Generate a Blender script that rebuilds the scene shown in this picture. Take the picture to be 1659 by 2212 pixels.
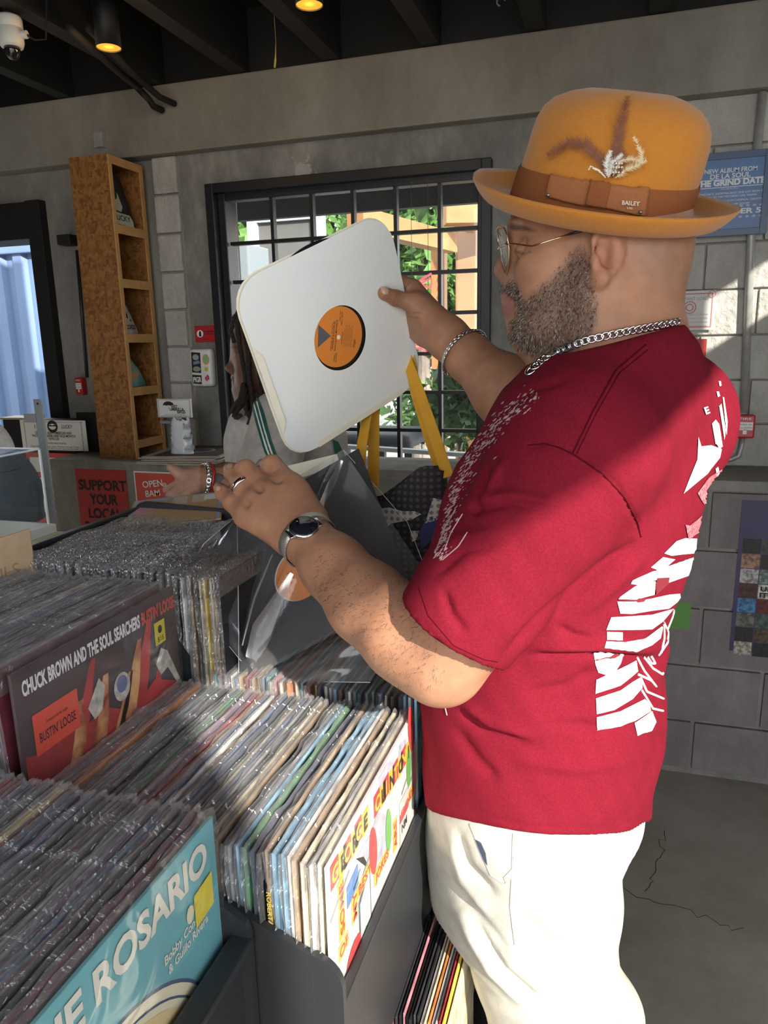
import bpy, bmesh, math, random
import numpy as np
from mathutils import Vector, Matrix, Euler
from mathutils.bvhtree import BVHTree

for o in list(bpy.data.objects):
    bpy.data.objects.remove(o)
S = bpy.context.scene
C = S.collection
R = random.Random(7)

# ------------------------------------------------------------------ camera
CAM_H = 1.453
cd = bpy.data.cameras.new('camera')
cam = bpy.data.objects.new('camera', cd)
C.objects.link(cam)
cd.sensor_fit = 'VERTICAL'
cd.sensor_height = 36.0
cd.lens = 36.0 * 1600.0 / 2212.0
cd.clip_start = 0.02
CAM_R = np.array([[0.95456686, -0.04681286, 0.29429692],
                  [0.29726406, 0.21880125, -0.92938694],
                  [-0.02088527, 0.97464587, 0.22277620]])
cam.matrix_world = Matrix([[*CAM_R[0], 0.0], [*CAM_R[1], 0.0], [*CAM_R[2], CAM_H], [0, 0, 0, 1]])
S.camera = cam

# ------------------------------------------------------------------ sky, sun, exposure
W = bpy.data.worlds.new('sky')
S.world = W
W.use_nodes = True
bg = W.node_tree.nodes['Background']
bg.inputs[0].default_value = (0.94, 0.97, 1.0, 1)
bg.inputs[1].default_value = 3.7
sd = bpy.data.lights.new('sun', 'SUN')
sun = bpy.data.objects.new('sun', sd)
C.objects.link(sun)
SUN_DIR = Vector((-1.0, 0.95, -0.66)).normalized()
sun.rotation_euler = SUN_DIR.to_track_quat('-Z', 'Y').to_euler()
sun.location = (6, -6, 5)
sd.energy = 9.5
sd.angle = math.radians(0.7)
sd.color = (1.0, 0.93, 0.82)
S.cycles.transparent_max_bounces = 20
S.view_settings.view_transform = 'Standard'
S.view_settings.look = 'None'
S.view_settings.exposure = 0.12
S.view_settings.gamma = 1.0
S.view_settings.use_curve_mapping = False

# ------------------------------------------------------------------ measuring helpers (points in the room seen along a known sight line)
F_, CX, CY = 1600.0, 829.5, 1106.0
def ray(px, py):
    c = np.array([(px - CX) / F_, -(py - CY) / F_, -1.0])
    return CAM_R @ c
def pt(px, py, d):
    v = ray(px, py) * d
    return Vector((v[0], v[1], v[2] + CAM_H))
def at_y(px, py, y):
    v = ray(px, py)
    return pt(px, py, y / v[1])
def at_z(px, py, z):
    v = ray(px, py)
    return pt(px, py, (z - CAM_H) / v[2])
def at_x(px, py, x):
    v = ray(px, py)
    return pt(px, py, x / v[0])

# ------------------------------------------------------------------ materials
MATS = {}
def mat(name, col, rough=0.6, metal=0.0, var=0.0, scale=20.0, bump=0.0, bscale=80.0, col2=None, detail=6.0, spec=None, coat=0.0, emit=None, estr=0.0, contrast=None):
    if name in MATS:
        return MATS[name]
    m = bpy.data.materials.new(name)
    m.use_nodes = True
    nt = m.node_tree
    b = nt.nodes['Principled BSDF']
    col = (*col, 1.0) if len(col) == 3 else col
    b.inputs['Base Color'].default_value = col
    b.inputs['Roughness'].default_value = rough
    b.inputs['Metallic'].default_value = metal
    if spec is not None:
        b.inputs['Specular IOR Level'].default_value = spec
    if coat:
        b.inputs['Coat Weight'].default_value = coat
    if emit:
        b.inputs['Emission Color'].default_value = (*emit, 1)
        b.inputs['Emission Strength'].default_value = estr
    if var or col2:
        tc = nt.nodes.new('ShaderNodeTexCoord')
        n = nt.nodes.new('ShaderNodeTexNoise')
        n.inputs['Scale'].default_value = scale
        n.inputs['Detail'].default_value = detail
        n.inputs['Roughness'].default_value = 0.62
        nt.links.new(tc.outputs['Object'], n.inputs['Vector'])
        r = nt.nodes.new('ShaderNodeValToRGB')
        lo, hi = contrast or (0.3, 0.7)
        r.color_ramp.elements[0].position = lo
        r.color_ramp.elements[1].position = hi
        c2 = (*col2, 1.0) if col2 else tuple(max(0, c * (1 - var)) for c in col[:3]) + (1.0,)
        r.color_ramp.elements[0].color = c2
        r.color_ramp.elements[1].color = col if col2 else tuple(min(1, c * (1 + var)) for c in col[:3]) + (1.0,)
        nt.links.new(n.outputs['Fac'], r.inputs['Fac'])
        nt.links.new(r.outputs['Color'], b.inputs['Base Color'])
    if bump:
        tc = nt.nodes.new('ShaderNodeTexCoord')
        n = nt.nodes.new('ShaderNodeTexNoise')
        n.inputs['Scale'].default_value = bscale
        n.inputs['Detail'].default_value = 5.0
        nt.links.new(tc.outputs['Object'], n.inputs['Vector'])
        bp = nt.nodes.new('ShaderNodeBump')
        bp.inputs['Strength'].default_value = bump
        bp.inputs['Distance'].default_value = 0.01
        nt.links.new(n.outputs['Fac'], bp.inputs['Height'])
        nt.links.new(bp.outputs['Normal'], b.inputs['Normal'])
    MATS[name] = m
    return m

def objcol_mat(name, rough=0.5, var=0.25, scale=30.0):
    """a material whose colour is the object's own colour, with print-like variation"""
    m = bpy.data.materials.new(name)
    m.use_nodes = True
    nt = m.node_tree
    b = nt.nodes['Principled BSDF']
    oi = nt.nodes.new('ShaderNodeObjectInfo')
    tc = nt.nodes.new('ShaderNodeTexCoord')
    add = nt.nodes.new('ShaderNodeVectorMath')
    add.operation = 'ADD'
    cmb = nt.nodes.new('ShaderNodeVectorMath')
    cmb.operation = 'SCALE'
    cmb.inputs[0].default_value = (37, 19, 53)
    nt.links.new(oi.outputs['Random'], cmb.inputs['Scale'])
    nt.links.new(tc.outputs['Object'], add.inputs[0])
    nt.links.new(cmb.outputs[0], add.inputs[1])
    n = nt.nodes.new('ShaderNodeTexNoise')
    n.inputs['Scale'].default_value = scale
    n.inputs['Detail'].default_value = 4.0
    nt.links.new(add.outputs[0], n.inputs['Vector'])
    r = nt.nodes.new('ShaderNodeValToRGB')
    r.color_ramp.elements[0].position = 0.35
    r.color_ramp.elements[1].position = 0.68
    r.color_ramp.elements[0].color = (1 - var, 1 - var, 1 - var, 1)
    r.color_ramp.elements[1].color = (1 + var, 1 + var, 1 + var, 1)
    nt.links.new(n.outputs['Fac'], r.inputs['Fac'])
    mx = nt.nodes.new('ShaderNodeMix')
    mx.data_type = 'RGBA'
    mx.blend_type = 'MULTIPLY'
    mx.inputs[0].default_value = 1.0
    nt.links.new(oi.outputs['Color'], mx.inputs[6])
    nt.links.new(r.outputs['Color'], mx.inputs[7])
    nt.links.new(mx.outputs[2], b.inputs['Base Color'])
    b.inputs['Roughness'].default_value = rough
    MATS[name] = m
    return m

def clear_mat(name, tint=(1, 1, 1), gloss=0.12, haze=0.04, rough=0.08, bump=0.0, bscale=30.0, fres=0.55):
    """thin clear film: mostly transparent, a glossy sheen and a trace of white haze"""
    m = bpy.data.materials.new(name)
    m.use_nodes = True
    nt = m.node_tree
    for n in list(nt.nodes):
        nt.nodes.remove(n)
    out = nt.nodes.new('ShaderNodeOutputMaterial')
    tr = nt.nodes.new('ShaderNodeBsdfTransparent')
    tr.inputs[0].default_value = (*tint, 1)
    gl = nt.nodes.new('ShaderNodeBsdfGlossy')
    gl.inputs['Roughness'].default_value = rough
    df = nt.nodes.new('ShaderNodeBsdfDiffuse')
    df.inputs[0].default_value = (0.85, 0.86, 0.88, 1)
    lw = nt.nodes.new('ShaderNodeLayerWeight')
    lw.inputs['Blend'].default_value = 0.5
    mp = nt.nodes.new('ShaderNodeMath')
    mp.operation = 'MULTIPLY_ADD'
    mp.inputs[1].default_value = fres
    mp.inputs[2].default_value = gloss
    pw = nt.nodes.new('ShaderNodeMath')
    pw.operation = 'POWER'
    pw.inputs[1].default_value = 2.5
    nt.links.new(lw.outputs['Facing'], pw.inputs[0])
    nt.links.new(pw.outputs[0], mp.inputs[0])
    m1 = nt.nodes.new('ShaderNodeMixShader')
    m1.inputs[0].default_value = haze
    nt.links.new(tr.outputs[0], m1.inputs[1])
    nt.links.new(df.outputs[0], m1.inputs[2])
    m2 = nt.nodes.new('ShaderNodeMixShader')
    nt.links.new(mp.outputs[0], m2.inputs[0])
    nt.links.new(m1.outputs[0], m2.inputs[1])
    nt.links.new(gl.outputs[0], m2.inputs[2])
    nt.links.new(m2.outputs[0], out.inputs[0])
    if bump:
        tc = nt.nodes.new('ShaderNodeTexCoord')
        n = nt.nodes.new('ShaderNodeTexNoise')
        n.inputs['Scale'].default_value = bscale
        n.inputs['Detail'].default_value = 2.0
        n.inputs['Distortion'].default_value = 1.5
        nt.links.new(tc.outputs['Object'], n.inputs['Vector'])
        bp = nt.nodes.new('ShaderNodeBump')
        bp.inputs['Strength'].default_value = bump
        bp.inputs['Distance'].default_value = 0.01
        nt.links.new(n.outputs['Fac'], bp.inputs['Height'])
        nt.links.new(bp.outputs['Normal'], gl.inputs['Normal'])
    MATS[name] = m
    return m

def attr_mat(name, rough=0.55, bump=0.0, bscale=300.0, sss=0.0, sheen=0.0, spec=0.4, ns=45.0, na=0.14):
    """colour from the mesh's own point colours (skin tones, stubble, cloth dye)"""
    m = bpy.data.materials.new(name)
    m.use_nodes = True
    nt = m.node_tree
    b = nt.nodes['Principled BSDF']
    a = nt.nodes.new('ShaderNodeVertexColor')
    a.layer_name = 'tone'
    tc = nt.nodes.new('ShaderNodeTexCoord')
    n = nt.nodes.new('ShaderNodeTexNoise')
    n.inputs['Scale'].default_value = ns
    n.inputs['Detail'].default_value = 6.0
    nt.links.new(tc.outputs['Object'], n.inputs['Vector'])
    r = nt.nodes.new('ShaderNodeValToRGB')
    r.color_ramp.elements[0].position = 0.3
    r.color_ramp.elements[1].position = 0.72
    r.color_ramp.elements[0].color = (1 - na, 1 - na * 1.1, 1 - na * 1.1, 1)
    r.color_ramp.elements[1].color = (1 + na * 0.8, 1 + na * 0.8, 1 + na * 0.8, 1)
    nt.links.new(n.outputs['Fac'], r.inputs['Fac'])
    mx = nt.nodes.new('ShaderNodeMix')
    mx.data_type = 'RGBA'
    mx.blend_type = 'MULTIPLY'
    mx.inputs[0].default_value = 1.0
    nt.links.new(a.outputs['Color'], mx.inputs[6])
    nt.links.new(r.outputs['Color'], mx.inputs[7])
    nt.links.new(mx.outputs[2], b.inputs['Base Color'])
    b.inputs['Roughness'].default_value = rough
    b.inputs['Specular IOR Level'].default_value = spec
    if sss:
        b.inputs['Subsurface Weight'].default_value = sss
        b.inputs['Subsurface Radius'].default_value = (0.012, 0.005, 0.003)
        b.inputs['Subsurface Scale'].default_value = 0.5
    if sheen:
        b.inputs['Sheen Weight'].default_value = sheen
    if bump:
        n2 = nt.nodes.new('ShaderNodeTexNoise')
        n2.inputs['Scale'].default_value = bscale
        n2.inputs['Detail'].default_value = 4.0
        nt.links.new(tc.outputs['Object'], n2.inputs['Vector'])
        bp = nt.nodes.new('ShaderNodeBump')
        bp.inputs['Strength'].default_value = bump
        bp.inputs['Distance'].default_value = 0.004
        nt.links.new(n2.outputs['Fac'], bp.inputs['Height'])
        nt.links.new(bp.outputs['Normal'], b.inputs['Normal'])
    MATS[name] = m
    return m

# ------------------------------------------------------------------ building helpers
def thing(name, label, cat, loc=(0, 0, 0), group=None):
    o = bpy.data.objects.new(name, None)
    o.empty_display_size = 0.05
    C.objects.link(o)
    o.location = loc
    o['label'] = label
    o['category'] = cat
    if group:
        o['group'] = group
    return o

def tag(o, label, cat, group=None):
    o['label'] = label
    o['category'] = cat
    if group:
        o['group'] = group
    return o

def wloc(o):
    v = Vector(o.location)
    while o.parent:
        o = o.parent
        v += Vector(o.location)
    return v

def obj(name, bm, m, parent=None, smooth=False, kind=None, origin=None):
    """links bm (in room coordinates) as one mesh object, standing under its parent"""
    if isinstance(bm, bpy.types.Mesh):
        me = bm
        me.name = name
    else:
        me = bpy.data.meshes.new(name)
        bm.normal_update()
        bm.to_mesh(me)
        bm.free()
    if m is not None:
        if isinstance(m, str):
            m = MATS[m]
        me.materials.clear()
        me.materials.append(m)
    if smooth:
        me.polygons.foreach_set('use_smooth', [True] * len(me.polygons))
    o = bpy.data.objects.new(name, me)
    C.objects.link(o)
    base = Vector((0, 0, 0))
    if parent is not None:
        o.parent = parent
        base = wloc(parent)
    elif origin is not None:
        base = Vector(origin)
    if base.length > 0:
        me.transform(Matrix.Translation(-base))
        if parent is None:
            o.location = base
    if kind:
        o['kind'] = kind
    return o

def struct(name, bm, m, parent=None, smooth=False):
    return obj(name, bm, m, parent, smooth, kind='structure' if parent is None else None)

def nbm():
    return bmesh.new()

def add_box(bm, lo, hi, bev=0.0, mtx=None):
    x0, y0, z0 = lo
    x1, y1, z1 = hi
    vs = [bm.verts.new(p) for p in ((x0, y0, z0), (x1, y0, z0), (x1, y1, z0), (x0, y1, z0), (x0, y0, z1), (x1, y0, z1), (x1, y1, z1), (x0, y1, z1))]
    fs = [bm.faces.new([vs[i] for i in f]) for f in ((0, 3, 2, 1), (4, 5, 6, 7), (0, 1, 5, 4), (1, 2, 6, 5), (2, 3, 7, 6), (3, 0, 4, 7))]
    if bev:
        es = list({e for f in fs for e in f.edges})
        r = bmesh.ops.bevel(bm, geom=es, offset=bev, segments=2, affect='EDGES', profile=0.6)
        vs = list({v for v in r['verts']} | {v for v in vs if v.is_valid})
    if mtx is not None:
        bmesh.ops.transform(bm, matrix=mtx, verts=[v for v in vs if v.is_valid])
    return vs

def box(lo, hi, bev=0.0, mtx=None):
    bm = nbm()
    add_box(bm, lo, hi, bev, mtx)
    return bm

def add_slab(bm, corners, thick, normal=None):
    """a flat plate from a ring of coplanar corners, given real thickness"""
    cs = [Vector(c) for c in corners]
    n = Vector(normal) if normal is not None else (cs[1] - cs[0]).cross(cs[2] - cs[0])
    n.normalize()
    a = [bm.verts.new(c) for c in cs]
    b = [bm.verts.new(c + n * thick) for c in cs]
    k = len(cs)
    try:
        bm.faces.new(a[::-1])
        bm.faces.new(b)
    except ValueError:
        pass
    for i in range(k):
        bm.faces.new([a[i], a[(i + 1) % k], b[(i + 1) % k], b[i]])
    return a + b

def slab(corners, thick, normal=None):
    bm = nbm()
    add_slab(bm, corners, thick, normal)
    bmesh.ops.recalc_face_normals(bm, faces=bm.faces)
    return bm

def frame_of(t):
    t = t.normalized()
    u = t.cross(Vector((0, 0, 1)))
    if u.length < 1e-3:
        u = t.cross(Vector((0, 1, 0)))
    u.normalize()
    return u, t.cross(u).normalized()

def add_tube(bm, pts, rad, seg=8, caps=True, flat=1.0, up=None):
    pts = [Vector(p) for p in pts]
    n = len(pts)
    rings = []
    pu = None
    for i, p in enumerate(pts):
        t = (pts[min(i + 1, n - 1)] - pts[max(i - 1, 0)])
        if t.length < 1e-9:
            t = Vector((0, 0, 1))
        if pu is None:
            u, v = frame_of(t)
            if up is not None:
                u = Vector(up) - t.normalized() * Vector(up).dot(t.normalized())
                u.normalize()
                v = t.normalized().cross(u)
        else:
            u = pu - t.normalized() * pu.dot(t.normalized())
            u.normalize()
            v = t.normalized().cross(u)
        pu = u
        r = rad[i] if isinstance(rad, (list, tuple)) else rad
        rings.append([bm.verts.new(p + u * (r * math.cos(2 * math.pi * k / seg)) + v * (r * flat * math.sin(2 * math.pi * k / seg))) for k in range(seg)])
    for a, b in zip(rings, rings[1:]):
        for k in range(seg):
            bm.faces.new([a[k], a[(k + 1) % seg], b[(k + 1) % seg], b[k]])
    if caps:
        bm.faces.new(rings[0][::-1])
        bm.faces.new(rings[-1])
    return rings

def tube(pts, rad, seg=8, flat=1.0, up=None):
    bm = nbm()
    add_tube(bm, pts, rad, seg, True, flat, up)
    return bm

def add_lathe(bm, prof, seg=24, origin=(0, 0, 0), axis=None, sx=1.0, sy=1.0, closed=False):
    """prof: (radius, height) pairs turned round the axis"""
    o = Vector(origin)
    ax = Vector(axis).normalized() if axis is not None else Vector((0, 0, 1))
    q = Vector((0, 0, 1)).rotation_difference(ax)
    rings = []
    for r, h in prof:
        rings.append([bm.verts.new(o + q @ Vector((r * sx * math.cos(2 * math.pi * k / seg), r * sy * math.sin(2 * math.pi * k / seg), h))) for k in range(seg)])
    for a, b in zip(rings, rings[1:] + ([rings[0]] if closed else [])):
        for k in range(seg):
            bm.faces.new([a[k], a[(k + 1) % seg], b[(k + 1) % seg], b[k]])
    if not closed:
        if prof[0][0] > 1e-6:
            bm.faces.new(rings[0][::-1])
        if prof[-1][0] > 1e-6:
            bm.faces.new(rings[-1])
    bmesh.ops.remove_doubles(bm, verts=bm.verts, dist=1e-7)
    return rings

def lathe(prof, seg=24, origin=(0, 0, 0), axis=None, sx=1.0, sy=1.0, closed=False):
    bm = nbm()
    add_lathe(bm, prof, seg, origin, axis, sx, sy, closed)
    return bm

def poly2d(bm, pts, o, ux, uy, thick=0.0006):
    """a flat printed shape: outline in (ux, uy) about o, a hair of thickness towards ux x uy"""
    o, ux, uy = Vector(o), Vector(ux), Vector(uy)
    n = ux.cross(uy).normalized()
    vs = [bm.verts.new(o + ux * x + uy * y + n * thick) for x, y in pts]
    f = bm.faces.new(vs)
    bmesh.ops.triangulate(bm, faces=[f])
    return vs

def ellipse(cx, cy, rx, ry, n=24, a0=0.0, a1=2 * math.pi, rot=0.0):
    out = []
    for k in range(n):
        a = a0 + (a1 - a0) * k / (n - (1 if abs(a1 - a0) < 6.28 else 0))
        x, y = rx * math.cos(a), ry * math.sin(a)
        out.append((cx + x * math.cos(rot) - y * math.sin(rot), cy + x * math.sin(rot) + y * math.cos(rot)))
    return out

_FC = {}
def text_geo(s, bold=0.0, res=3):
    key = (s, bold, res)
    if key in _FC:
        return _FC[key]
    cu = bpy.data.curves.new('lettering', 'FONT')
    cu.body = s
    cu.size = 1.0
    cu.align_x = 'CENTER'
    cu.offset = bold
    cu.resolution_u = res
    o = bpy.data.objects.new('lettering', cu)
    me = bpy.data.meshes.new_from_object(o)
    vs = np.zeros(len(me.vertices) * 3, dtype=np.float32)
    me.vertices.foreach_get('co', vs)
    fs = [tuple(p.vertices) for p in me.polygons]
    vs = vs.reshape(-1, 3)
    bpy.data.meshes.remove(me)
    bpy.data.objects.remove(o)
    bpy.data.curves.remove(cu)
    _FC[key] = (vs, fs)
    return vs, fs

def add_text(bm, s, x, y, size, o, ux, uy, bold=0.0, width=None, lift=0.0007, slant=0.0, align='c', rot=0.0, res=3):
    """flat lettering centred (or starting/ending) at x, y in the plane o + ux, uy"""
    vs, fs = text_geo(s, bold, res)
    if not len(vs):
        return
    o, ux, uy = Vector(o), Vector(ux), Vector(uy)
    n = ux.cross(uy).normalized()
    x0, x1 = vs[:, 0].min(), vs[:, 0].max()
    k = size * 1.4          # size is about the cap height
    kx = k if width is None else width / max(1e-6, x1 - x0)
    cx = {'c': 0.5 * (x0 + x1), 'l': x0, 'r': x1}[align]
    cr, sr = math.cos(rot), math.sin(rot)
    bv = []
    for v in vs:
        a = (v[0] - cx) * kx + slant * v[1] * k
        b = v[1] * k
        bv.append(bm.verts.new(o + ux * (x + a * cr - b * sr) + uy * (y + a * sr + b * cr) + n * lift))
    for f in fs:
        try:
            bm.faces.new([bv[i] for i in f])
        except ValueError:
            pass

def copy_tree(o, parent=None):
    c = o.copy()
    C.objects.link(c)
    if parent is not None:
        c.parent = parent
    for ch in list(o.children):
        copy_tree(ch, c)
    return c
# ================================================================== THE ROOM
def ramp_concrete(name, a, b, c, scale=3.0, patch=None, rough=0.9, bump=0.35):
    m = bpy.data.materials.new(name)
    m.use_nodes = True
    nt = m.node_tree
    bs = nt.nodes['Principled BSDF']
    bs.inputs['Roughness'].default_value = rough
    bs.inputs['Specular IOR Level'].default_value = 0.25
    tc = nt.nodes.new('ShaderNodeTexCoord')
    n1 = nt.nodes.new('ShaderNodeTexNoise')
    n1.inputs['Scale'].default_value = scale
    n1.inputs['Detail'].default_value = 10
    n1.inputs['Roughness'].default_value = 0.68
    mp = nt.nodes.new('ShaderNodeMapping')
    mp.inputs['Scale'].default_value = (1.3, 1.3, 0.7)
    nt.links.new(tc.outputs['Object'], mp.inputs['Vector'])
    nt.links.new(mp.outputs['Vector'], n1.inputs['Vector'])
    r = nt.nodes.new('ShaderNodeValToRGB')
    r.color_ramp.elements[0].position = 0.32
    r.color_ramp.elements[0].color = (*a, 1)
    r.color_ramp.elements[1].position = 0.7
    r.color_ramp.elements[1].color = (*c, 1)
    e = r.color_ramp.elements.new(0.52)
    e.color = (*b, 1)
    nt.links.new(n1.outputs['Fac'], r.inputs['Fac'])
    last = r.outputs['Color']
    if patch:
        n2 = nt.nodes.new('ShaderNodeTexNoise')
        n2.inputs['Scale'].default_value = 2.3
        n2.inputs['Detail'].default_value = 8
        n2.inputs['Roughness'].default_value = 0.7
        nt.links.new(tc.outputs['Object'], n2.inputs['Vector'])
        r2 = nt.nodes.new('ShaderNodeValToRGB')
        r2.color_ramp.elements[0].position = 0.64
        r2.color_ramp.elements[1].position = 0.66
        nt.links.new(n2.outputs['Fac'], r2.inputs['Fac'])
        mx = nt.nodes.new('ShaderNodeMix')
        mx.data_type = 'RGBA'
        nt.links.new(r2.outputs['Color'], mx.inputs[0])
        nt.links.new(last, mx.inputs[6])
        mx.inputs[7].default_value = (*patch, 1)
        last = mx.outputs[2]
    nt.links.new(last, bs.inputs['Base Color'])
    nb = nt.nodes.new('ShaderNodeTexNoise')
    nb.inputs['Scale'].default_value = 38
    nb.inputs['Detail'].default_value = 8
    nt.links.new(tc.outputs['Object'], nb.inputs['Vector'])
    bp = nt.nodes.new('ShaderNodeBump')
    bp.inputs['Strength'].default_value = bump
    bp.inputs['Distance'].default_value = 0.012
    nt.links.new(nb.outputs['Fac'], bp.inputs['Height'])
    nt.links.new(bp.outputs['Normal'], bs.inputs['Normal'])
    MATS[name] = m
    return m

ramp_concrete('cast_concrete', (0.16, 0.155, 0.14), (0.25, 0.24, 0.22), (0.36, 0.345, 0.32), 2.6)
ramp_concrete('beam_concrete', (0.2, 0.18, 0.155), (0.28, 0.26, 0.225), (0.36, 0.34, 0.3), 2.2, bump=0.2)
ramp_concrete('old_concrete', (0.15, 0.145, 0.135), (0.225, 0.22, 0.205), (0.35, 0.34, 0.32), 4.5, patch=(0.45, 0.42, 0.4))
ramp_concrete('block_grey', (0.36, 0.35, 0.325), (0.44, 0.43, 0.4), (0.52, 0.51, 0.48), 6.0, bump=0.9)
ramp_concrete('block_plum', (0.17, 0.145, 0.155), (0.225, 0.195, 0.205), (0.28, 0.25, 0.25), 5.0, bump=0.4)
ramp_concrete('floor_concrete', (0.27, 0.255, 0.21), (0.36, 0.34, 0.29), (0.44, 0.42, 0.36), 2.0, rough=0.45, bump=0.06)
mat('mortar_grey', (0.3, 0.28, 0.25), 0.95, bump=0.6, bscale=60)
mat('mortar_plum', (0.27, 0.24, 0.245), 0.95, bump=0.3, bscale=60)
mat('black_paint', (0.007, 0.007, 0.0075), 0.7, var=0.3, scale=8, bump=0.1)
mat('joist_black', (0.012, 0.0115, 0.0115), 0.75, var=0.3, scale=5, bump=0.2, bscale=30)
mat('black_metal', (0.022, 0.024, 0.027), 0.38, spec=0.5, bump=0.03, bscale=200)
mat('steel_frame', (0.012, 0.013, 0.016), 0.42)
mat('grey_steel', (0.3, 0.315, 0.32), 0.45, metal=0.4)
mat('galvanized', (0.42, 0.42, 0.41), 0.45, metal=0.35, var=0.15, scale=40)
mat('white_plastic', (0.75, 0.75, 0.73), 0.4)
mat('paper', (0.82, 0.82, 0.8), 0.7)
mat('ink', (0.015, 0.014, 0.014), 0.7)
mat('white_ink', (0.85, 0.84, 0.82), 0.6)
mat('poster_red', (0.42, 0.03, 0.028), 0.55, var=0.06, scale=10)
mat('poster_orange_red', (0.62, 0.085, 0.06), 0.55)
mat('alarm_red', (0.45, 0.02, 0.025), 0.35)

YB, YF = 2.72, 2.45          # back wall plane, front plane of the low wall
LEDGE = 1.02
# floor, running out to the yard behind the camera and beyond the windows
struct('floor', box((-6, -1.6, -0.12), (1.42, 2.9, 0.0)), 'floor_concrete')
mat('crack_dark', (0.07, 0.065, 0.055), 0.9)
fl = bpy.data.objects['floor']
rc = random.Random(3)
for a_, b_ in (((1440, 1795), (1395, 1930)), ((1350, 1925), (1600, 2010))):
    p0, p1 = at_z(*a_, 0.0005), at_z(*b_, 0.0005)
    pts = [p0.lerp(p1, k / 16) + Vector((rc.uniform(-0.012, 0.012), rc.uniform(-0.012, 0.012), 0)) for k in range(17)]
    obj('crack', tube(pts, 0.0012, 4, 0.3), 'crack_dark', fl)
g = struct('ground', box((-40, -40, -0.3), (40, 60, -0.125)), mat('yard_ground', (0.34, 0.32, 0.29), 0.95, var=0.3, scale=3))
# ceiling deck and joists
ceil = struct('ceiling', box((-6, -1.6, 2.62), (1.42, 2.9, 2.7)), 'black_paint')
for px in (-40, 130, 330, 515, 715, 930, 1155, 1418, 1690):
    p = at_y(px, 150, 2.66)
    struct('joist', box((p.x - 0.03, -1.6, 2.41), (p.x + 0.03, 2.9, 2.62)), 'joist_black', ceil)

# back wall: cast concrete with a window opening and a doorway
WX0, WX1, WZ0, WZ1 = -1.54, -0.445, 0.94, 2.055
DX = -2.335                  # doorway's right jamb
wb = nbm()
add_box(wb, (-1.665, YB, LEDGE - 0.1), (WX0, YB + 0.22, 2.62))
add_box(wb, (WX1, YB, LEDGE - 0.1), (0.0, YB + 0.22, 2.62))
add_box(wb, (WX0, YB, WZ1), (WX1, YB + 0.22, 2.62))
wall_back = struct('wall_back', wb, 'old_concrete')
# the pier beside the doorway and the lintel above it
struct('trim_1', box((DX, YB + 0.02, 0), (-1.78, YB + 0.22, 2.62)), 'cast_concrete')
struct('trim_2', box((-6, YB + 0.02, 2.03), (DX, YB + 0.22, 2.62)), 'cast_concrete')
struct('trim_5', box((-6, YB - 0.03, 2.4), (1.42, YB + 0.3, 2.62)), 'black_paint')
# long cast beam under the ceiling, proud of the wall
bmb = nbm()
nx = 90
zr = [(2.2, YB - 0.05), (2.4, YB - 0.05)]
add_box(bmb, (-6, YB - 0.055, 2.172), (1.42, YB + 0.1, 2.408), 0.006)
struct('trim_3', bmb, 'beam_concrete')
# low wall in front: ledge and its face
lw = nbm()
add_box(lw, (-2.2, YF, 0), (-0.02, YB + 0.02, LEDGE - 0.035))
add_box(lw, (-0.02, YF + 0.012, 0), (1.42, YB + 0.02, LEDGE - 0.035))
wall_low = struct('wall_front', lw, 'cast_concrete')
# plum painted blocks of the low wall on the right (visible stretch)
def blocks(parent, x0, x1, zs, yf, depth, m, joint, length, start):
    k = 0
    for z0, z1 in zip(zs, zs[1:]):
        x = start - (length * 0.5 if k % 2 else 0)
        while x < x1:
            a, b = max(x, x0), min(x + length, x1)
            if b - a > 0.03:
                j = R.uniform(-0.0015, 0.0015)
                o = obj('concrete_block', box((a + joint / 2, yf + j, z0 + joint / 2), (b - joint / 2, yf + depth, z1 - joint / 2), 0.003), m, parent)
            x += length
        k += 1
blocks(wall_low, -0.02, 1.42, [0.02, 0.2, 0.4, 0.60, 0.795, LEDGE - 0.036], YF, 0.03, 'block_plum', 0.012, 0.39, -0.1)
struct('trim_4', box((-2.2, YF - 0.012, LEDGE - 0.035), (1.42, YB + 0.01, LEDGE), 0.004), 'cast_concrete')
# upper grey block wall on the right
wr = nbm()
add_box(wr, (0.0, YB + 0.012, LEDGE - 0.05), (1.42, YB + 0.22, 2.62))
wall_up = struct('wall_right_of_window', wr, 'mortar_grey')
wall_up.name = 'wall_back.001'
zs = [LEDGE]
while zs[-1] < 2.17:
    zs.append(min(2.175, zs[-1] + 0.1445))
blocks(wall_up, 0.0, 1.42, zs, YB, 0.03, 'block_grey', 0.006, 0.33, -0.08)
# block pilaster between the shelf and the window
wp = box((-1.78, YB + 0.004, LEDGE - 0.05), (-1.665, YB + 0.22, 2.2))
wall_p = struct('wall_pilaster', wp, 'mortar_grey')
wall_p.name = 'wall_back.002'
zs = [LEDGE]
while zs[-1] < 2.17:
    zs.append(min(2.175, zs[-1] + 0.145))
for z0, z1 in zip(zs, zs[1:]):
    obj('concrete_block', box((-1.779 + R.uniform(0, 0.004), YB - 0.012 + R.uniform(-0.003, 0.003), z0 + 0.004), (-1.668 - R.uniform(0, 0.012), YB + 0.06, z1 - 0.004), 0.006), 'block_grey', wall_p)
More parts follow.
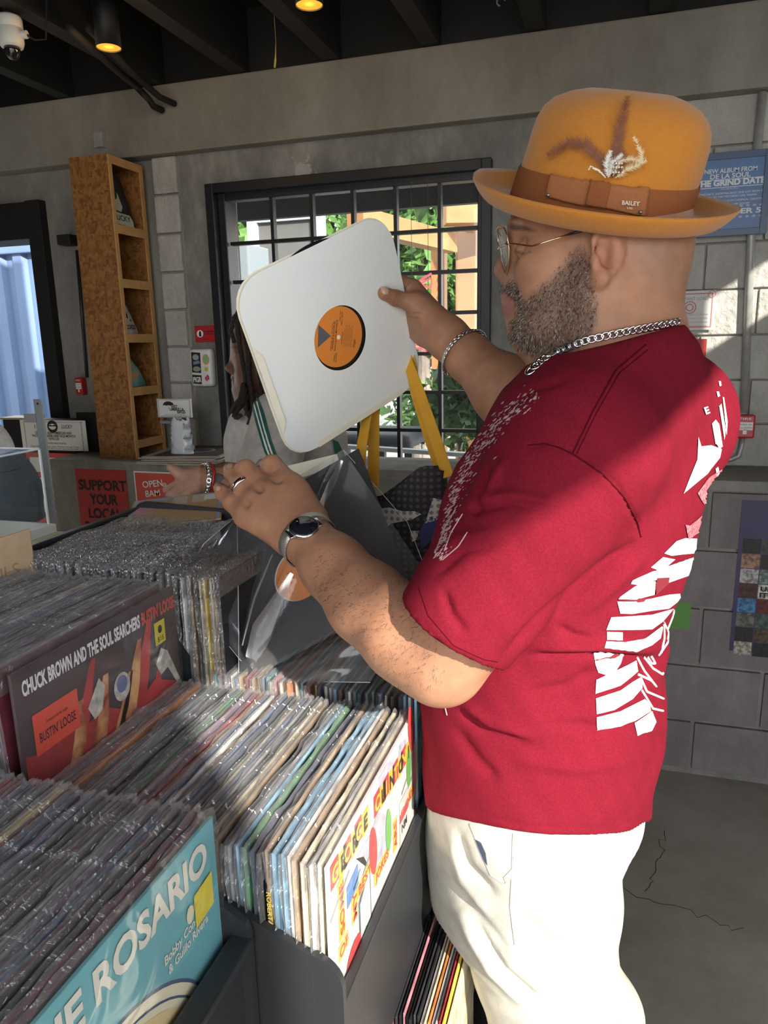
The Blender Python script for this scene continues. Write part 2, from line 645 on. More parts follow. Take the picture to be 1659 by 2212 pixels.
# side walls out of the view: the right one has the two openings the sun comes through
wq = nbm()
XR = 1.3
OA = (-1.06, 0.28, 0.42, 2.265)     # y0, y1, z0, z1 of the big opening
OB = (1.61, 2.6, 2.08, 2.33)      # the slit by the back wall
add_box(wq, (XR, -1.6, 0), (XR + 0.12, OB[0], OA[2]))
add_box(wq, (XR, -1.6, OA[3]), (XR + 0.12, OA[1], 2.7))
add_box(wq, (XR, OA[1], OB[3]), (XR + 0.12, YB + 0.2, 2.7))
add_box(wq, (XR, OA[1], OA[2]), (XR + 0.12, OB[0], OB[3]))
add_box(wq, (XR, -1.6, OA[2]), (XR + 0.12, OA[0], OA[3]))
add_box(wq, (XR, OB[0], 0), (XR + 0.12, YB + 0.2, OB[2]))
add_box(wq, (XR, OB[1], OB[2]), (XR + 0.12, YB + 0.2, OB[3]))
struct('wall_right', wq, 'cast_concrete')
struct('wall_light_block', box((-6, -1.72, 0), (-1.5, -1.6, 2.7)), 'cast_concrete')  # unseen, added to cut the daylight reaching the left side
struct('wall_left', box((-6.1, -1.6, 0), (-6, 2.9, 2.7)), 'cast_concrete')

# ------------------------------------------------------------------ window_1: black steel grid
win = bpy.data.objects.new('window_1', None)
C.objects.link(win)
win.location = ((WX0 + WX1) / 2, YB, WZ0)
win['kind'] = 'structure'
def ring(x0, x1, z0, z1, w, y0, y1, bev=0.003):
    bm = nbm()
    add_box(bm, (x0, y0, z0), (x0 + w, y1, z1), bev)
    add_box(bm, (x1 - w, y0, z0), (x1, y1, z1), bev)
    add_box(bm, (x0 + w, y0, z0), (x1 - w, y1, z0 + w), bev)
    add_box(bm, (x0 + w, y0, z1 - w), (x1 - w, y1, z1), bev)
    return bm
obj('frame', ring(WX0, WX1, WZ0, WZ1, 0.034, YB - 0.035, YB + 0.15), 'steel_frame', win)
obj('frame', ring(WX0 + 0.034, WX1 - 0.022, WZ0 + 0.02, WZ1 - 0.03, 0.03, YB + 0.0, YB + 0.05), 'steel_frame', win)
GX0, GX1 = -1.447, -0.472
GZ = [2.0, 1.84, 1.697, 1.554, 1.41, 1.268, 1.125, 0.98]
cols = [GX0 + (GX1 - GX0) * i / 6 for i in range(7)]
for x in cols[1:-1]:
    obj('muntin', box((x - 0.0065, YB + 0.006, WZ0 + 0.04), (x + 0.0065, YB + 0.034, WZ1 - 0.05)), 'steel_frame', win)
for z in GZ[1:-1]:
    obj('muntin', box((GX0 - 0.02, YB + 0.008, z - 0.0065), (GX1 + 0.02, YB + 0.032, z + 0.0065)), 'steel_frame', win)
clear_mat('window_glass', (0.93, 0.95, 0.95), 0.03, 0.02, 0.02, fres=0.25)
for i in range(6):
    for k in range(7):
        obj('pane', box((cols[i] + 0.004, YB + 0.018, GZ[k + 1] + 0.004), (cols[i + 1] - 0.004, YB + 0.022, GZ[k] - 0.004)), 'window_glass', win)

# ------------------------------------------------------------------ ceiling fittings
mat('lamp_can', (0.003, 0.003, 0.0035), 0.55)
mat('lamp_glow', (0.9, 0.5, 0.1), 0.5, emit=(1.0, 0.38, 0.03), estr=1.15)
def can_lamp(x, y, z, label):
    t = thing('can_lamp', label, 'lamp', (x, y, z), 'can lamps under the black ceiling')
    obj('shade', lathe([(0.0, 0.02), (0.0345, 0.018), (0.035, 0.0), (0.036, 0.0), (0.036, 0.16), (0.02, 0.165), (0.0, 0.165)], 28, (x, y, z)), 'lamp_can', t, True)
    obj('stem', tube([(x, y, z + 0.16), (x, y, 2.62)], 0.012, 8), 'lamp_can', t)
    obj('diffuser', lathe([(0.0, 0.006), (0.02, 0.005), (0.034, 0.003)], 28, (x, y, z)), 'lamp_glow', t, True)
    ld = bpy.data.lights.new('bulb', 'POINT')
    ld.energy = 0.8
    ld.color = (1.0, 0.55, 0.15)
    ld.shadow_soft_size = 0.03
    lo = bpy.data.objects.new('bulb', ld)
    C.objects.link(lo)
    lo.location = (x, y, z - 0.03)
p = at_z(235, 104, 2.31)
can_lamp(p.x, p.y, p.z, 'black can lamp glowing amber, between the dome camera and the window wall')
p = at_z(668, 12, 2.31)
can_lamp(p.x, p.y, p.z, 'black can lamp glowing amber, at the top edge above the paper sleeve')
p = at_z(28, 118, 2.3)
t = thing('security_camera', 'white dome security camera hanging under the black ceiling joists', 'camera', p)
obj('housing', lathe([(r_ * 0.66, h_ * 0.62) for r_, h_ in ((0.0, 0.16), (0.05, 0.16), (0.055, 0.15), (0.055, 0.115), (0.052, 0.112), (0.052, 0.108), (0.054, 0.105), (0.053, 0.05), (0.046, 0.03), (0.0, 0.03))], 28, p), 'white_plastic', t, True)
obj('dome', lathe([(r_ * 0.66, h_ * 0.62) for r_, h_ in ((0.034, 0.031), (0.034, 0.015), (0.028, -0.006), (0.016, -0.02), (0.0, -0.025))], 24, p), mat('dome_black', (0.01, 0.01, 0.01), 0.08, spec=0.8), t, True)
obj('bracket', tube([p + Vector((0.033, 0.007, 0.05)), p + Vector((0.05, 0.01, 0.05))], 0.011, 10), 'white_plastic', t)
obj('cable', tube([p + Vector((0.047, 0.01, 0.05)), p + Vector((0.067, 0.02, 0.037)), p + Vector((0.094, 0.034, 0.04)), p + Vector((0.106, 0.04, 0.14)), p + Vector((0.106, 0.04, 0.31))], 0.003, 6), 'black_paint', t)
obj('stem', tube([p + Vector((0, 0, 0.095)), (p.x, p.y, 2.62)], 0.014, 10), 'black_paint', t)
bm = nbm()
add_box(bm, (-6, 2.75, 2.6), (-2.35, 2.92, 3.5))
struct('wall_sun_block', bm, 'cast_concrete')  # unseen block above the doorway, added to shade the container outside
# conduits hooking down from the joists to the beam
a = at_y(350, 238, YB - 0.07)
tag(obj('conduit', tube([at_z(150, 60, 2.36), at_z(250, 150, 2.37), at_z(300, 192, 2.38), at_y(322, 215, YB - 0.2), at_y(332, 230, YB - 0.12), a], 0.012, 8), 'joist_black', smooth=True), 'black conduit hooking down to the concrete beam, lower of the pair', 'conduit')
b = at_y(377, 224, YB - 0.07)
tag(obj('conduit', tube([at_z(190, 60, 2.36), at_z(300, 170, 2.375), at_y(345, 210, YB - 0.15), b], 0.011, 8), 'joist_black', smooth=True), 'black conduit running to the concrete beam, upper of the pair', 'conduit')
p = at_y(218, 303, YB - 0.06)
tag(obj('junction_box', box((p.x - 0.02, p.y - 0.02, p.z - 0.028), (p.x + 0.02, p.y + 0.005, p.z + 0.028), 0.003), 'galvanized', origin=p), 'small grey junction box on the beam above the wooden shelf', 'box')
p = at_y(595, 130, 2.3)
tag(obj('hanging_wire', tube([Vector((p.x, p.y, 2.62)), p + Vector((0.004, 0, 0.05)), p + Vector((0.001, 0, 0.012)), p, p + Vector((-0.004, 0, -0.02))], [0.0006, 0.0006, 0.002, 0.0035, 0.003], 6), mat('brass_tip', (0.45, 0.35, 0.08), 0.4)), 'short loose wire with brass tip hanging before the black ceiling', 'wire')
p = at_y(1082, 3, 2.5)
tag(obj('hook', tube([p + Vector((math.cos(k * 0.5) * 0.012, 0, math.sin(k * 0.5) * 0.012)) for k in range(10)], 0.0025, 6), mat('blue_wire', (0.2, 0.25, 0.4), 0.4)), 'bluish wire loop hanging under the black joists', 'hook')
# wall fittings on the right
p0, p1 = at_y(1650, 170, YB - 0.012), at_y(1607, 890, YB - 0.012)
tag(obj('conduit', tube([(p0.x, p0.y, 2.17), (p0.x - 0.004, p0.y, 1.9), p1], 0.013, 10), 'galvanized', smooth=True), 'grey metal conduit rising from the fire alarm to the beam', 'conduit')
def alarm(px0, py0, px1, py1, label, y):
    a, b = at_y(px0, py0, y), at_y(px1, py1, y)
    x0, x1, z1, z0 = min(a.x, b.x), max(a.x, b.x), max(a.z, b.z), min(a.z, b.z)
    t = thing('fire_alarm', label, 'fire alarm', ((x0 + x1) / 2, y, z0))
    obj('housing', box((x0, y - 0.03, z0), (x1, y + 0.01, z1), 0.006), 'alarm_red', t)
    w, h = x1 - x0, z1 - z0
    bm = nbm()
    poly2d(bm, [(0.12 * w, 0.36 * h), (0.88 * w, 0.36 * h), (0.88 * w, 0.7 * h), (0.12 * w, 0.7 * h)], (x0, y - 0.03, z0), (1, 0, 0), (0, 0, 1), 0.001)
    poly2d(bm, [(0.4 * w, 0.18 * h), (0.6 * w, 0.18 * h), (0.6 * w, 0.38 * h), (0.4 * w, 0.38 * h)], (x0, y - 0.03, z0), (1, 0, 0), (0, 0, 1), 0.001)
    add_text(bm, 'FIRE', 0.5 * w, 0.8 * h, 0.1 * h, (x0, y - 0.03, z0), (1, 0, 0), (0, 0, 1), lift=0.001, width=0.6 * w)
    obj('handle', bm, 'white_ink', t)
    bm = nbm()
    add_text(bm, 'PUSH IN', 0.5 * w, 0.57 * h, 0.07 * h, (x0, y - 0.03, z0), (1, 0, 0), (0, 0, 1), lift=0.0016, width=0.62 * w)
    add_text(bm, 'PULL DOWN', 0.5 * w, 0.43 * h, 0.07 * h, (x0, y - 0.03, z0), (1, 0, 0), (0, 0, 1), lift=0.0016, width=0.7 * w)
    obj('lettering', bm, 'ink', t)
alarm(1587, 895, 1626, 945, 'red fire alarm pull station on the pale block wall below the conduit', YB - 0.012)
alarm(170, 815, 190, 853, 'red fire alarm pull station on the dark pier beside the wooden shelf', YB + 0.02)
pp = [at_y(1604, 945, YB - 0.015), at_y(1602, 965, YB - 0.02), at_y(1596, 985, YB - 0.02), at_y(1580, 992, YB - 0.02), at_y(1560, 995, YB - 0.02), at_y(1500, 1000, YB - 0.02)]
tag(obj('conduit', tube(pp, 0.008, 8), 'galvanized', smooth=True), 'thin grey conduit bending away under the fire alarm', 'conduit')
p = at_y(150, 521, YB)
tag(obj('door_closer', box((p.x - 0.03, p.y - 0.04, p.z - 0.018), (p.x + 0.035, p.y + 0.02, p.z + 0.022), 0.004), 'black_paint', origin=p), 'small black box on the dark pier beside the doorway', 'box')
tag(obj('conduit', tube([(at_y(162, 540, YB).x, YB + 0.012, at_y(162, 540, YB).z), at_y(188, 815, YB + 0.012)], 0.007, 8), 'black_metal', smooth=True), 'thin dark conduit beside the shelf above the fire alarm', 'conduit')
# ================================================================== THE YARD BEYOND THE WINDOW AND THE DOORWAY
mat('timber', (0.42, 0.2, 0.075), 0.6, var=0.25, scale=4, bump=0.1, bscale=20)
mat('white_frame', (0.5, 0.53, 0.57), 0.5)
mat('grey_panel', (0.13, 0.125, 0.12), 0.7, var=0.12, scale=2)
mat('pale_panel', (0.22, 0.25, 0.27), 0.6)
mat('soffit', (0.05, 0.052, 0.058), 0.7, var=0.2, scale=3)
mat('leaf_green', (0.09, 0.19, 0.04), 0.5, var=0.6, scale=3)
mat('leaf_dark', (0.04, 0.1, 0.035), 0.5, var=0.5, scale=3)
mat('trunk', (0.25, 0.2, 0.17), 0.9, var=0.3, scale=8, bump=0.6, bscale=30)
mat('pebble', (0.4, 0.4, 0.41), 0.9, var=0.3, scale=40, bump=0.8, bscale=60)
a, b = at_y(498, 470, 3.3), at_y(1062, 420, 3.3)
t = thing('awning', 'dark boarded awning outside the top of the steel window', 'awning', (-1.2, 3.3, 1.9))
for k in range(4):
    z0 = a.z - 0.02 + 0.085 * k
    obj('board', box((-2.2, 3.28 + 0.012 * k, z0), (0.6, 3.32 + 0.012 * k, z0 + 0.08)), 'soffit', t)
obj('soffit', box((-2.2, 2.95, a.z + 0.3), (0.6, 3.35, a.z + 0.33)), 'soffit', t)
# white framed grey panel
p0, p1 = at_y(536, 466, 5.0), at_y(697, 452, 5.0)
t = thing('panel_screen', 'white framed grey panel standing in the yard outside the window', 'screen', (p0.x, 5.0, 0))
w = 0.075
zt = p0.z + 0.02
for lo, hi in (((p0.x, 4.97, -0.12), (p0.x + w, 5.05, zt)), ((p1.x - w, 4.97, -0.12), (p1.x, 5.05, zt)), ((p0.x + w, 4.97, zt - 0.075), (p1.x - w, 5.05, zt))):
    obj('frame', box(lo, hi), 'white_frame', t)
obj('panel', box((p0.x + w, 5.0, -0.12), (p1.x - w, 5.02, zt - 0.075)), 'grey_panel', t)
p2, p3 = at_y(500, 520, 4.4), at_y(534, 520, 4.4)
tag(obj('utility_cabinet', box((p2.x - 0.3, 4.4, -0.12), (p3.x, 4.7, p2.z - 0.02), 0.01), 'pale_panel', origin=(p2.x, 4.4, -0.12)), 'pale grey cabinet outside the window beside the white framed panel', 'cabinet')
# pergola
t = thing('pergola', 'honey coloured timber pergola in the garden outside the window', 'pergola', at_y(1005, 700, 5.2))
def post(x0, x1, y, zt, name='post'):
    obj(name, box((x0, y, -0.12), (x1, y + (x1 - x0), zt), 0.006), 'timber', t)
q0, q1 = at_y(984, 600, 5.2), at_y(1027, 600, 5.2)
zt2 = at_y(1000, 475, 5.2).z
post(q0.x, q1.x, 5.2, zt2)
q2, q3 = at_y(931, 650, 6.2), at_y(960, 650, 6.2)
post(q2.x, q3.x, 6.2, at_y(945, 540, 6.2).z)
b0, b1 = at_y(766, 448, 3.9), at_y(972, 505, 6.0)
h = 0.17
u = Vector((b1.x - b0.x, b1.y - b0.y, 0)).normalized()
nn = Vector((-u.y, u.x, 0))
def beam(a, b, hh, ww, name='beam'):
    d = Vector((b.x - a.x, b.y - a.y, 0))
    u = d.normalized()
    n = Vector((-u.y, u.x, 0)) * ww / 2
    z0, z1 = a.z, b.z
    bm = nbm()
    vs = [bm.verts.new(v) for v in (Vector((a.x, a.y, z0 - hh)) - n, Vector((b.x, b.y, z1 - hh)) - n, Vector((b.x, b.y, z1 - hh)) + n, Vector((a.x, a.y, z0 - hh)) + n, Vector((a.x, a.y, z0)) - n, Vector((b.x, b.y, z1)) - n, Vector((b.x, b.y, z1)) + n, Vector((a.x, a.y, z0)) + n)]
    for f in ((0, 3, 2, 1), (4, 5, 6, 7), (0, 1, 5, 4), (1, 2, 6, 5), (2, 3, 7, 6), (3, 0, 4, 7)):
        bm.faces.new([vs[i] for i in f])
    obj(name, bm, 'timber', t)
zb = b0.z
beam(Vector((b0.x, b0.y, zb)), Vector((at_z(973, 505, zb).x, at_z(973, 505, zb).y, zb)), 0.12, 0.1)
c0 = at_y(968, 430, 5.0)
beam(Vector((c0.x, 4.9, c0.z)), Vector((c0.x + 1.6, 5.5, c0.z)), 0.17, 0.16)
# palm trunk with its rings
p = at_y(1032, 650, 6.0)
prof = []
for k in range(40):
    z = -0.12 + k * 0.07
    prof += [(0.1, z), (0.118, z + 0.02)]
t = thing('palm_tree', 'ringed palm trunk with arching fronds behind the pergola post', 'tree', (p.x, 6.0, -0.12))
obj('trunk', lathe(prof, 14, (p.x, 6.0, 0)), 'trunk', t)
def fronds(center, n, length, parent, name='frond', m='leaf_green', up=0.8):
    for i in range(n):
        a = i * 2 * math.pi / n + R.uniform(-0.2, 0.2)
        bm = nbm()
        pr = None
        L = length * R.uniform(0.8, 1.15)
        for k in range(9):
            s = k / 8
            r = L * s
            c = Vector(center) + Vector((math.cos(a) * r, math.sin(a) * r, up * L * (s - 1.15 * s * s)))
            wv = Vector((-math.sin(a), math.cos(a), 0)) * (0.16 * L * math.sin(math.pi * min(1, s * 0.92 + 0.06)))
            row = [bm.verts.new(c - wv - Vector((0, 0, 0.05))), bm.verts.new(c), bm.verts.new(c + wv - Vector((0, 0, 0.05)))]
            if pr:
                bm.faces.new([pr[0], pr[1], row[1], row[0]])
                bm.faces.new([pr[1], pr[2], row[2], row[1]])
            pr = row
        obj(name, bm, m, parent, True)
fronds((p.x, 6.0, 2.7), 9, 1.1, t)
def leafy(name, label, cat, c, rad, n, size, m, trunk=None, group=None, seed=0):
    rr = np.random.RandomState(seed)
    d = rr.normal(size=(n, 3))
    d /= np.linalg.norm(d, axis=1)[:, None]
    P = d * (rr.uniform(0.35, 1.0, (n, 1)) ** 0.6) * np.array(rad) * (1 + 0.25 * np.sin(d[:, :1] * 5 + d[:, 1:2] * 7)) + np.array(c)
    u = rr.normal(size=(n, 3))
    u /= np.linalg.norm(u, axis=1)[:, None]
    v = np.cross(u, rr.normal(size=(n, 3)))
    v /= np.linalg.norm(v, axis=1)[:, None]
    s = size * rr.uniform(0.6, 1.3, (n, 1))
    V = np.stack([P - u * s, P + v * s * 0.45, P + u * s, P - v * s * 0.45], 1).reshape(-1, 3)
    me = bpy.data.meshes.new('foliage')
    me.from_pydata(V.tolist(), [], [(4 * i, 4 * i + 1, 4 * i + 2, 4 * i + 3) for i in range(n)])
    t = thing(name, label, cat, (c[0], c[1], -0.12), group)
    o = obj('foliage', me, m, t)
    o['kind'] = 'stuff'
    if trunk:
        obj('trunk', tube([(c[0], c[1], -0.12), (c[0] + 0.05, c[1], c[2] * 0.5), (c[0], c[1], c[2])], [trunk, trunk * 0.8, trunk * 0.5], 10), 'trunk', t)
    return t
p = at_y(905, 560, 9.0)
leafy('leafy_tree', 'bushy sunlit green tree framed between the pergola beam and posts', 'tree', (p.x, 9.0, p.z), (0.9, 0.7, 1.2), 2600, 0.12, 'leaf_green', 0.1, seed=1)
p = at_y(1000, 520, 13.5)
leafy('leafy_tree', 'tall dark tree behind the pergola posts', 'tree', (p.x, 13.5, p.z), (2.2, 1.0, 3.0), 3200, 0.19, 'leaf_dark', 0.14, seed=2)
p = at_y(720, 470, 11.0)
leafy('leafy_tree', 'light green tree above the timber beam beside the white framed panel', 'tree', (p.x, 11.0, p.z - 0.3), (1.0, 0.9, 1.0), 1200, 0.16, 'leaf_green', 0.1, seed=3)
p = at_y(515, 490, 9.0)
leafy('leafy_tree', 'green tree in the corner pane behind the pale cabinet', 'tree', (p.x, 9.0, p.z), (0.9, 0.8, 1.0), 1000, 0.15, 'leaf_green', 0.1, seed=4)
for i, (px, py, y, r, lab) in enumerate(((985, 885, 4.4, 0.27, 'low green shrub outside the window beside the yellow bag strap'), (1040, 850, 4.2, 0.26, 'dark leafy shrub outside the lower corner of the window'), (905, 900, 7.4, 0.33, 'small green shrub on pale gravel outside the window'))):
    p = at_y(px, py, y)
    leafy('garden_shrub', lab, 'shrub', (p.x, y, p.z), (r, r, r * 0.9), 500, 0.06, 'leaf_dark' if i == 1 else 'leaf_green', 0.02, seed=10 + i)
o = obj('gravel', box((-6, 3.6, -0.125), (3, 9.0, -0.11)), 'pebble')
o['kind'] = 'structure'
# bench outside
p0, p1 = at_y(728, 935, 3.6), at_y(888, 965, 3.6)
t = thing('garden_bench', 'dark cushioned bench with steel rail outside the window', 'bench', ((p0.x + p1.x) / 2, 3.6, -0.12))
obj('seat', box((p0.x - 0.1, 3.6, p1.z - 0.02), (p1.x, 4.0, p0.z), 0.04), mat('bench_dark', (0.035, 0.037, 0.045), 0.55), t, True)
obj('rail', tube([(p0.x - 0.1, 3.58, at_y(760, 962, 3.58).z), (p1.x + 0.5, 3.58, at_y(960, 985, 3.58).z)], 0.014, 10), 'grey_steel', t)
for x in (p0.x, (p0.x + p1.x) / 2, p1.x - 0.05):
    obj('leg', box((x, 3.65, -0.12), (x + 0.04, 3.69, p1.z)), 'black_metal', t)
# neon sign hung inside the window (two tubes show past the paper sleeve)
t = thing('neon_sign', 'red neon sign hung inside the window behind the raised hand', 'sign', at_y(915, 680, YB - 0.05))
nm = mat('neon_red', (0.9, 0.1, 0.12), 0.3, emit=(1.0, 0.06, 0.09), estr=2.6)
def ntube(pts, r=0.0035):
    obj('neon_tube', tube([at_y(x, y, YB - 0.03) for x, y in pts], r, 8), nm, t, True)
ntube([(880, 606), (903, 610), (912, 603), (930, 592), (932, 591)])
ntube([(884, 613), (906, 614), (918, 607), (931, 601), (932, 612), (930, 622), (922, 620), (906, 614)])
ntube([(895, 744), (911, 747), (922, 748)])
ntube([(895, 752), (910, 752), (918, 759), (924, 746)])
for x in (890, 925):
    a = at_y(x, 600, YB - 0.03)
    obj('hanging_wire', tube([a, (a.x, a.y, 2.0), (a.x, YB, 2.0)], 0.001, 5), 'black_metal', t)
    obj('hanging_wire', tube([a, at_y(x - 3, 746, YB - 0.03)], 0.001, 5), 'black_metal', t)

# doorway on the left: black steel frame and the blue shipping container outside
dr = bpy.data.objects.new('door_1', None)
C.objects.link(dr)
dr.location = (DX - 0.5, YB, 0)
dr['kind'] = 'structure'
jx = at_y(86, 600, YB).x
hz = at_y(20, 528, YB + 0.1).z
obj('frame', box((jx - 0.015, YB - 0.02, 0), (DX + 0.012, YB + 0.2, 2.06), 0.003), 'black_paint', dr)
obj('frame', box((-5.5, YB + 0.0, hz), (jx, YB + 0.16, 2.06), 0.003), 'black_paint', dr)
mat('container_blue', (0.13, 0.21, 0.38), 0.5, var=0.08, scale=2, bump=0.05)
t = thing('shipping_container', 'blue corrugated shipping container outside the doorway', 'container', (-6.0, 5.0, -0.12))
Y0 = 4.9
xa, xb = at_y(-260, 600, Y0).x, at_y(112, 600, Y0).x + 0.2
zt = at_y(0, 530, Y0).z
bm = nbm()
x, pr = xa, None
per = 0.2
k = 0
xs = []
while x < xb:
    for dx, dy in ((0, 0), (0.06, 0), (0.09, 0.035), (0.15, 0.035), (0.18, 0)):
        xs.append((x + dx, Y0 + dy))
    x += 0.2
for (x, y) in xs:
    row = [bm.verts.new((x, y, -0.05)), bm.verts.new((x, y, zt - 0.06))]
    if pr:
        bm.faces.new([pr[0], row[0], row[1], pr[1]])
    pr = row
obj('side_wall', bm, 'container_blue', t)
obj('top_rail', box((xa, Y0 - 0.03, zt - 0.07), (xb, Y0 + 0.06, zt), 0.01), 'container_blue', t)
obj('bottom_rail', box((xa, Y0 - 0.03, -0.12), (xb, Y0 + 0.06, 0.0), 0.01), 'container_blue', t)
obj('roof', box((xa, Y0 + 0.05, zt - 0.05), (xb, Y0 + 2.4, zt - 0.01)), 'container_blue', t)
obj('end_wall', box((xb - 0.04, Y0 + 0.05, -0.12), (xb, Y0 + 2.4, zt - 0.01)), 'container_blue', t)
# ================================================================== THINGS ON THE WALLS AND THE LEDGE
def osb(name):
    m = bpy.data.materials.new(name)
    m.use_nodes = True
    nt = m.node_tree
    b = nt.nodes['Principled BSDF']
    b.inputs['Roughness'].default_value = 0.55
    tc = nt.nodes.new('ShaderNodeTexCoord')
    cols = []
    last = None
    for i, (rot, sc) in enumerate((((0.5, 0.3, 0.4), (110, 110, 34)), ((-0.7, 0.2, -0.6), (42, 90, 130)), ((0.2, -0.5, 1.2), (100, 46, 55)))):
        mp = nt.nodes.new('ShaderNodeMapping')
        mp.inputs['Rotation'].default_value = rot
        mp.inputs['Scale'].default_value = sc
        nt.links.new(tc.outputs['Object'], mp.inputs['Vector'])
        v = nt.nodes.new('ShaderNodeTexVoronoi')
        v.inputs['Scale'].default_value = 1.0
        nt.links.new(mp.outputs['Vector'], v.inputs['Vector'])
        r = nt.nodes.new('ShaderNodeValToRGB')
        pal = [(0.17, 0.066, 0.017), (0.25, 0.105, 0.028), (0.33, 0.15, 0.042)]
        r.color_ramp.elements[0].position = 0.05
        r.color_ramp.elements[0].color = (*pal[0], 1)
        r.color_ramp.elements[1].position = 0.85
        r.color_ramp.elements[1].color = (*pal[2], 1)
        e = r.color_ramp.elements.new(0.4)
        e.color = (*pal[1], 1)
        sx = nt.nodes.new('ShaderNodeSeparateColor')
        nt.links.new(v.outputs['Color'], sx.inputs[0])
        nt.links.new(sx.outputs[0], r.inputs['Fac'])
        if last is None:
            last = r.outputs['Color']
        else:
            mx = nt.nodes.new('ShaderNodeMix')
            mx.data_type = 'RGBA'
            gt = nt.nodes.new('ShaderNodeMath')
            gt.operation = 'GREATER_THAN'
            gt.inputs[1].default_value = 0.55
            nt.links.new(sx.outputs[1], gt.inputs[0])
            nt.links.new(gt.outputs[0], mx.inputs[0])
            nt.links.new(last, mx.inputs[6])
            nt.links.new(r.outputs['Color'], mx.inputs[7])
            last = mx.outputs[2]
    nt.links.new(last, b.inputs['Base Color'])
    MATS[name] = m
    return m
osb('osb')
mat('pine_edge', (0.56, 0.31, 0.11), 0.55, var=0.18, scale=12)
SX0, SX1 = at_y(148, 345, 2.5).x, at_y(230, 332, 2.5).x
SZ1 = at_y(230, 332, 2.5).z
SY0, SY1 = 2.5, 2.712
t = thing('tall_shelf', 'tall narrow chipboard shelf standing on the concrete ledge beside the doorway', 'shelf', ((SX0 + SX1) / 2, SY0, LEDGE))
th = 0.016
obj('side_panel', box((SX0, SY0, LEDGE), (SX1, SY0 + th, SZ1)), 'osb', t)
obj('side_panel', box((SX0, SY1 - th, LEDGE), (SX1, SY1, SZ1)), 'osb', t)
obj('back_panel', box((SX0, SY0 + th, LEDGE), (SX0 + th, SY1 - th, SZ1)), 'osb', t)
obj('top', box((SX0 + th, SY0 + th, SZ1 - th), (SX1, SY1 - th, SZ1)), 'osb', t)
obj('face_trim', box((SX1, SY0, LEDGE), (SX1 + 0.004, SY0 + 0.02, SZ1), 0.001), 'pine_edge', t)
obj('face_trim', box((SX1, SY1 - 0.022, LEDGE), (SX1 + 0.004, SY1, SZ1), 0.001), 'pine_edge', t)
obj('face_trim', box((SX1, SY0 + 0.02, SZ1 - 0.03), (SX1 + 0.004, SY1 - 0.022, SZ1), 0.001), 'pine_edge', t)
sh_z = [at_x(245, 483, SX1).z, at_x(258, 602, SX1).z, at_x(271, 722, SX1).z, at_x(283, 838, SX1).z, at_x(292, 952, SX1).z]
for z in sh_z:
    s = obj('shelf_board', box((SX0 + th, SY0 + th, z - 0.02), (SX1 - 0.001, SY1 - th, z)), 'osb', t)
    obj('edge_strip', box((SX1 - 0.001, SY0 + 0.02, z - 0.032), (SX1 + 0.004, SY1 - 0.022, z + 0.001), 0.001), 'pine_edge', s)
# the three cloth items standing in the shelf, printed side out
def cloth_item(name, label, cat, z, pts, m, group=None):
    """pts: outline as (y along the shelf, height) ; stands against the back panel leaning a little"""
    x = SX1 - 0.06
    bm = nbm()
    f = [bm.verts.new((x + 0.045 - 0.2 * h, SY0 + 0.02 + y, z + h)) for y, h in pts]
    b = [bm.verts.new((x + 0.033 - 0.2 * h, SY0 + 0.02 + y, z + h)) for y, h in pts]
    n = len(pts)
    bm.faces.new(f)
    bm.faces.new(b[::-1])
    for i in range(n):
        bm.faces.new([f[i], b[i], b[(i + 1) % n], f[(i + 1) % n]])
    bmesh.ops.recalc_face_normals(bm, faces=bm.faces)
    bmesh.ops.bevel(bm, geom=list(bm.edges), offset=0.0025, segments=2, affect='EDGES')
    t = thing(name, label, cat, (x, SY0 + 0.02, z), group)
    obj('cloth', bm, m, t, True)
    nrm = Vector((1, 0, 0.2)).normalized()
    return t, Vector((x + 0.046, SY0 + 0.02, z)), Vector((0, 1, 0)), Vector((-0.2, 0, 1.0))
mat('tee_black', (0.03, 0.034, 0.032), 0.9)
mat('tee_cream', (0.5, 0.52, 0.42), 0.9)
mat('tee_white', (0.68, 0.65, 0.6), 0.9, var=0.08, scale=15)
mat('tee_teal', (0.24, 0.58, 0.52), 0.9, var=0.08, scale=15)
mat('tee_orange', (0.62, 0.34, 0.2), 0.9)
tt, o, ux, uy = cloth_item('folded_shirt', 'black folded shirt with cream LUCKY print in the top bay of the shelf', 'shirt', sh_z[0], [(0.002, 0), (0.14, 0), (0.145, 0.02), (0.118, 0.185), (0.1, 0.2), (0.002, 0.2)], 'tee_black')
bm = nbm()
poly2d(bm, [(0.006, 0.165), (0.02, 0.18), (0.035, 0.165), (0.05, 0.172), (0.05, 0.145), (0.075, 0.12), (0.085, 0.075), (0.07, 0.055), (0.02, 0.06), (0.02, 0.09), (0.004, 0.12)], o, ux, uy, 0.001)
poly2d(bm, [(0.004, 0.008), (0.13, 0.004), (0.132, 0.03), (0.118, 0.048), (0.06, 0.05), (0.01, 0.056), (0.004, 0.04)], o, ux, uy, 0.001)
obj('print', bm, 'tee_cream', tt)
bm = nbm()
add_text(bm, 'LUCKY', 0.066, 0.022, 0.02, o, ux, uy, bold=0.02, lift=0.0018, width=0.1)
poly2d(bm, ellipse(0.05, 0.12, 0.018, 0.022, 14), o, ux, uy, 0.0016)
obj('lettering', bm, 'tee_black', tt)
tt, o, ux, uy = cloth_item('folded_shirt', 'white folded shirt with black lettering in the middle bay of the shelf', 'shirt', sh_z[2], [(0.002, 0), (0.095, 0), (0.098, 0.012), (0.08, 0.07), (0.05, 0.14), (0.025, 0.172), (0.002, 0.176)], 'tee_white')
bm = nbm()
add_text(bm, 'RECORDS', 0.045, 0.02, 0.017, o, ux, uy, bold=0.02, lift=0.0012, width=0.075)
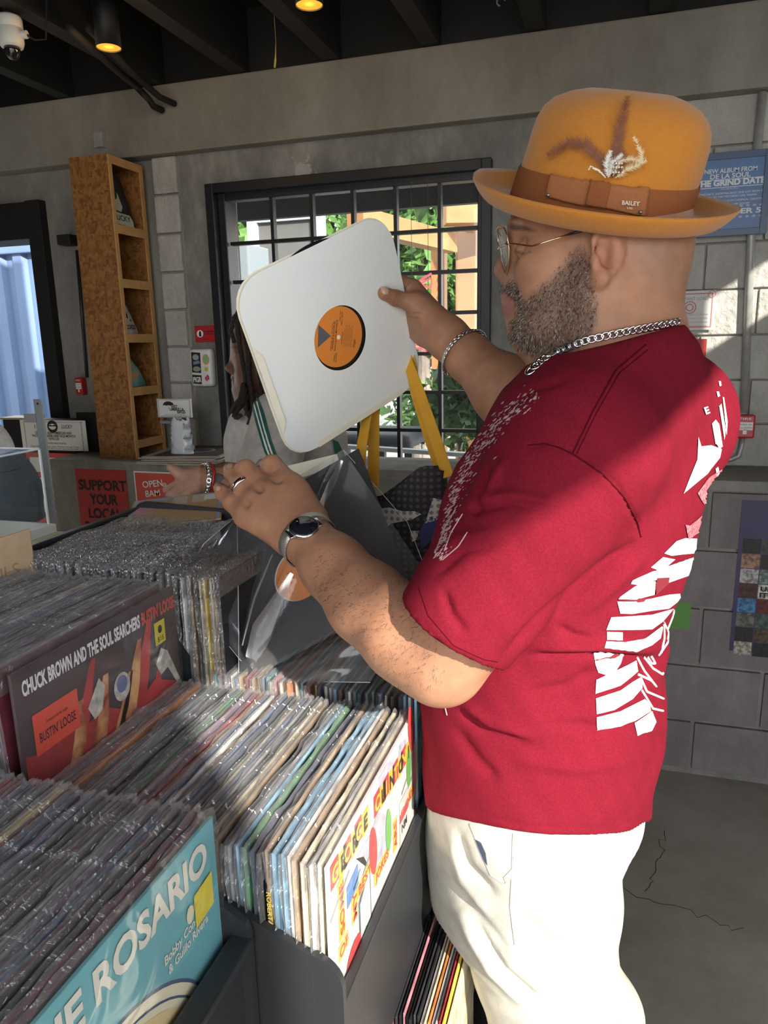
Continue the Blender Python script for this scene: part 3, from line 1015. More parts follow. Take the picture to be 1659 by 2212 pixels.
poly2d(bm, [(0.01, 0.075), (0.05, 0.06), (0.052, 0.075), (0.03, 0.13), (0.022, 0.13), (0.03, 0.085), (0.01, 0.09)], o, ux, uy, 0.0012)
poly2d(bm, [(0.06, 0.05), (0.066, 0.048), (0.066, 0.058), (0.06, 0.058)], o, ux, uy, 0.0012)
obj('lettering', bm, 'ink', tt)
tt, o, ux, uy = cloth_item('folded_shirt', 'teal folded shirt with faded orange print in the lower bay of the shelf', 'shirt', sh_z[3], [(0.002, 0), (0.118, 0), (0.12, 0.012), (0.095, 0.07), (0.05, 0.125), (0.002, 0.165)], 'tee_teal')
bm = nbm()
poly2d(bm, ellipse(0.055, 0.045, 0.03, 0.014, 16, rot=0.4), o, ux, uy, 0.001)
poly2d(bm, [(0.005, 0.13), (0.04, 0.1), (0.07, 0.07), (0.062, 0.07), (0.03, 0.09), (0.005, 0.11)], o, ux, uy, 0.001)
obj('print', bm, 'tee_orange', tt)

# ---- flat printed things on walls: a sheet with its lettering
def sheet(name, label, cat, p0, p1, y, m, thick=0.002, frame=None, fw=0.012, fm=None, group=None):
    """upright sheet facing the room, lower-left p0 and upper-right p1 as (x, z)"""
    t = thing(name, label, cat, ((p0[0] + p1[0]) / 2, y, p0[1]), group)
    obj('sheet', box((p0[0], y - thick, p0[1]), (p1[0], y, p1[1])), m, t)
    if frame:
        obj('frame', ring(p0[0] - fw, p1[0] + fw, p0[1] - fw, p1[1] + fw, fw, y - thick - 0.006, y, 0.001), frame, t)
    return t, Vector((p0[0], y - thick, p0[1])), Vector((1, 0, 0)), Vector((0, 0, 1)), p1[0] - p0[0], p1[1] - p0[1]
# SUPPORT YOUR LOCAL RECORD STORE
a, b = at_y(162, 1012, YF), at_y(271, 1012, YF)
t, o, ux, uy, w, h = sheet('poster', 'red poster with black SUPPORT YOUR LOCAL RECORD STORE lettering on the low wall', 'poster', (a.x, a.z - 0.345), (b.x, a.z), YF - 0.001, 'poster_red')
bm = nbm()
for i, (s, wd) in enumerate((('SUPPORT', 0.95), ('YOUR', 0.56), ('LOCAL', 0.66), ('RECORD', 0.84), ('STORE', 0.74))):
    add_text(bm, s, 0.52 * w, h - 0.052 - 0.058 * (i + 0.55), 0.041, o, ux, uy, bold=0.035, width=wd * w)
obj('lettering', bm, 'ink', t)
# OPEN @ 8AM
a, b = at_y(289, 1017, YF), at_y(400, 1020, YF)
t, o, ux, uy, w, h = sheet('poster', 'orange red OPEN AT 8AM poster with a black cat on the low wall', 'poster', (a.x, a.z - 0.36), (a.x + 0.27, a.z), YF - 0.001, 'paper')
obj('print', box((a.x + 0.006, YF - 0.0042, a.z - 0.354), (a.x + 0.264, YF - 0.0034, a.z - 0.006)), 'poster_orange_red', t)
bm = nbm()
o2 = o - Vector((0, 0.0022, 0))
add_text(bm, 'OPEN', 0.085, h - 0.06, 0.026, o2, ux, uy, bold=0.012, rot=0.12)
add_text(bm, '@', 0.14, h - 0.056, 0.014, o2, ux, uy, bold=0.012, rot=0.12)
add_text(bm, '8AM', 0.082, h - 0.098, 0.026, o2, ux, uy, bold=0.012, rot=0.12)
obj('lettering', bm, 'white_ink', t)
bm = nbm()
poly2d(bm, [(0.07, h - 0.15), (0.1, h - 0.14), (0.125, h - 0.145), (0.17, h - 0.12), (0.172, h - 0.15), (0.19, h - 0.2), (0.18, h - 0.26), (0.09, h - 0.26), (0.075, h - 0.2)], o2, ux, uy, 0.0006)
obj('cat_print', bm, 'ink', t)
a = at_y(468, 1035, YF)
t, o, ux, uy, w, h = sheet('poster', 'orange red poster with pale border behind the ringed hand', 'poster', (a.x - 0.1, a.z - 0.3), (a.x + 0.2, a.z + 0.02), YF - 0.001, 'paper')
obj('print', box((a.x - 0.094, YF - 0.0042, a.z - 0.294), (a.x + 0.194, YF - 0.0034, a.z + 0.014)), 'poster_orange_red', t)

# black cabinet and the printed notice on it
Yc = 2.62
a, b = at_y(5, 905, Yc), at_y(205, 895, Yc)
t = thing('black_cabinet', 'black wooden cabinet behind the end of the concrete ledge', 'cabinet', (-2.4, Yc, 0))
obj('body', box((a.x, Yc, 0), (-2.215, Yc + 0.08, a.z), 0.004), 'black_paint', t)
obj('back_panel', box((-2.215, Yc + 0.03, LEDGE), (b.x, Yc + 0.045, b.z + 0.004), 0.002), 'black_paint', t)
obj('cap_board', box((a.x, Yc - 0.02, a.z), (a.x + 0.16, Yc + 0.08, a.z + 0.008)), mat('cap_wood', (0.42, 0.36, 0.28), 0.6, var=0.2), t)
a, b = at_y(41, 907, Yc - 0.005), at_y(182, 903, Yc - 0.005)
zb = at_y(100, 972, Yc).z
t, o, ux, uy, w, h = sheet('notice', 'white notice with dotted border and round badge before the black cabinet', 'notice', (a.x, zb), (b.x, a.z), Yc + 0.0, 'paper')
bm = nbm()
for (x, y, s, wd) in ((0.3 * w, 0.78 * h, '1-800', 0.15 * w), (0.72 * w, 0.78 * h, 'LUCKY', 0.16 * w)):
    add_text(bm, s, x, y - 0.006, 0.016, o, ux, uy, bold=0.01, width=wd)
add_text(bm, 'CELEBRATE ASIAN AMERICAN AND', 0.5 * w, 0.54 * h, 0.011, o, ux, uy, bold=0.02, width=0.56 * w)
add_text(bm, 'PACIFIC ISLANDER HERITAGE MONTH', 0.5 * w, 0.44 * h, 0.011, o, ux, uy, bold=0.02, width=0.66 * w)
add_text(bm, 'WITH US!', 0.5 * w, 0.34 * h, 0.011, o, ux, uy, bold=0.02, width=0.16 * w)
add_text(bm, 'IN AFFORDABLE DISHES', 0.5 * w, 0.21 * h, 0.007, o, ux, uy, width=0.36 * w)
add_text(bm, 'Enjoy half price drinks every Monday through Friday', 0.5 * w, 0.1 * h, 0.007, o, ux, uy, width=0.74 * w)
add_text(bm, 'from 12 featured $10 lunch specials include', 0.5 * w, 0.03 * h, 0.007, o, ux, uy, width=0.7 * w)
for k in range(40):
    x = 0.06 * w + 0.88 * w * k / 39
    poly2d(bm, [(x, 0.93 * h), (x + 0.004, 0.93 * h), (x + 0.004, 0.945 * h), (x, 0.945 * h)], o, ux, uy)
for k in range(18):
    y = 0.02 * h + 0.9 * h * k / 17
    for x in (0.06 * w, 0.93 * w):
        poly2d(bm, [(x, y), (x + 0.003, y), (x + 0.003, y + 0.004), (x, y + 0.004)], o, ux, uy)
obj('lettering', bm, 'ink', t)
bm = nbm()
poly2d(bm, ellipse(0.5 * w, 0.79 * h, 0.027, 0.027, 24), o, ux, uy, 0.0008)
bm2 = nbm()
poly2d(bm2, ellipse(0.5 * w, 0.785 * h, 0.019, 0.013, 16), o, ux, uy, 0.0012)
poly2d(bm2, [(0.5 * w - 0.018, 0.8 * h), (0.5 * w - 0.014, 0.88 * h), (0.5 * w - 0.005, 0.83 * h), (0.5 * w + 0.005, 0.83 * h), (0.5 * w + 0.014, 0.88 * h), (0.5 * w + 0.018, 0.8 * h)], o, ux, uy, 0.0012)
obj('badge', bm, 'ink', t)
obj('badge_face', bm2, 'white_ink', t)
# menu poster below it, left of the ledge's end
a, b = at_y(50, 978, Yc - 0.02), at_y(94, 1060, Yc - 0.02)
t, o, ux, uy, w, h = sheet('menu_poster', 'red and white food menu poster under the white notice', 'poster', (a.x, b.z - 0.2), (-2.215, a.z), Yc - 0.005, 'poster_orange_red')
bm = nbm()
bm2 = nbm()
for k in range(3):
    z = h - 0.05 - 0.09 * k
    poly2d(bm, [(0.02, z - 0.035), (w - 0.02, z - 0.035), (w - 0.02, z + 0.03), (0.02, z + 0.03)], o, ux, uy)
    poly2d(bm2, ellipse(0.5 * w, z, 0.03, 0.025, 16), o, ux, uy, 0.0012)
obj('print', bm, 'white_ink', t)
obj('dish_print', bm2, mat('dish_brown', (0.2, 0.1, 0.05), 0.6), t)

# WET UMBRELLA BAGS stand and bags on the ledge
y = 2.52
a, b = at_y(341, 861, y), at_y(413, 859, y)
zl = at_y(350, 901, y).z
t, o, ux, uy, w, h = sheet('umbrella_bag_sign', 'white WET UMBRELLA BAGS sign over the bag dispenser on the ledge', 'sign', (a.x, zl), (b.x, a.z), y, 'white_plastic', 0.006)
obj('border', ring(a.x, b.x, zl, a.z, 0.006, y - 0.01, y - 0.005, 0.001), mat('grey_plastic', (0.5, 0.5, 0.5), 0.4), t)
bm = nbm()
for i, (s, x, wd) in enumerate((('WET', 0.5, 0.2), ('UMBRELLA', 0.57, 0.42), ('BAGS', 0.7, 0.24))):
    add_text(bm, s, x * w, (0.5 - 0.14 * i) * h, 0.0115, o, ux, uy, bold=0.03, width=wd * w)
add_text(bm, 'please use and keep our floor dry', 0.5 * w, 0.12 * h, 0.004, o, ux, uy, width=0.6 * w)
poly2d(bm, [(0.17 * w, 0.62 * h)] + [(0.33 * w + 0.16 * w * math.cos(math.pi - math.pi * k / 10), 0.66 * h + 0.2 * h * math.sin(math.pi * k / 10)) for k in range(11)] + [(0.44 * w, 0.66 * h), (0.385 * w, 0.62 * h), (0.33 * w, 0.66 * h), (0.27 * w, 0.62 * h), (0.22 * w, 0.66 * h)], o, ux, uy)
poly2d(bm, [(0.325 * w, 0.64 * h), (0.335 * w, 0.64 * h), (0.335 * w, 0.45 * h), (0.325 * w, 0.45 * h)], o, ux, uy)
obj('lettering', bm, 'ink', t)
obj('post', box(((a.x + b.x) / 2 - 0.01, y, LEDGE), ((a.x + b.x) / 2 + 0.015, y + 0.015, a.z - 0.02)), 'grey_steel', t)
obj('foot', box(((a.x + b.x) / 2 - 0.03, y - 0.02, LEDGE), ((a.x + b.x) / 2 + 0.04, y + 0.06, LEDGE + 0.006)), 'grey_steel', t)
obj('bag_hook', box((a.x + 0.02, y - 0.03, zl - 0.022), (b.x - 0.02, y + 0.01, zl - 0.012)), 'grey_steel', t)
bm = nbm()
c = at_y(391, 938, 2.48)
def crumple(u, v):
    return 0.006 * math.sin(13 * u + 7 * v) + 0.005 * math.sin(29 * v - 11 * u) + 0.004 * math.sin(41 * u + 3)
rows = []
for i in range(15):
    v = i / 14
    z = c.z + 0.068 - 0.142 * v
    row = []
    for k in range(24):
        a2 = 2 * math.pi * k / 24
        rx = 0.036 + 0.012 * v + crumple(k / 4.0, v * 3)
        ry = 0.012 + 0.012 * v + 0.5 * crumple(k / 3.0, v * 4)
        top = 0.02 * abs(math.sin(a2 * 1.5)) if i == 0 else 0
        row.append(bm.verts.new((c.x + rx * math.cos(a2), c.y + ry * math.sin(a2), max(z - top, LEDGE + 0.001))))
    rows.append(row)
for r0, r1 in zip(rows, rows[1:]):
    for k in range(24):
        bm.faces.new([r0[k], r1[k], r1[(k + 1) % 24], r0[(k + 1) % 24]])
bm.faces.new(rows[-1])
tag(obj('bag_bundle', bm, mat('bag_white', (0.72, 0.75, 0.8), 0.25, spec=0.6), smooth=True, origin=(c.x, c.y, LEDGE)), 'bundle of white plastic bags hanging under the umbrella bag sign', 'bag')

# white box covered with stickers, red sign above it
a, b = at_y(414, 754, YB - 0.02), at_y(466, 834, YB - 0.02)
t = thing('wall_box', 'white rounded box covered with stickers on the pier beside the window', 'box', ((a.x + b.x) / 2, YB, b.z))
obj('body', box((a.x, YB - 0.045, b.z), (b.x, YB + 0.0, a.z), 0.014), 'white_plastic', t, True)
o, ux, uy, w, h = Vector((a.x, YB - 0.045, b.z)), Vector((1, 0, 0)), Vector((0, 0, 1)), b.x - a.x, a.z - b.z
def sticker(pts, m, lift=0.0008):
    bm = nbm()
    poly2d(bm, pts, o, ux, uy, lift)
    return obj('sticker', bm, m, t)
sticker([(0.1 * w, 0.38 * h), (0.52 * w, 0.36 * h), (0.54 * w, 0.9 * h), (0.12 * w, 0.92 * h)], 'ink')
sticker(ellipse(0.32 * w, 0.78 * h, 0.15 * w, 0.08 * h, 12), mat('sticker_grey', (0.35, 0.36, 0.36), 0.5), 0.0013)
sticker(ellipse(0.33 * w, 0.47 * h, 0.18 * w, 0.07 * h, 14), mat('sticker_green', (0.3, 0.33, 0.22), 0.6), 0.0013)
sticker([(0.2 * w, 0.58 * h), (0.5 * w, 0.62 * h), (0.46 * w, 0.7 * h), (0.18 * w, 0.66 * h)], mat('sticker_blue', (0.2, 0.24, 0.34), 0.6), 0.0013)
sticker([(0.1 * w, 0.08 * h), (0.52 * w, 0.06 * h), (0.53 * w, 0.3 * h), (0.1 * w, 0.32 * h)], 'ink', 0.0008)
bm = nbm()
add_text(bm, 'PIGR', 0.32 * w, 0.12 * h, 0.02, o, ux, uy, bold=0.03, lift=0.0014, width=0.38 * w)
obj('sticker_lettering', bm, 'white_ink', t)
sticker(ellipse(0.78 * w, 0.72 * h, 0.16 * w, 0.14 * h, 18), mat('sticker_rim', (0.75, 0.35, 0.12), 0.5))
sticker(ellipse(0.78 * w, 0.73 * h, 0.11 * w, 0.1 * h, 16), mat('sticker_lime', (0.2, 0.5, 0.22), 0.5), 0.0013)
sticker([(0.68 * w, 0.48 * h), (0.74 * w, 0.54 * h), (0.8 * w, 0.5 * h), (0.88 * w, 0.53 * h), (0.85 * w, 0.44 * h), (0.78 * w, 0.4 * h), (0.7 * w, 0.42 * h)], mat('sticker_yellow', (0.75, 0.5, 0.06), 0.5))
sticker([(0.78 * w + 0.1 * w * (1 if k % 2 else 0.5) * math.cos(k * math.pi / 8), 0.22 * h + 0.11 * h * (1 if k % 2 else 0.5) * math.sin(k * math.pi / 8)) for k in range(16)], mat('sticker_red', (0.7, 0.08, 0.2), 0.5))
a, b = at_y(421, 704, YB), at_y(468, 739, YB)
t, o, ux, uy, w, h = sheet('wall_sign', 'small red sign with round pictogram above the stickered box', 'sign', (a.x, b.z), (b.x, a.z), YB, 'alarm_red', 0.004)
bm = nbm()
poly2d(bm, ellipse(0.25 * w, 0.52 * h, 0.16 * w, 0.22 * h, 18), o, ux, uy)
obj('pictogram_disc', bm, 'white_ink', t)
bm = nbm()
poly2d(bm, [(0.2 * w, 0.36 * h), (0.32 * w, 0.36 * h), (0.28 * w, 0.52 * h), (0.3 * w, 0.66 * h), (0.24 * w, 0.7 * h), (0.2 * w, 0.55 * h)], o, ux, uy, 0.0012)
add_text(bm, 'NO SMOKING', 0.68 * w, 0.6 * h, 0.006, o, ux, uy, bold=0.02, width=0.45 * w)
add_text(bm, 'IN THIS AREA', 0.68 * w, 0.46 * h, 0.006, o, ux, uy, bold=0.02, width=0.5 * w)
add_text(bm, 'THANK YOU', 0.5 * w, 0.15 * h, 0.005, o, ux, uy, width=0.36 * w)
obj('lettering', bm, 'ink', t)

# records lying on the ledge
mat('card_brown', (0.42, 0.37, 0.32), 0.7, var=0.1, scale=15)
mat('card_dark', (0.07, 0.065, 0.06), 0.6, var=0.2, scale=15)
cz = LEDGE
for i in range(5):
    cc = Vector((-1.6 + R.uniform(-0.015, 0.015), 2.56 + R.uniform(-0.015, 0.015), cz))
    t = thing('record', ['bottom tan record sleeve of the pile lying on the ledge', 'second tan record sleeve from the bottom of the ledge pile', 'middle tan record sleeve of the pile on the ledge', 'second tan record sleeve from the top of the ledge pile', 'top record of the ledge pile with a dark cover and pale ring'][i], 'record', cc, 'records lying on the concrete ledge')
    rot = Matrix.Translation(cc) @ Matrix.Rotation(R.uniform(-0.05, 0.05) + 0.12, 4, 'Z')
    bm = nbm()
    add_box(bm, (-0.157, -0.157, 0.0005), (0.157, 0.157, 0.0055), 0.001, rot)
    obj('sleeve', bm, 'card_brown', t)
    if i == 4:
        bm = nbm()
        poly2d(bm, [(-0.12, -0.145), (0.14, -0.145), (0.14, 0.14), (-0.12, 0.14)], rot @ Vector((0, 0, 0.0055)), rot.to_3x3() @ Vector((1, 0, 0)), rot.to_3x3() @ Vector((0, 1, 0)))
        obj('print', bm, 'card_dark', t)
        bm = nbm()
        oo = ellipse(0.02, 0, 0.055, 0.055, 24)
        ii = ellipse(0.02, 0, 0.042, 0.042, 24)
        for k in range(24):
            poly2d(bm, [oo[k], oo[(k + 1) % 24], ii[(k + 1) % 24], ii[k]], rot @ Vector((0, 0, 0.0055)), rot.to_3x3() @ Vector((1, 0, 0)), rot.to_3x3() @ Vector((0, 1, 0)), 0.0014)
        obj('ring_print', bm, 'card_brown', t)
    cz += 0.0062

# ---- right wall: framed blue poster, occupancy notice, purple poster, scraps
mat('frame_navy', (0.06, 0.1, 0.19), 0.35)
mat('print_blue', (0.075, 0.17, 0.36), 0.35, var=0.12, scale=6)
mat('print_pale', (0.7, 0.73, 0.78), 0.5)
a, b = at_y(1520, 350, YB - 0.02), at_y(1640, 492, YB - 0.02)
x0 = at_y(1470, 400, YB).x
x1 = at_y(1645, 400, YB).x
t, o, ux, uy, w, h = sheet('framed_poster', 'blue framed concert poster on the pale block wall behind the orange hat', 'poster', (x0, b.z), (x1, a.z), YB - 0.028, 'print_blue', 0.004, 'frame_navy', 0.02)
xc = at_y(1571, 430, YB).x - x0
bm = nbm()
def L(s, py, size, wd, bold=0.0, dx=0):
    z = at_y(1571, py, YB).z - b.z
    add_text(bm, s, xc + dx, z, size, o, ux, uy, bold=bold, width=wd)
L('NEW ALBUM FROM', 377, 0.013, 0.15, 0.02)
L('DE LA SOUL', 389, 0.014, 0.115, 0.02)
L('THE GRIND DATE', 404, 0.017, 0.2, 0.05)
L('PRODUCED BY DE LA', 413, 0.004, 0.05)
L('THE GRIND DATE, SHOPPING BAGS (SHE GOT FROM YOU)', 423, 0.006, 0.22)
L('AND IT\'S LIKE THAT FEATURING CARL THOMAS', 430, 0.006, 0.16)
L('SPECIAL GUEST APPEARANCES BY COMMON, GHOSTFACE,', 439, 0.006, 0.22)
L('FLAVA FLAV AND MF DOOM', 447, 0.006, 0.12)
L('* * * * * * * * * * *', 456, 0.012, 0.2)
L('OCTOBER 5', 466, 0.015, 0.17, 0.03, 0.01)
L('* * * * * * * * * * *', 479, 0.012, 0.2)
for py in (391.5, 408):
    z = at_y(1571, py, YB).z - b.z
    poly2d(bm, [(xc - 0.1, z - 0.001), (xc + 0.1, z - 0.001), (xc + 0.1, z + 0.001), (xc - 0.1, z + 0.001)], o, ux, uy)
obj('lettering', bm, 'print_pale', t)
mat('notice_paper', (0.62, 0.6, 0.6), 0.6)
mat('pink_ink', (0.5, 0.14, 0.14), 0.6)
a, b = at_y(1452, 630, YB - 0.015), at_y(1541, 712, YB - 0.015)
t, o, ux, uy, w, h = sheet('notice', 'white OCCUPANT LOAD notice with red border on the block wall behind the neck', 'notice', (a.x - 0.02, b.z), (b.x, a.z), YB - 0.012, 'notice_paper')
obj('border', ring(a.x - 0.01, b.x - 0.008, b.z + 0.008, a.z - 0.008, 0.003, YB - 0.0148, YB - 0.0142, 0), 'pink_ink', t)
bm = nbm()
add_text(bm, 'OCCUPANT LOAD', 0.5 * w, h - 0.03, 0.011, o, ux, uy, bold=0.01, width=0.72 * w)
for k in range(4):
    add_text(bm, 'approved number of persons in this room', 0.5 * w, 0.38 * h - 0.012 * k, 0.005, o, ux, uy, width=0.74 * w)
obj('lettering', bm, mat('faded_ink', (0.3, 0.29, 0.3), 0.6), t)
bm = nbm()
for (cx, cy, ro, ri) in ((0.5 * w, 0.58 * h, 0.02, 0.017), (0.5 * w, 0.58 * h, 0.012, 0.009), (w - 0.012, h - 0.012, 0.012, 0.01)):
    oo, ii = ellipse(cx, cy, ro, ro, 24), ellipse(cx, cy, ri, ri, 24)
    for k in range(24):
        poly2d(bm, [oo[k], oo[(k + 1) % 24], ii[(k + 1) % 24], ii[k]], o, ux, uy, 0.0012)
obj('seal', bm, 'pink_ink', t)
a, b = at_y(1480, 733, YB - 0.01), at_y(1522, 800, YB - 0.01)
t, o, ux, uy, w, h = sheet('notice', 'plain dark red card on the block wall behind the man\'s collar', 'notice', (a.x, b.z), (b.x, a.z), YB - 0.012, 'poster_red')
Yl = YF - 0.001
mat('poster_purple', (0.045, 0.032, 0.1), 0.5, var=0.1, scale=5)
a, b = at_y(1598, 1080, Yl), at_y(1580, 1405, Yl)
x0 = (a.x + b.x) / 2
t, o, ux, uy, w, h = sheet('poster', 'dark purple poster with a grid of record covers on the plum block wall', 'poster', (x0, b.z), (x0 + 0.42, a.z), Yl, 'poster_purple')
cells = [['#1b1b1b', '#3a3a3a', '#202020', '#2a2020'], ['#8f6a5a', '#2c1a1a', '#353030', '#1f3a35'], ['#9a9a98', '#6d7a76', '#222222', '#3c3c3c'], ['#45221a', '#b0b0aa', '#1a2030', '#402020'], ['#3c6f9a', '#5a1f1f', '#2f5a55', '#222222'], ['#5a5f5a', '#3f5048', '#303030', '#705050'], ['#201c22', '#4a3c30', '#8a8a80', '#303030'], ['#9a958a', '#222024', '#5a2a22', '#333333']]
cw = 0.052
for r_, row in enumerate(cells):
    for c_, hx in enumerate(row):
        col = tuple((int(hx[i:i + 2], 16) / 255) ** 2.2 for i in (1, 3, 5))
        x = 0.012 + c_ * (cw + 0.003)
        y = h - 0.118 - (r_ + 1) * 0.0485
        bm = nbm()
        poly2d(bm, [(x, y), (x + cw, y), (x + cw, y + 0.046), (x, y + 0.046)], o, ux, uy)
        q = obj('cover_print', bm, mat('cover_' + hx[1:], col, 0.5, var=0.5, scale=70, contrast=(0.42, 0.58)), t)
        if (r_, c_) == (3, 1):
            bm = nbm()
            add_text(bm, 'UN', x + cw / 2, y + 0.025, 0.015, o, ux, uy, bold=0.04, width=0.04, lift=0.0012)
            add_text(bm, 'ITY', x + cw / 2, y + 0.005, 0.015, o, ux, uy, bold=0.04, width=0.042, lift=0.0012)
            obj('cover_lettering', bm, 'ink', q)
bm = nbm()
poly2d(bm, ellipse(0.135, h - 0.07, 0.045, 0.03, 24), o, ux, uy)
obj('oval_print', bm, mat('print_grey', (0.45, 0.43, 0.42), 0.5), t)
a, b = at_y(1462, 1300, Yl), at_y(1489, 1360, Yl)
t, o, ux, uy, w, h = sheet('notice', 'green card on the plum block wall behind the man\'s back', 'notice', (a.x - 0.03, b.z), (b.x, a.z), Yl, mat('green_card', (0.12, 0.3, 0.06), 0.6))
# ================================================================== RECORD RACK AND RECORDS
YA0, YA1 = 0.235, 0.552
YB0, YB1 = 0.576, 0.892
YC0, YC1 = 0.932, 1.248
XPL = -0.241                  # lower front panel
rack = thing('record_rack', 'black metal two-tier record rack in front of the man', 'rack', (-0.55, 0.75, 0))
def rpart(name, bm, smooth=False):
    return obj(name, bm, 'black_metal', rack, smooth)
def prof_plate(name, pts, y0, y1):
    bm = nbm()
    a = [bm.verts.new((x, y0, z)) for x, z in pts]
    b = [bm.verts.new((x, y1, z)) for x, z in pts]
    n = len(pts)
    bm.faces.new(a)
    bm.faces.new(b[::-1])
    for i in range(n):
        bm.faces.new([a[i], b[i], b[(i + 1) % n], a[(i + 1) % n]])
    bmesh.ops.recalc_face_normals(bm, faces=bm.faces)
    return rpart(name, bm)
# front panels
rpart('front_panel', box((XPL, 0.572, 0.612), (XPL + 0.006, 1.31, 0.802), 0.002))
rpart('front_rail', box((XPL - 0.004, 0.572, 0.796), (XPL + 0.007, 1.31, 0.804), 0.002))
rpart('front_panel', box((-0.343, 0.16, 0.45), (-0.337, 0.556, 0.872), 0.002))
rpart('front_rail', box((-0.347, 0.16, 0.866), (-0.322, 0.556, 0.876), 0.003))
def rounded_front(xb, zb, xf, zt_back, zt_front, r, zlow):
    pts = [(xb, zlow), (xb, zb), (xb + 0.25, zb), (xf - 0.16, zt_back)]
    pts += [(xf - r + r * math.sin(math.pi / 2 * k / 8), zt_front - r + r * math.cos(math.pi / 2 * k / 8)) for k in range(9)]
    pts += [(xf, zlow)]
    return pts
prof_plate('divider', rounded_front(-1.0, 1.0, -0.232, 0.915, 0.862, 0.035, 0.1), 0.565, 0.573)
prof_plate('divider', [(-1.0, 0.1), (-1.0, 0.93), (-0.4, 0.93), (-0.352, 0.906), (-0.33, 0.892), (-0.326, 0.88), (-0.326, 0.1)], 0.554, 0.562)
prof_plate('divider', rounded_front(-1.0, 0.93, -0.26, 0.84, 0.8, 0.035, 0.4), 0.906, 0.914)
prof_plate('divider', [(-1.0, 0.64), (-1.0, 1.03), (-0.64, 1.03), (-0.61, 0.99), (-0.61, 0.64)], 0.914, 0.922)
# far side panel with its rounded shoulders
pts = [(-0.96, 0.0), (-0.96, 1.1)] + [(-0.93 - 0.03 * math.cos(math.pi / 2 * k / 6), 1.11 + 0.03 * math.sin(math.pi / 2 * k / 6)) for k in range(7)] + [(-0.7, 1.13), (-0.6, 1.04), (-0.45, 0.92), (-0.26, 0.84)] + [(-0.27 + 0.035 * math.sin(math.pi / 2 * k / 6), 0.795 + 0.035 * math.cos(math.pi / 2 * k / 6)) for k in range(7)] + [(-0.235, 0.0)]
prof_plate('side_panel', pts, 1.29, 1.30)
prof_plate('side_panel', [(-1.0, 0.0), (-1.0, 0.9), (-0.4, 0.9), (-0.33, 0.86), (-0.33, 0.0)], 0.16, 0.168)
# shelves (bin floors), risers, back
rpart('bin_floor', box((-1.0, 0.573, 0.632), (XPL, 1.29, 0.641)))
rpart('bin_floor', box((-1.0, 0.168, 0.682), (-0.343, 0.554, 0.69)))
rpart('bin_floor', box((-1.0, 0.573, 0.782), (-0.612, 1.29, 0.79)))
rpart('riser', box((-0.612, 0.573, 0.641), (-0.606, 1.29, 0.84)))
rpart('back_panel', box((-0.955, 0.9, 0.6), (-0.945, 1.29, 1.125), 0.002))
rpart('back_panel', box((-1.01, 0.168, 0.0), (-1.0, 0.9, 1.0), 0.002))
rpart('back_rail', box((-0.957, 0.9, 1.12), (-0.943, 1.29, 1.128), 0.002))
# lower bin set back under the panel
rpart('lower_floor', box((-0.75, 0.573, 0.19), (-0.14, 1.29, 0.2)))
rpart('lower_back', box((-0.76, 0.573, 0.0), (-0.75, 1.29, 0.632)))
rpart('lower_front', box((-0.14, 0.573, 0.12), (-0.134, 1.29, 0.24), 0.002))
rpart('plinth', box((-0.75, 0.18, 0.0), (-0.1, 1.28, 0.12)))

# ---- records
objcol_mat('jacket', 0.45, 0.35, 28.0)
clear_mat('poly_sleeve', (0.97, 0.97, 0.98), 0.24, 0.1, 0.08, 0.8, 90.0)
clear_mat('poly_cover', (0.97, 0.97, 0.98), 0.05, 0.03, 0.1, 0.5, 9.0)
RW = 0.315
def jacket_mesh(t=0.0036, w=RW, h=RW):
    bm = nbm()
    add_box(bm, (-t, 0, 0), (0, w, h), 0.0007)
    me = bpy.data.meshes.new('jacket')
    bm.to_mesh(me)
    bm.free()
    me.materials.append(MATS['jacket'])
    return me
def poly_mesh(seed, w=RW, h=RW, tall=0.014, n=16, jx=0.0022):
    """the loose top and edges of a clear outer sleeve: a crinkled fringe round the jacket"""
    rr = random.Random(seed)
    bm = nbm()
    rows = []
    for i in range(n + 1):
        y = -0.004 + (w + 0.008) * i / n
        hh = tall * rr.uniform(0.55, 1.2)
        sx = rr.uniform(-jx, jx)
        rows.append([bm.verts.new((0.0012, y, h - 0.03)), bm.verts.new((0.0016 + rr.uniform(-0.0006, 0.001), y, h + 0.001)), bm.verts.new((-0.0018 + sx, y + rr.uniform(-0.002, 0.002), h + hh)), bm.verts.new((-0.0048, y, h - 0.002))])
    for a, b in zip(rows, rows[1:]):
        for k in range(3):
            bm.faces.new([a[k], b[k], b[k + 1], a[k + 1]])
    for ys, sg in ((0.0, -1), (w, 1)):
        pr = None
        for i in range(9):
            z = (h + 0.004) * i / 8
            row = [bm.verts.new((0.0012, ys, z)), bm.verts.new((-0.0018 + rr.uniform(-0.002, 0.002), ys + sg * rr.uniform(0.003, 0.009), z)), bm.verts.new((-0.0048, ys, z))]
            if pr:
                for k in range(2):
                    bm.faces.new([pr[k], row[k], row[k + 1], pr[k + 1]])
            pr = row
    me = bpy.data.meshes.new('plastic_sleeve')
    bm.to_mesh(me)
    bm.free()
    me.materials.append(MATS['poly_sleeve'])
    return me
JM = [jacket_mesh(0.0032), jacket_mesh(0.0042)]
PM = [poly_mesh(s, tall=0.006, jx=0.0016) for s in range(6)]
clear_mat('poly_low', (0.97, 0.97, 0.98), 0.1, 0.1, 0.12, 1.0, 60.0)
for m_ in PM:
    m_.materials[0] = MATS['poly_low']
PMT = [poly_mesh(s + 20, tall=0.012, n=11, jx=0.0016) for s in range(6)]
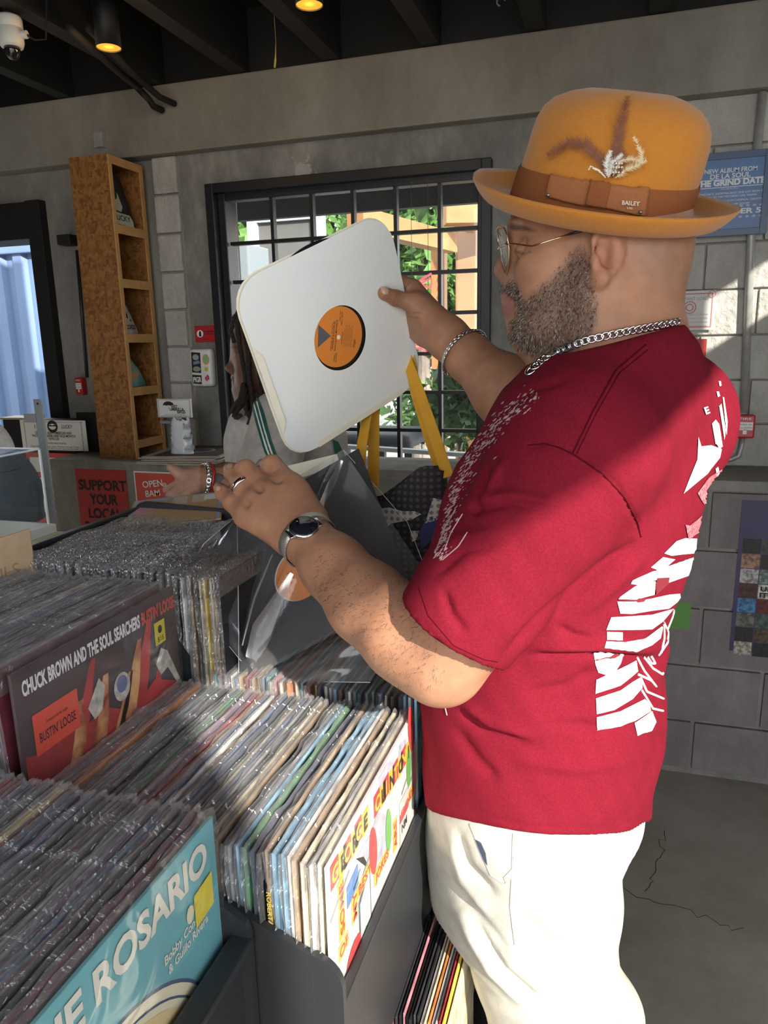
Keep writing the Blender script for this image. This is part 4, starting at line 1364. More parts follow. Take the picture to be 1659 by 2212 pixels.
PALETTE = [('charcoal', (0.03, 0.03, 0.035)), ('black', (0.012, 0.012, 0.014)), ('slate blue', (0.1, 0.14, 0.22)), ('navy', (0.025, 0.04, 0.1)), ('teal', (0.09, 0.32, 0.31)),
           ('cream', (0.62, 0.55, 0.4)), ('white', (0.7, 0.69, 0.66)), ('red', (0.35, 0.035, 0.035)), ('maroon', (0.15, 0.03, 0.045)), ('orange', (0.6, 0.22, 0.06)),
           ('yellow', (0.66, 0.48, 0.08)), ('green', (0.07, 0.22, 0.1)), ('sky blue', (0.22, 0.45, 0.62)), ('grey', (0.3, 0.3, 0.31)), ('plum', (0.17, 0.09, 0.17)), ('tan', (0.42, 0.28, 0.15)), ('pink', (0.6, 0.26, 0.3))]
PAL = dict(PALETTE)
def ordinal(n):
    return '%d%s' % (n, 'th' if 10 <= n % 100 <= 20 else {1: 'st', 2: 'nd', 3: 'rd'}.get(n % 10, 'th'))
proto = bpy.data.objects.new('record', None)
C.objects.link(proto)
pj = bpy.data.objects.new('jacket', JM[0])
C.objects.link(pj)
pj.parent = proto
pp_ = bpy.data.objects.new('plastic_sleeve', PM[0])
C.objects.link(pp_)
pp_.parent = proto
first_rec = [True]
def record(x, y, z, col, label, group, lean=0.0, yaw=0.0, plastic=True, cat='record'):
    if first_rec[0]:
        r = proto
        first_rec[0] = False
    else:
        r = proto.copy()
        C.objects.link(r)
        for ch in (pj, pp_):
            if ch is pp_ and not plastic:
                continue
            c = ch.copy()
            C.objects.link(c)
            c.parent = r
    r.location = (x, y, z)
    r.rotation_euler = (0, -lean, yaw)
    tag(r, label, cat, group)
    for c in r.children:
        if c.name.startswith('jacket'):
            c.data = R.choice(JM)
            c.color = (*col, 1)
        else:
            c.data = R.choice(PMT if 'far upper' in group else PM)
    return r
def jit(c):
    k = R.uniform(0.75, 1.2)
    return tuple(min(1, v * k) for v in c)
def fill(x0, x1, y, z, step, names, labeler, group, lean0, lean1, dz=0.004, dy=0.004, weights=None):
    x = x0
    i = 1
    n = max(1, int(abs(x1 - x0) / step))
    while x > x1:
        nm_ = R.choices(names, weights)[0] if not callable(names) else names(i)
        f = (x0 - x) / max(1e-6, (x0 - x1))
        record(x, y + R.uniform(-dy, dy), z + R.uniform(0, dz), jit(PAL[nm_]), labeler(nm_, i), group, lean0 + (lean1 - lean0) * f + R.uniform(-0.006, 0.006), R.uniform(-0.006, 0.006))
        x -= step * R.uniform(0.85, 1.2)
        i += 1
    return i

mixed = ['charcoal', 'black', 'slate blue', 'navy', 'teal', 'cream', 'white', 'red', 'maroon', 'orange', 'grey', 'plum', 'tan', 'sky blue', 'pink', 'green']
dark = ['charcoal', 'black', 'slate blue', 'navy', 'grey', 'plum', 'maroon', 'white', 'cream', 'red', 'yellow']
dw = [5, 4, 4, 3, 4, 3, 2, 1, 1, 1, 1]
# lower middle bin: the ones right behind the white cover copy the photograph's order
order = ['cream', 'white', 'cream', 'tan', 'white', 'sky blue', 'sky blue', 'tan', 'black', 'navy', 'green', 'sky blue', 'grey', 'charcoal', 'tan', 'cream', 'charcoal', 'grey', 'slate blue', 'cream', 'charcoal', 'navy', 'slate blue', 'tan', 'white', 'slate blue', 'orange', 'red', 'plum']
LZ = 0.642
fill(-0.2575, -0.6, YB0, LZ, 0.0078, lambda i: order[i - 1] if i <= len(order) else R.choices(mixed)[0], lambda c, i: '%s record in clear sleeve, %s behind the white picture cover' % (c, ordinal(i)), 'records behind the white picture cover', 0.0, 0.03)
fill(-0.628, -0.885, YB0 + 0.012, 0.792, 0.0078, lambda i: R.choices(dark, dw)[0], lambda c, i: '%s record in clear sleeve, %s behind the flame cover' % (c, ordinal(i)), 'records behind the flame cover', 0.03, 0.06)
fill(-0.3635, -0.72, YA0, 0.694, 0.0076, lambda i: R.choices(dark + ['sky blue', 'green'], dw + [1, 1])[0], lambda c, i: '%s record in clear sleeve, %s behind the turquoise drum cover' % (c, ordinal(i)), 'records behind the turquoise drum cover', 0.0, 0.05)
fill(-0.2605, -0.575, YC0, LZ, 0.0078, lambda i: R.choices(mixed + ['cream', 'tan', 'white', 'yellow'])[0], lambda c, i: '%s record in clear sleeve, %s behind the light blue front cover' % (c, ordinal(i)), 'records in the far lower bin', 0.0, 0.03)
fill(-0.556, -0.93, YC0, 0.794, 0.0078, lambda i: ['charcoal', 'tan', 'cream', 'yellow', 'cream', 'black', 'tan'][i - 1] if i <= 7 else R.choices(dark, dw)[0], lambda c, i: '%s record in crinkled sleeve, %s from the front of the far upper bin' % (c, ordinal(i)), 'records in the far upper bin', 0.0, 0.03, dz=0.006)

# ---- front covers with their printing
def cover(label, x, y0, z0, col, mname, group=None, lean=0.0):
    t = thing('record', label, 'record', (x, y0, z0), group)
    MATS.get(mname) or mat(mname, col, 0.45, var=0.12, scale=12)
    obj('jacket', box((x - 0.0038, y0, z0), (x, y0 + RW, z0 + RW), 0.0007), mname, t)
    return t
def onx(px, py, x):
    p = at_x(px, py, x)
    return (p.y, p.z)
UX, UZ = Vector((0, 1, 0)), Vector((0, 0, 1))
def shape(t, name, pts, m, x, lift=0.0005):
    bm = nbm()
    poly2d(bm, pts, (x, 0, 0), UX, UZ, lift)
    return obj(name, bm, m, t)
def clear_front(t, x, y0, z0, extra=0.012):
    bm = nbm()
    rr = random.Random(int(1000 * (y0 + 2 * z0)))
    n = 18
    g = []
    for i in range(n + 1):
        for k in range(n + 1):
            edge = extra if k == n else 0.0
            g.append(bm.verts.new((x + 0.0022 + rr.uniform(-0.0007, 0.0007) - (0.004 if k == n else 0), y0 - 0.003 + (RW + 0.006) * i / n, z0 + (RW + 0.002) * k / n + edge * rr.uniform(0.5, 1.2))))
    for i in range(n):
        for k in range(n):
            bm.faces.new([g[i * (n + 1) + k], g[(i + 1) * (n + 1) + k], g[(i + 1) * (n + 1) + k + 1], g[i * (n + 1) + k + 1]])
    return obj('plastic_sleeve', bm, 'poly_cover', t, True)
# 1 white picture cover
x = -0.2475
t = cover('white picture cover with red and yellow letter squares, front of the lower bin', x, YB0, LZ, (0.8, 0.79, 0.75), 'cover_white')
cr, cy_, ck, cb, cg = mat('print_red', (0.62, 0.05, 0.05), 0.5), mat('print_yellow', (0.78, 0.56, 0.05), 0.5), 'ink', mat('print_mid_blue', (0.1, 0.25, 0.55), 0.5), mat('print_green', (0.15, 0.45, 0.08), 0.5)
def square_pair(px, py, s, sz=0.023):
    y, z = onx(px, py, x)
    for k in range(2):
        yy = y + (k - 0.5) * sz
        zz = z + (k - 0.5) * -0.004
        shape(t, 'letter_square', [(yy - sz / 2, zz - sz * 0.62), (yy + sz / 2, zz - sz * 0.62), (yy + sz / 2, zz + sz * 0.62), (yy - sz / 2, zz + sz * 0.62)], cr if k == 0 else cy_, x)
        bm = nbm()
        add_text(bm, s[k] if k < len(s) else '', yy, zz - 0.009, 0.018, (x, 0, 0), UX, UZ, bold=0.04, lift=0.0011)
        if len(bm.verts):
            obj('lettering', bm, 'print_yellow' if k == 0 else 'ink', t)
        else:
            bm.free()
for (px, py, s) in ((731, 1872, 'GE'), (758, 1828, 'OR'), (781, 1785, 'GE'), (820, 1725, 'CL'), (839, 1692, 'IN'), (859, 1660, 'TO'), (876, 1630, 'N!')):
    square_pair(px, py, s)
def ystrip(px, py, s, w, rot=0.0, m=None):
    y, z = onx(px, py, x)
    h = 0.018
    c_, s_ = math.cos(rot), math.sin(rot)
    P = [(y + a * c_ - b * s_, z + a * s_ + b * c_) for a, b in ((-w / 2, -h / 2), (w / 2, -h / 2), (w / 2, h / 2), (-w / 2, h / 2))]
    shape(t, 'letter_strip', P, m or cy_, x)
    bm = nbm()
    add_text(bm, s, y + 0.006 * s_, z - 0.006 * c_, 0.012, (x, 0, 0), UX, UZ, bold=0.01, lift=0.0011, rot=rot, width=w * 0.85)
    obj('lettering', bm, 'print_red', t)
ystrip(879, 1731, 'FRIENDS', 0.075)
ystrip(824, 1868, 'JOKES', 0.06)
ystrip(787, 1897, 'BEST', 0.05)
ystrip(853, 1802, 'ARE', 0.045, math.pi / 2)
ystrip(737, 1962, 'SOME', 0.07, math.pi / 2)
ystrip(765, 1955, 'MY', 0.04, math.pi / 2)
ystrip(742, 2043, 'OF', 0.03)
for (px, py, ry, rz, m, rot) in ((805, 1838, 0.014, 0.032, cr, 0.1), (838, 1794, 0.012, 0.03, cg, 0.0), (882, 1658, 0.011, 0.028, cg, 0.0), (886, 1575, 0.012, 0.036, cr, 0.15), (895, 1662, 0.012, 0.045, 'tee_orange', 0)):
    y, z = onx(px, py, x)
    shape(t, 'picture', ellipse(y, z, ry, rz, 18, rot=rot), m, x, 0.0009)
gm = mat('print_lilac', (0.52, 0.52, 0.6), 0.6, var=0.3, scale=50)
for pts in ([(768, 1855), (800, 1800), (815, 1755), (845, 1760), (850, 1810), (825, 1850), (800, 1880), (785, 1850)], [(812, 1690), (835, 1650), (850, 1640), (845, 1680), (825, 1705)], [(862, 1610), (876, 1596), (880, 1625), (868, 1650), (860, 1640)]):
    shape(t, 'picture', [onx(a, b, x) for a, b in pts], gm, x, 0.0004)
y, z = onx(761, 1915, x)
shape(t, 'picture', [(y - 0.018, z - 0.014), (y + 0.018, z - 0.01), (y + 0.018, z + 0.015), (y - 0.018, z + 0.012)], cb, x, 0.0007)
for (px, py) in ((790, 1870), (745, 1905), (770, 1900), (722, 1968), (885, 1690), (872, 1700)):
    y, z = onx(px, py, x)
    shape(t, 'caption_bar', [(y - 0.012, z - 0.006), (y + 0.012, z + 0.002), (y + 0.012, z + 0.006), (y - 0.012, z - 0.002)], mat('print_bar', (0.3, 0.3, 0.3), 0.6), x, 0.0007)
y, z = onx(872, 1790, x)
shape(t, 'price_sticker', [(y - 0.02, z - 0.05), (y + 0.022, z - 0.05), (y + 0.022, z + 0.05), (y - 0.02, z + 0.05)], mat('sticker_cream', (0.7, 0.66, 0.6), 0.5), x, 0.0008)
shape(t, 'price_sticker', [(y - 0.02, z + 0.02), (y + 0.022, z + 0.02), (y + 0.022, z + 0.032), (y - 0.02, z + 0.032)], cr, x, 0.0012)
bm = nbm()
add_text(bm, 'NM', y, z + 0.002, 0.012, (x, 0, 0), UX, UZ, bold=0.02, lift=0.0013)
add_text(bm, '$15.00', y, z - 0.025, 0.009, (x, 0, 0), UX, UZ, lift=0.0013)
obj('lettering', bm, 'ink', t)
y, z = onx(745, 2085, x)
shape(t, 'picture', ellipse(y + 0.03, z - 0.02, 0.03, 0.025, 16), cr, x, 0.0007)
y, z = onx(783, 1985, x)
shape(t, 'picture_frame', [(y - 0.012, z - 0.06), (y + 0.03, z - 0.04), (y + 0.03, z + 0.055), (y - 0.012, z + 0.03)], mat('print_dark', (0.12, 0.12, 0.14), 0.6), x, 0.0004)
shape(t, 'picture', [(y - 0.008, z - 0.05), (y + 0.026, z - 0.034), (y + 0.026, z + 0.045), (y - 0.008, z + 0.025)], 'paper', x, 0.0008)
shape(t, 'picture', ellipse(y + 0.008, z - 0.03, 0.01, 0.014, 12), cg, x, 0.0012)
clear_front(t, x, YB0, LZ)
# 2 flame cover, front of the upper bin
x, y0, z0 = -0.6165, YB0 + 0.012, 0.794
t = cover('dark brown cover with flame streaks and jewels, front of the upper bin', x, y0, z0, (0.07, 0.045, 0.05), 'cover_brown')
cov2 = t
bm = nbm()
add_text(bm, 'CHUCK BROWN AND THE SOUL SEARCHERS', y0 + 0.012, z0 + 0.284, 0.0175, (x, 0, 0), UX, UZ, bold=0.04, width=0.216, align='l', lift=0.0016)
obj('lettering', bm, 'white_ink', t)
bm = nbm()
add_text(bm, "BUSTIN' LOOSE", y0 + 0.232, z0 + 0.284, 0.0175, (x, 0, 0), UX, UZ, bold=0.04, width=0.08, align='l', lift=0.0016)
obj('lettering', bm, 'poster_orange_red', t)
flame = mat('print_flame', (0.85, 0.5, 0.2), 0.4, col2=(0.3, 0.02, 0.015), scale=22, contrast=(0.35, 0.65))
wine = mat('print_wine', (0.5, 0.05, 0.05), 0.4, var=0.5, scale=9)
glow = mat('print_glow', (0.8, 0.55, 0.22), 0.4, col2=(0.55, 0.1, 0.03), scale=14)
# broad flat-printed streaks rising from a glowing base, and generic jewel shapes
def cov_shape(name, pts, m, lift):
    if m in (flame, wine, glow) or name == 'print' and m == MATS.get('print_nail'):
        pts = [(a, min(0.313, 0.135 + 0.6 * b)) for a, b in pts]
    shape(t, name, [(y0 + a, z0 + b) for a, b in pts], m, x, lift)
cov_shape('print', [(0.005, 0.002), (0.31, 0.002), (0.31, 0.05), (0.25, 0.1), (0.2, 0.06), (0.14, 0.12), (0.09, 0.1), (0.05, 0.17), (0.02, 0.12), (0.005, 0.13)], wine, 0.0004)
cov_shape('print', [(0.04, 0.0), (0.24, 0.0), (0.22, 0.03), (0.15, 0.022), (0.1, 0.05), (0.06, 0.03)], glow, 0.0007)
for (xa, xb, xc, hh, m) in ((0.055, 0.085, 0.13, 0.24, wine), (0.1, 0.13, 0.15, 0.19, flame), (0.06, 0.09, 0.1, 0.17, flame), (0.15, 0.19, 0.225, 0.22, flame), (0.14, 0.16, 0.2, 0.16, glow), (0.17, 0.215, 0.25, 0.25, wine), (0.22, 0.24, 0.27, 0.14, wine)):
    cov_shape('streak', [(xa, 0.01), (xb, 0.01), ((xb + xc) / 2 + 0.008, hh * 0.55), (xc + 0.004, hh), (xc - 0.006, hh), ((xa + xc) / 2, hh * 0.55)], m, 0.0009 if m is wine else 0.0012)
jewel = mat('print_silver', (0.6, 0.58, 0.5), 0.35, var=0.5, scale=60)
cov_shape('print', ellipse(0.178, 0.218, 0.017, 0.02, 18), jewel, 0.0015)
cov_shape('print', ellipse(0.178, 0.222, 0.011, 0.012, 18), mat('print_iris', (0.16, 0.18, 0.38), 0.3), 0.0018)
cov_shape('print', [(0.11, 0.22), (0.135, 0.25), (0.145, 0.235), (0.135, 0.205), (0.12, 0.2)], jewel, 0.0015)
cov_shape('print', [(0.255, 0.215), (0.27, 0.235), (0.285, 0.225), (0.31, 0.17), (0.303, 0.165), (0.282, 0.2), (0.265, 0.195)], jewel, 0.0015)
for (a, b) in ((0.085, 0.035), (0.13, 0.04), (0.2, 0.05)):
    cov_shape('print', ellipse(a, b, 0.012, 0.017, 14), mat('print_nail', (0.32, 0.14, 0.13), 0.3), 0.0015)
o2 = [(0.02, 0.205), (0.094, 0.205), (0.094, 0.256), (0.02, 0.256)]
cov_shape('sticker', o2, mat('sticker_orange', (0.8, 0.09, 0.05), 0.4), 0.002)
bm = nbm()
add_text(bm, "BUSTIN' LOOSE", y0 + 0.057, z0 + 0.219, 0.012, (x, 0, 0), UX, UZ, bold=0.01, width=0.06, lift=0.0025)
add_text(bm, "Contains the hit single", y0 + 0.057, z0 + 0.238, 0.004, (x, 0, 0), UX, UZ, width=0.036, lift=0.0025)
obj('lettering', bm, 'ink', t)
cov_shape('price_sticker', [(0.258, 0.242), (0.283, 0.242), (0.283, 0.276), (0.258, 0.276)], mat('sticker_gold', (0.72, 0.6, 0.03), 0.4), 0.002)
bm = nbm()
poly2d(bm, ellipse(y0 + 0.2705, z0 + 0.264, 0.005, 0.006, 12), (x, 0, 0), UX, UZ, 0.0025)
add_text(bm, '$15', y0 + 0.2705, z0 + 0.246, 0.008, (x, 0, 0), UX, UZ, width=0.014, lift=0.0025)
obj('lettering', bm, 'ink', t)
clear_front(t, x + 0.001, y0, z0)
# 3 turquoise drum cover
x, y0, z0 = -0.354, YA0, 0.697
t = cover('turquoise cover with yellow drum and cream lettering, front of its bin', x, y0, z0, (0.13, 0.42, 0.46), 'cover_turquoise')
bm = nbm()
add_text(bm, 'WILLIE ROSARIO', y0 + 0.298, z0 + 0.274, 0.03, (x, 0, 0), UX, UZ, bold=0.035, width=0.292, align='r', lift=0.0012)
obj('lettering', bm, mat('cream_ink', (0.72, 0.7, 0.6), 0.5), t)
bm = nbm()
for s, yy, zz, ww in (('VOCALS', 0.278, 0.245, 0.025), ('Bobby Concepcion', 0.262, 0.231, 0.082), ('& Guillo Rivera', 0.258, 0.218, 0.066)):
    add_text(bm, s, y0 + yy, z0 + zz, 0.009, (x, 0, 0), UX, UZ, bold=0.02, width=ww, lift=0.0012)
obj('lettering', bm, 'cream_ink', t)
ycx, zcx = y0 + 0.135, z0 + 0.075
dr_y = mat('drum_yellow', (0.72, 0.58, 0.28), 0.5)
for i, (r_, m) in enumerate(((0.163, 'frame_navy'), (0.16, mat('drum_pale', (0.75, 0.7, 0.5), 0.5)), (0.15, 'frame_navy'), (0.148, 'drum_pale'), (0.141, dr_y))):
    pts = [p for p in ellipse(ycx, zcx, r_, r_, 60)]
    pts = [(min(max(a, y0 + 0.001), y0 + RW - 0.001), max(b, z0 + 0.001)) for a, b in pts]
    shape(t, 'drum_print', pts, m, x, 0.0004 + 0.0003 * i)
mar = mat('print_maroon', (0.24, 0.055, 0.075), 0.5)
shape(t, 'figure_print', [(ycx + a, zcx + b) for a, b in ((-0.05, -0.07), (-0.06, -0.02), (-0.05, 0.03), (-0.02, 0.07), (0.02, 0.085), (0.05, 0.075), (0.065, 0.04), (0.06, 0.0), (0.075, -0.03), (0.06, -0.07))], mar, x, 0.002)
for (a, b, ry, rz, ro) in ((0.0, 0.05, 0.006, 0.008, 0.4), (0.02, 0.06, 0.005, 0.009, -0.3), (0.005, 0.025, 0.012, 0.004, 0.3), (0.04, 0.045, 0.008, 0.003, 0.8), (-0.02, -0.01, 0.012, 0.004, 0.3), (0.03, 0.02, 0.007, 0.003, 0.9), (-0.03, -0.04, 0.02, 0.008, 0.3)):
    shape(t, 'figure_highlight', ellipse(ycx + a, zcx + b, ry, rz, 12, rot=ro), dr_y, x, 0.0024)
yk, zk = onx(408, 1975, x)
shape(t, 'drum_lug', ellipse(yk, zk, 0.006, 0.009, 12), 'drum_pale', x, 0.0016)
yk, zk = onx(440, 1945, x)
shape(t, 'price_sticker', [(yk - 0.018, zk - 0.016), (yk + 0.014, zk - 0.013), (yk + 0.014, zk + 0.022), (yk - 0.018, zk + 0.019)], 'sticker_gold', x, 0.002)
clear_front(t, x + 0.0012, y0, z0)
# 4 light blue cover, front of the far lower bin
x, y0, z0 = -0.2525, YC0, LZ + 0.01
t = cover('light blue cover, front of the far lower bin beside the white picture cover', x, y0, z0, (0.33, 0.55, 0.68), 'cover_light_blue')
shape(t, 'print', [(y0 + 0.02, z0 + 0.02), (y0 + 0.29, z0 + 0.02), (y0 + 0.29, z0 + 0.16), (y0 + 0.02, z0 + 0.22)], 'print_blue', x)
clear_front(t, x, y0, z0)
# spine lettering on the near edges of the lower bin
bm = nbm()
for (dx, s, m_) in ((-0.0655, 'ROBERTA FLACK & DONNY HATHAWAY', 0), ):
    add_text(bm, s, 0, 0, 0.005, (-0.2475 + dx, YB0 - 0.0045, LZ + 0.19), (0, 0, -1), (1, 0, 0), bold=0.02, width=0.17, lift=0.0006)
o = obj('spine_lettering', bm, 'print_yellow')
best = None
for r_ in C.objects:
    if r_.name.startswith('record') and r_.parent is None and r_.get('group') == 'records behind the white picture cover':
        d_ = abs(r_.location.x + 0.313)
        if best is None or d_ < best[0]:
            best = (d_, r_)
o.data.transform(Matrix.Translation(-Vector((-0.313, best[1].location.y, best[1].location.z)) + Vector((-0.0018, 0, 0)) + Vector((0, best[1].location.y - YB0, 0))))
o.parent = best[1]

# wooden bin divider card, upper bin
c1 = at_x(66, 1141, -0.9)
t = thing('divider_card', 'pale wooden divider card standing behind the upper bin records', 'divider', (-0.9, 0.75, 0.792))
obj('card', box((-0.906, c1.y - 0.32, 0.793), (-0.9, c1.y, c1.z), 0.003), mat('birch', (0.62, 0.45, 0.29), 0.5, var=0.14, scale=16), t)
bm = nbm()
add_text(bm, 'SOULS', c1.y - 0.085, c1.z - 0.068, 0.022, (-0.9, 0, 0), UX, UZ, width=0.1, lift=0.0006)
obj('lettering', bm, mat('birch_dark', (0.4, 0.26, 0.14), 0.6), t)
# two pale covers flopped over the near end of the turquoise bin
for i, (dx, dz, tilt, lab) in enumerate(((-0.742, 0.03, 0.5, 'white cover leaning back at the far end of the turquoise drum bin'), (-0.765, 0.02, 0.62, 'pale grey cover leaning back behind the white one in the turquoise drum bin'))):
    rr_ = record(dx, YA0, 0.694 + 0.002, (0.55, 0.57, 0.6) if i == 0 else (0.4, 0.42, 0.46), lab, 'records behind the turquoise drum cover', tilt * 0.25, 0.0)

# ---- lower bin: long player covers and small singles
def small(x, y, z, w, h, col, label, group, lean=0.0):
    r = bpy.data.objects.new('record', small_me[(w, h)])
    C.objects.link(r)
    r.location = (x, y, z)
    r.rotation_euler = (0, -lean, 0)
    r.color = (*col, 1)
    tag(r, label, 'record', group)
small_me = {(RW, 0.315): jacket_mesh(0.0036), (0.18, 0.18): jacket_mesh(0.0026, 0.18, 0.18)}
lownames = ['pink', 'black', 'yellow', 'black', 'white', 'red', 'cream', 'charcoal', 'black', 'charcoal', 'white', 'navy', 'black', 'sky blue', 'charcoal', 'black', 'cream', 'yellow', 'cream', 'teal', 'red', 'black']
t = thing('record', 'pinkish cover with a grey oval standing first in the low bin by the trousers', 'record', (-0.214, 0.93, 0.21))
obj('jacket', box((-0.2178, 0.93, 0.212), (-0.214, 0.93 + RW, 0.212 + RW), 0.0007), mat('cover_pinkish', (0.5, 0.34, 0.32), 0.5, var=0.1), t)
shape(t, 'print', ellipse(0.93 + 0.16, 0.36, 0.1, 0.12, 32), mat('print_grey_oval', (0.2, 0.2, 0.19), 0.5), -0.214)
for i, c in enumerate(lownames):
    small(-0.2205 - i * 0.006, 0.93 + R.uniform(-0.012, 0.012), 0.212 + R.uniform(0, 0.008) + (0.03 if i in (2, 10) else 0), RW, 0.315, jit(PAL[c]), '%s record in the low bin, %s behind the pinkish cover' % (c, ordinal(i + 1)), 'records in the low bin', 0.0)
sn = ['cream', 'yellow', 'red', 'grey', 'white', 'orange', 'cream', 'white', 'black', 'charcoal', 'black', 'charcoal', 'pink', 'black', 'charcoal', 'maroon', 'orange', 'tan', 'cream', 'white', 'teal', 'cream']
for i, c in enumerate(sn):
    small(-0.166 - i * 0.0047, 0.742 + R.uniform(-0.004, 0.004), 0.4325 + R.uniform(0, 0.01), 0.18, 0.18, jit(PAL[c]), '%s small single in the low bin, %s from the trouser side' % (c, ordinal(i + 1)), 'small singles in the low bin', 0.0)
t = thing('singles_box', 'black box holding the small singles in the low bin', 'box', (-0.22, 0.83, 0.2))
obj('base', box((-0.3, 0.735, 0.2), (-0.15, 0.925, 0.4315)), 'black_metal', t)
obj('side', box((-0.3, 0.728, 0.2), (-0.15, 0.734, 0.5)), 'black_metal', t)
# ================================================================== FIGURES: smooth bodies grown from limbs, muscles and cloth volumes
def smin(a, b, k):
    if k <= 0:
        return np.minimum(a, b)
    hh = np.clip(0.5 + 0.5 * (b - a) / k, 0, 1)
    return b + (a - b) * hh - k * hh * (1 - hh)
class Cone:
    def __init__(s, a, b, ra, rb, k=0.02, op=1, flat=None):
        s.a, s.b, s.ra, s.rb, s.k, s.op = np.array(a, float), np.array(b, float), ra, rb, k, op
        s.flat = None if flat is None else (np.array(flat[0], float) / np.linalg.norm(flat[0]), flat[1])
    def __call__(s, P):
        ab = s.b - s.a
        t = np.clip(((P - s.a) @ ab) / max(1e-12, ab @ ab), 0, 1)
        D = P - s.a - t[:, None] * ab
        if s.flat is not None:                       # squeezed across one direction
            n, q = s.flat
            D = D + (D @ n)[:, None] * (1 / q - 1) * n
            return (np.sqrt((D * D).sum(1)) - (s.ra + (s.rb - s.ra) * t)) * min(1, q + 0.15)
        return np.sqrt((D * D).sum(1)) - (s.ra + (s.rb - s.ra) * t)
class Ell:
    def __init__(s, c, r, fr=None, k=0.02, op=1):
        s.c, s.r, s.k, s.op = np.array(c, float), np.array(r, float), k, op
        s.fr = np.eye(3) if fr is None else np.array(fr, float)   # rows: the axes
    def __call__(s, P):
        q = (P - s.c) @ s.fr.T
        k0 = np.sqrt(((q / s.r) ** 2).sum(1)) + 1e-9
        k1 = np.sqrt(((q / s.r ** 2) ** 2).sum(1)) + 1e-9
        return k0 * (k0 - 1.0) / k1
class Loft:
    """stacked oval sections: rows of (height, forward centre, half depth, half width, side centre)"""
    def __init__(s, rows, o, f, side, k=0.02, op=1, p=2.3):
        rows = sorted(rows)
        s.z = np.array([r[0] for r in rows])
        s.v = np.array([[r[1], r[2], r[3], r[4] if len(r) > 4 else 0.0] for r in rows])
        s.o, s.f, s.side, s.k, s.op, s.p = np.array(o, float), np.array(f, float), np.array(side, float), k, op, p
    def __call__(s, P):
        q = P - s.o
        a, b, z = q @ s.f, q @ s.side, P[:, 2]
        c = [np.interp(z, s.z, s.v[:, i]) for i in range(4)]
        u, v = np.abs((a - c[0]) / c[1]), np.abs((b - c[3]) / c[2])
        n = (u ** s.p + v ** s.p) ** (1 / s.p) + 1e-9
        d = (n - 1) * np.minimum(c[1], c[2])
        return np.maximum(d, np.maximum(s.z[0] - z, z - s.z[-1]))
def combine(prims, ds):
    d = None
    for p, di in zip(prims, ds):
        if p.op > 0:
            d = di if d is None else smin(d, di, p.k)
        else:
            d = -smin(-d, di, p.k)
    return d
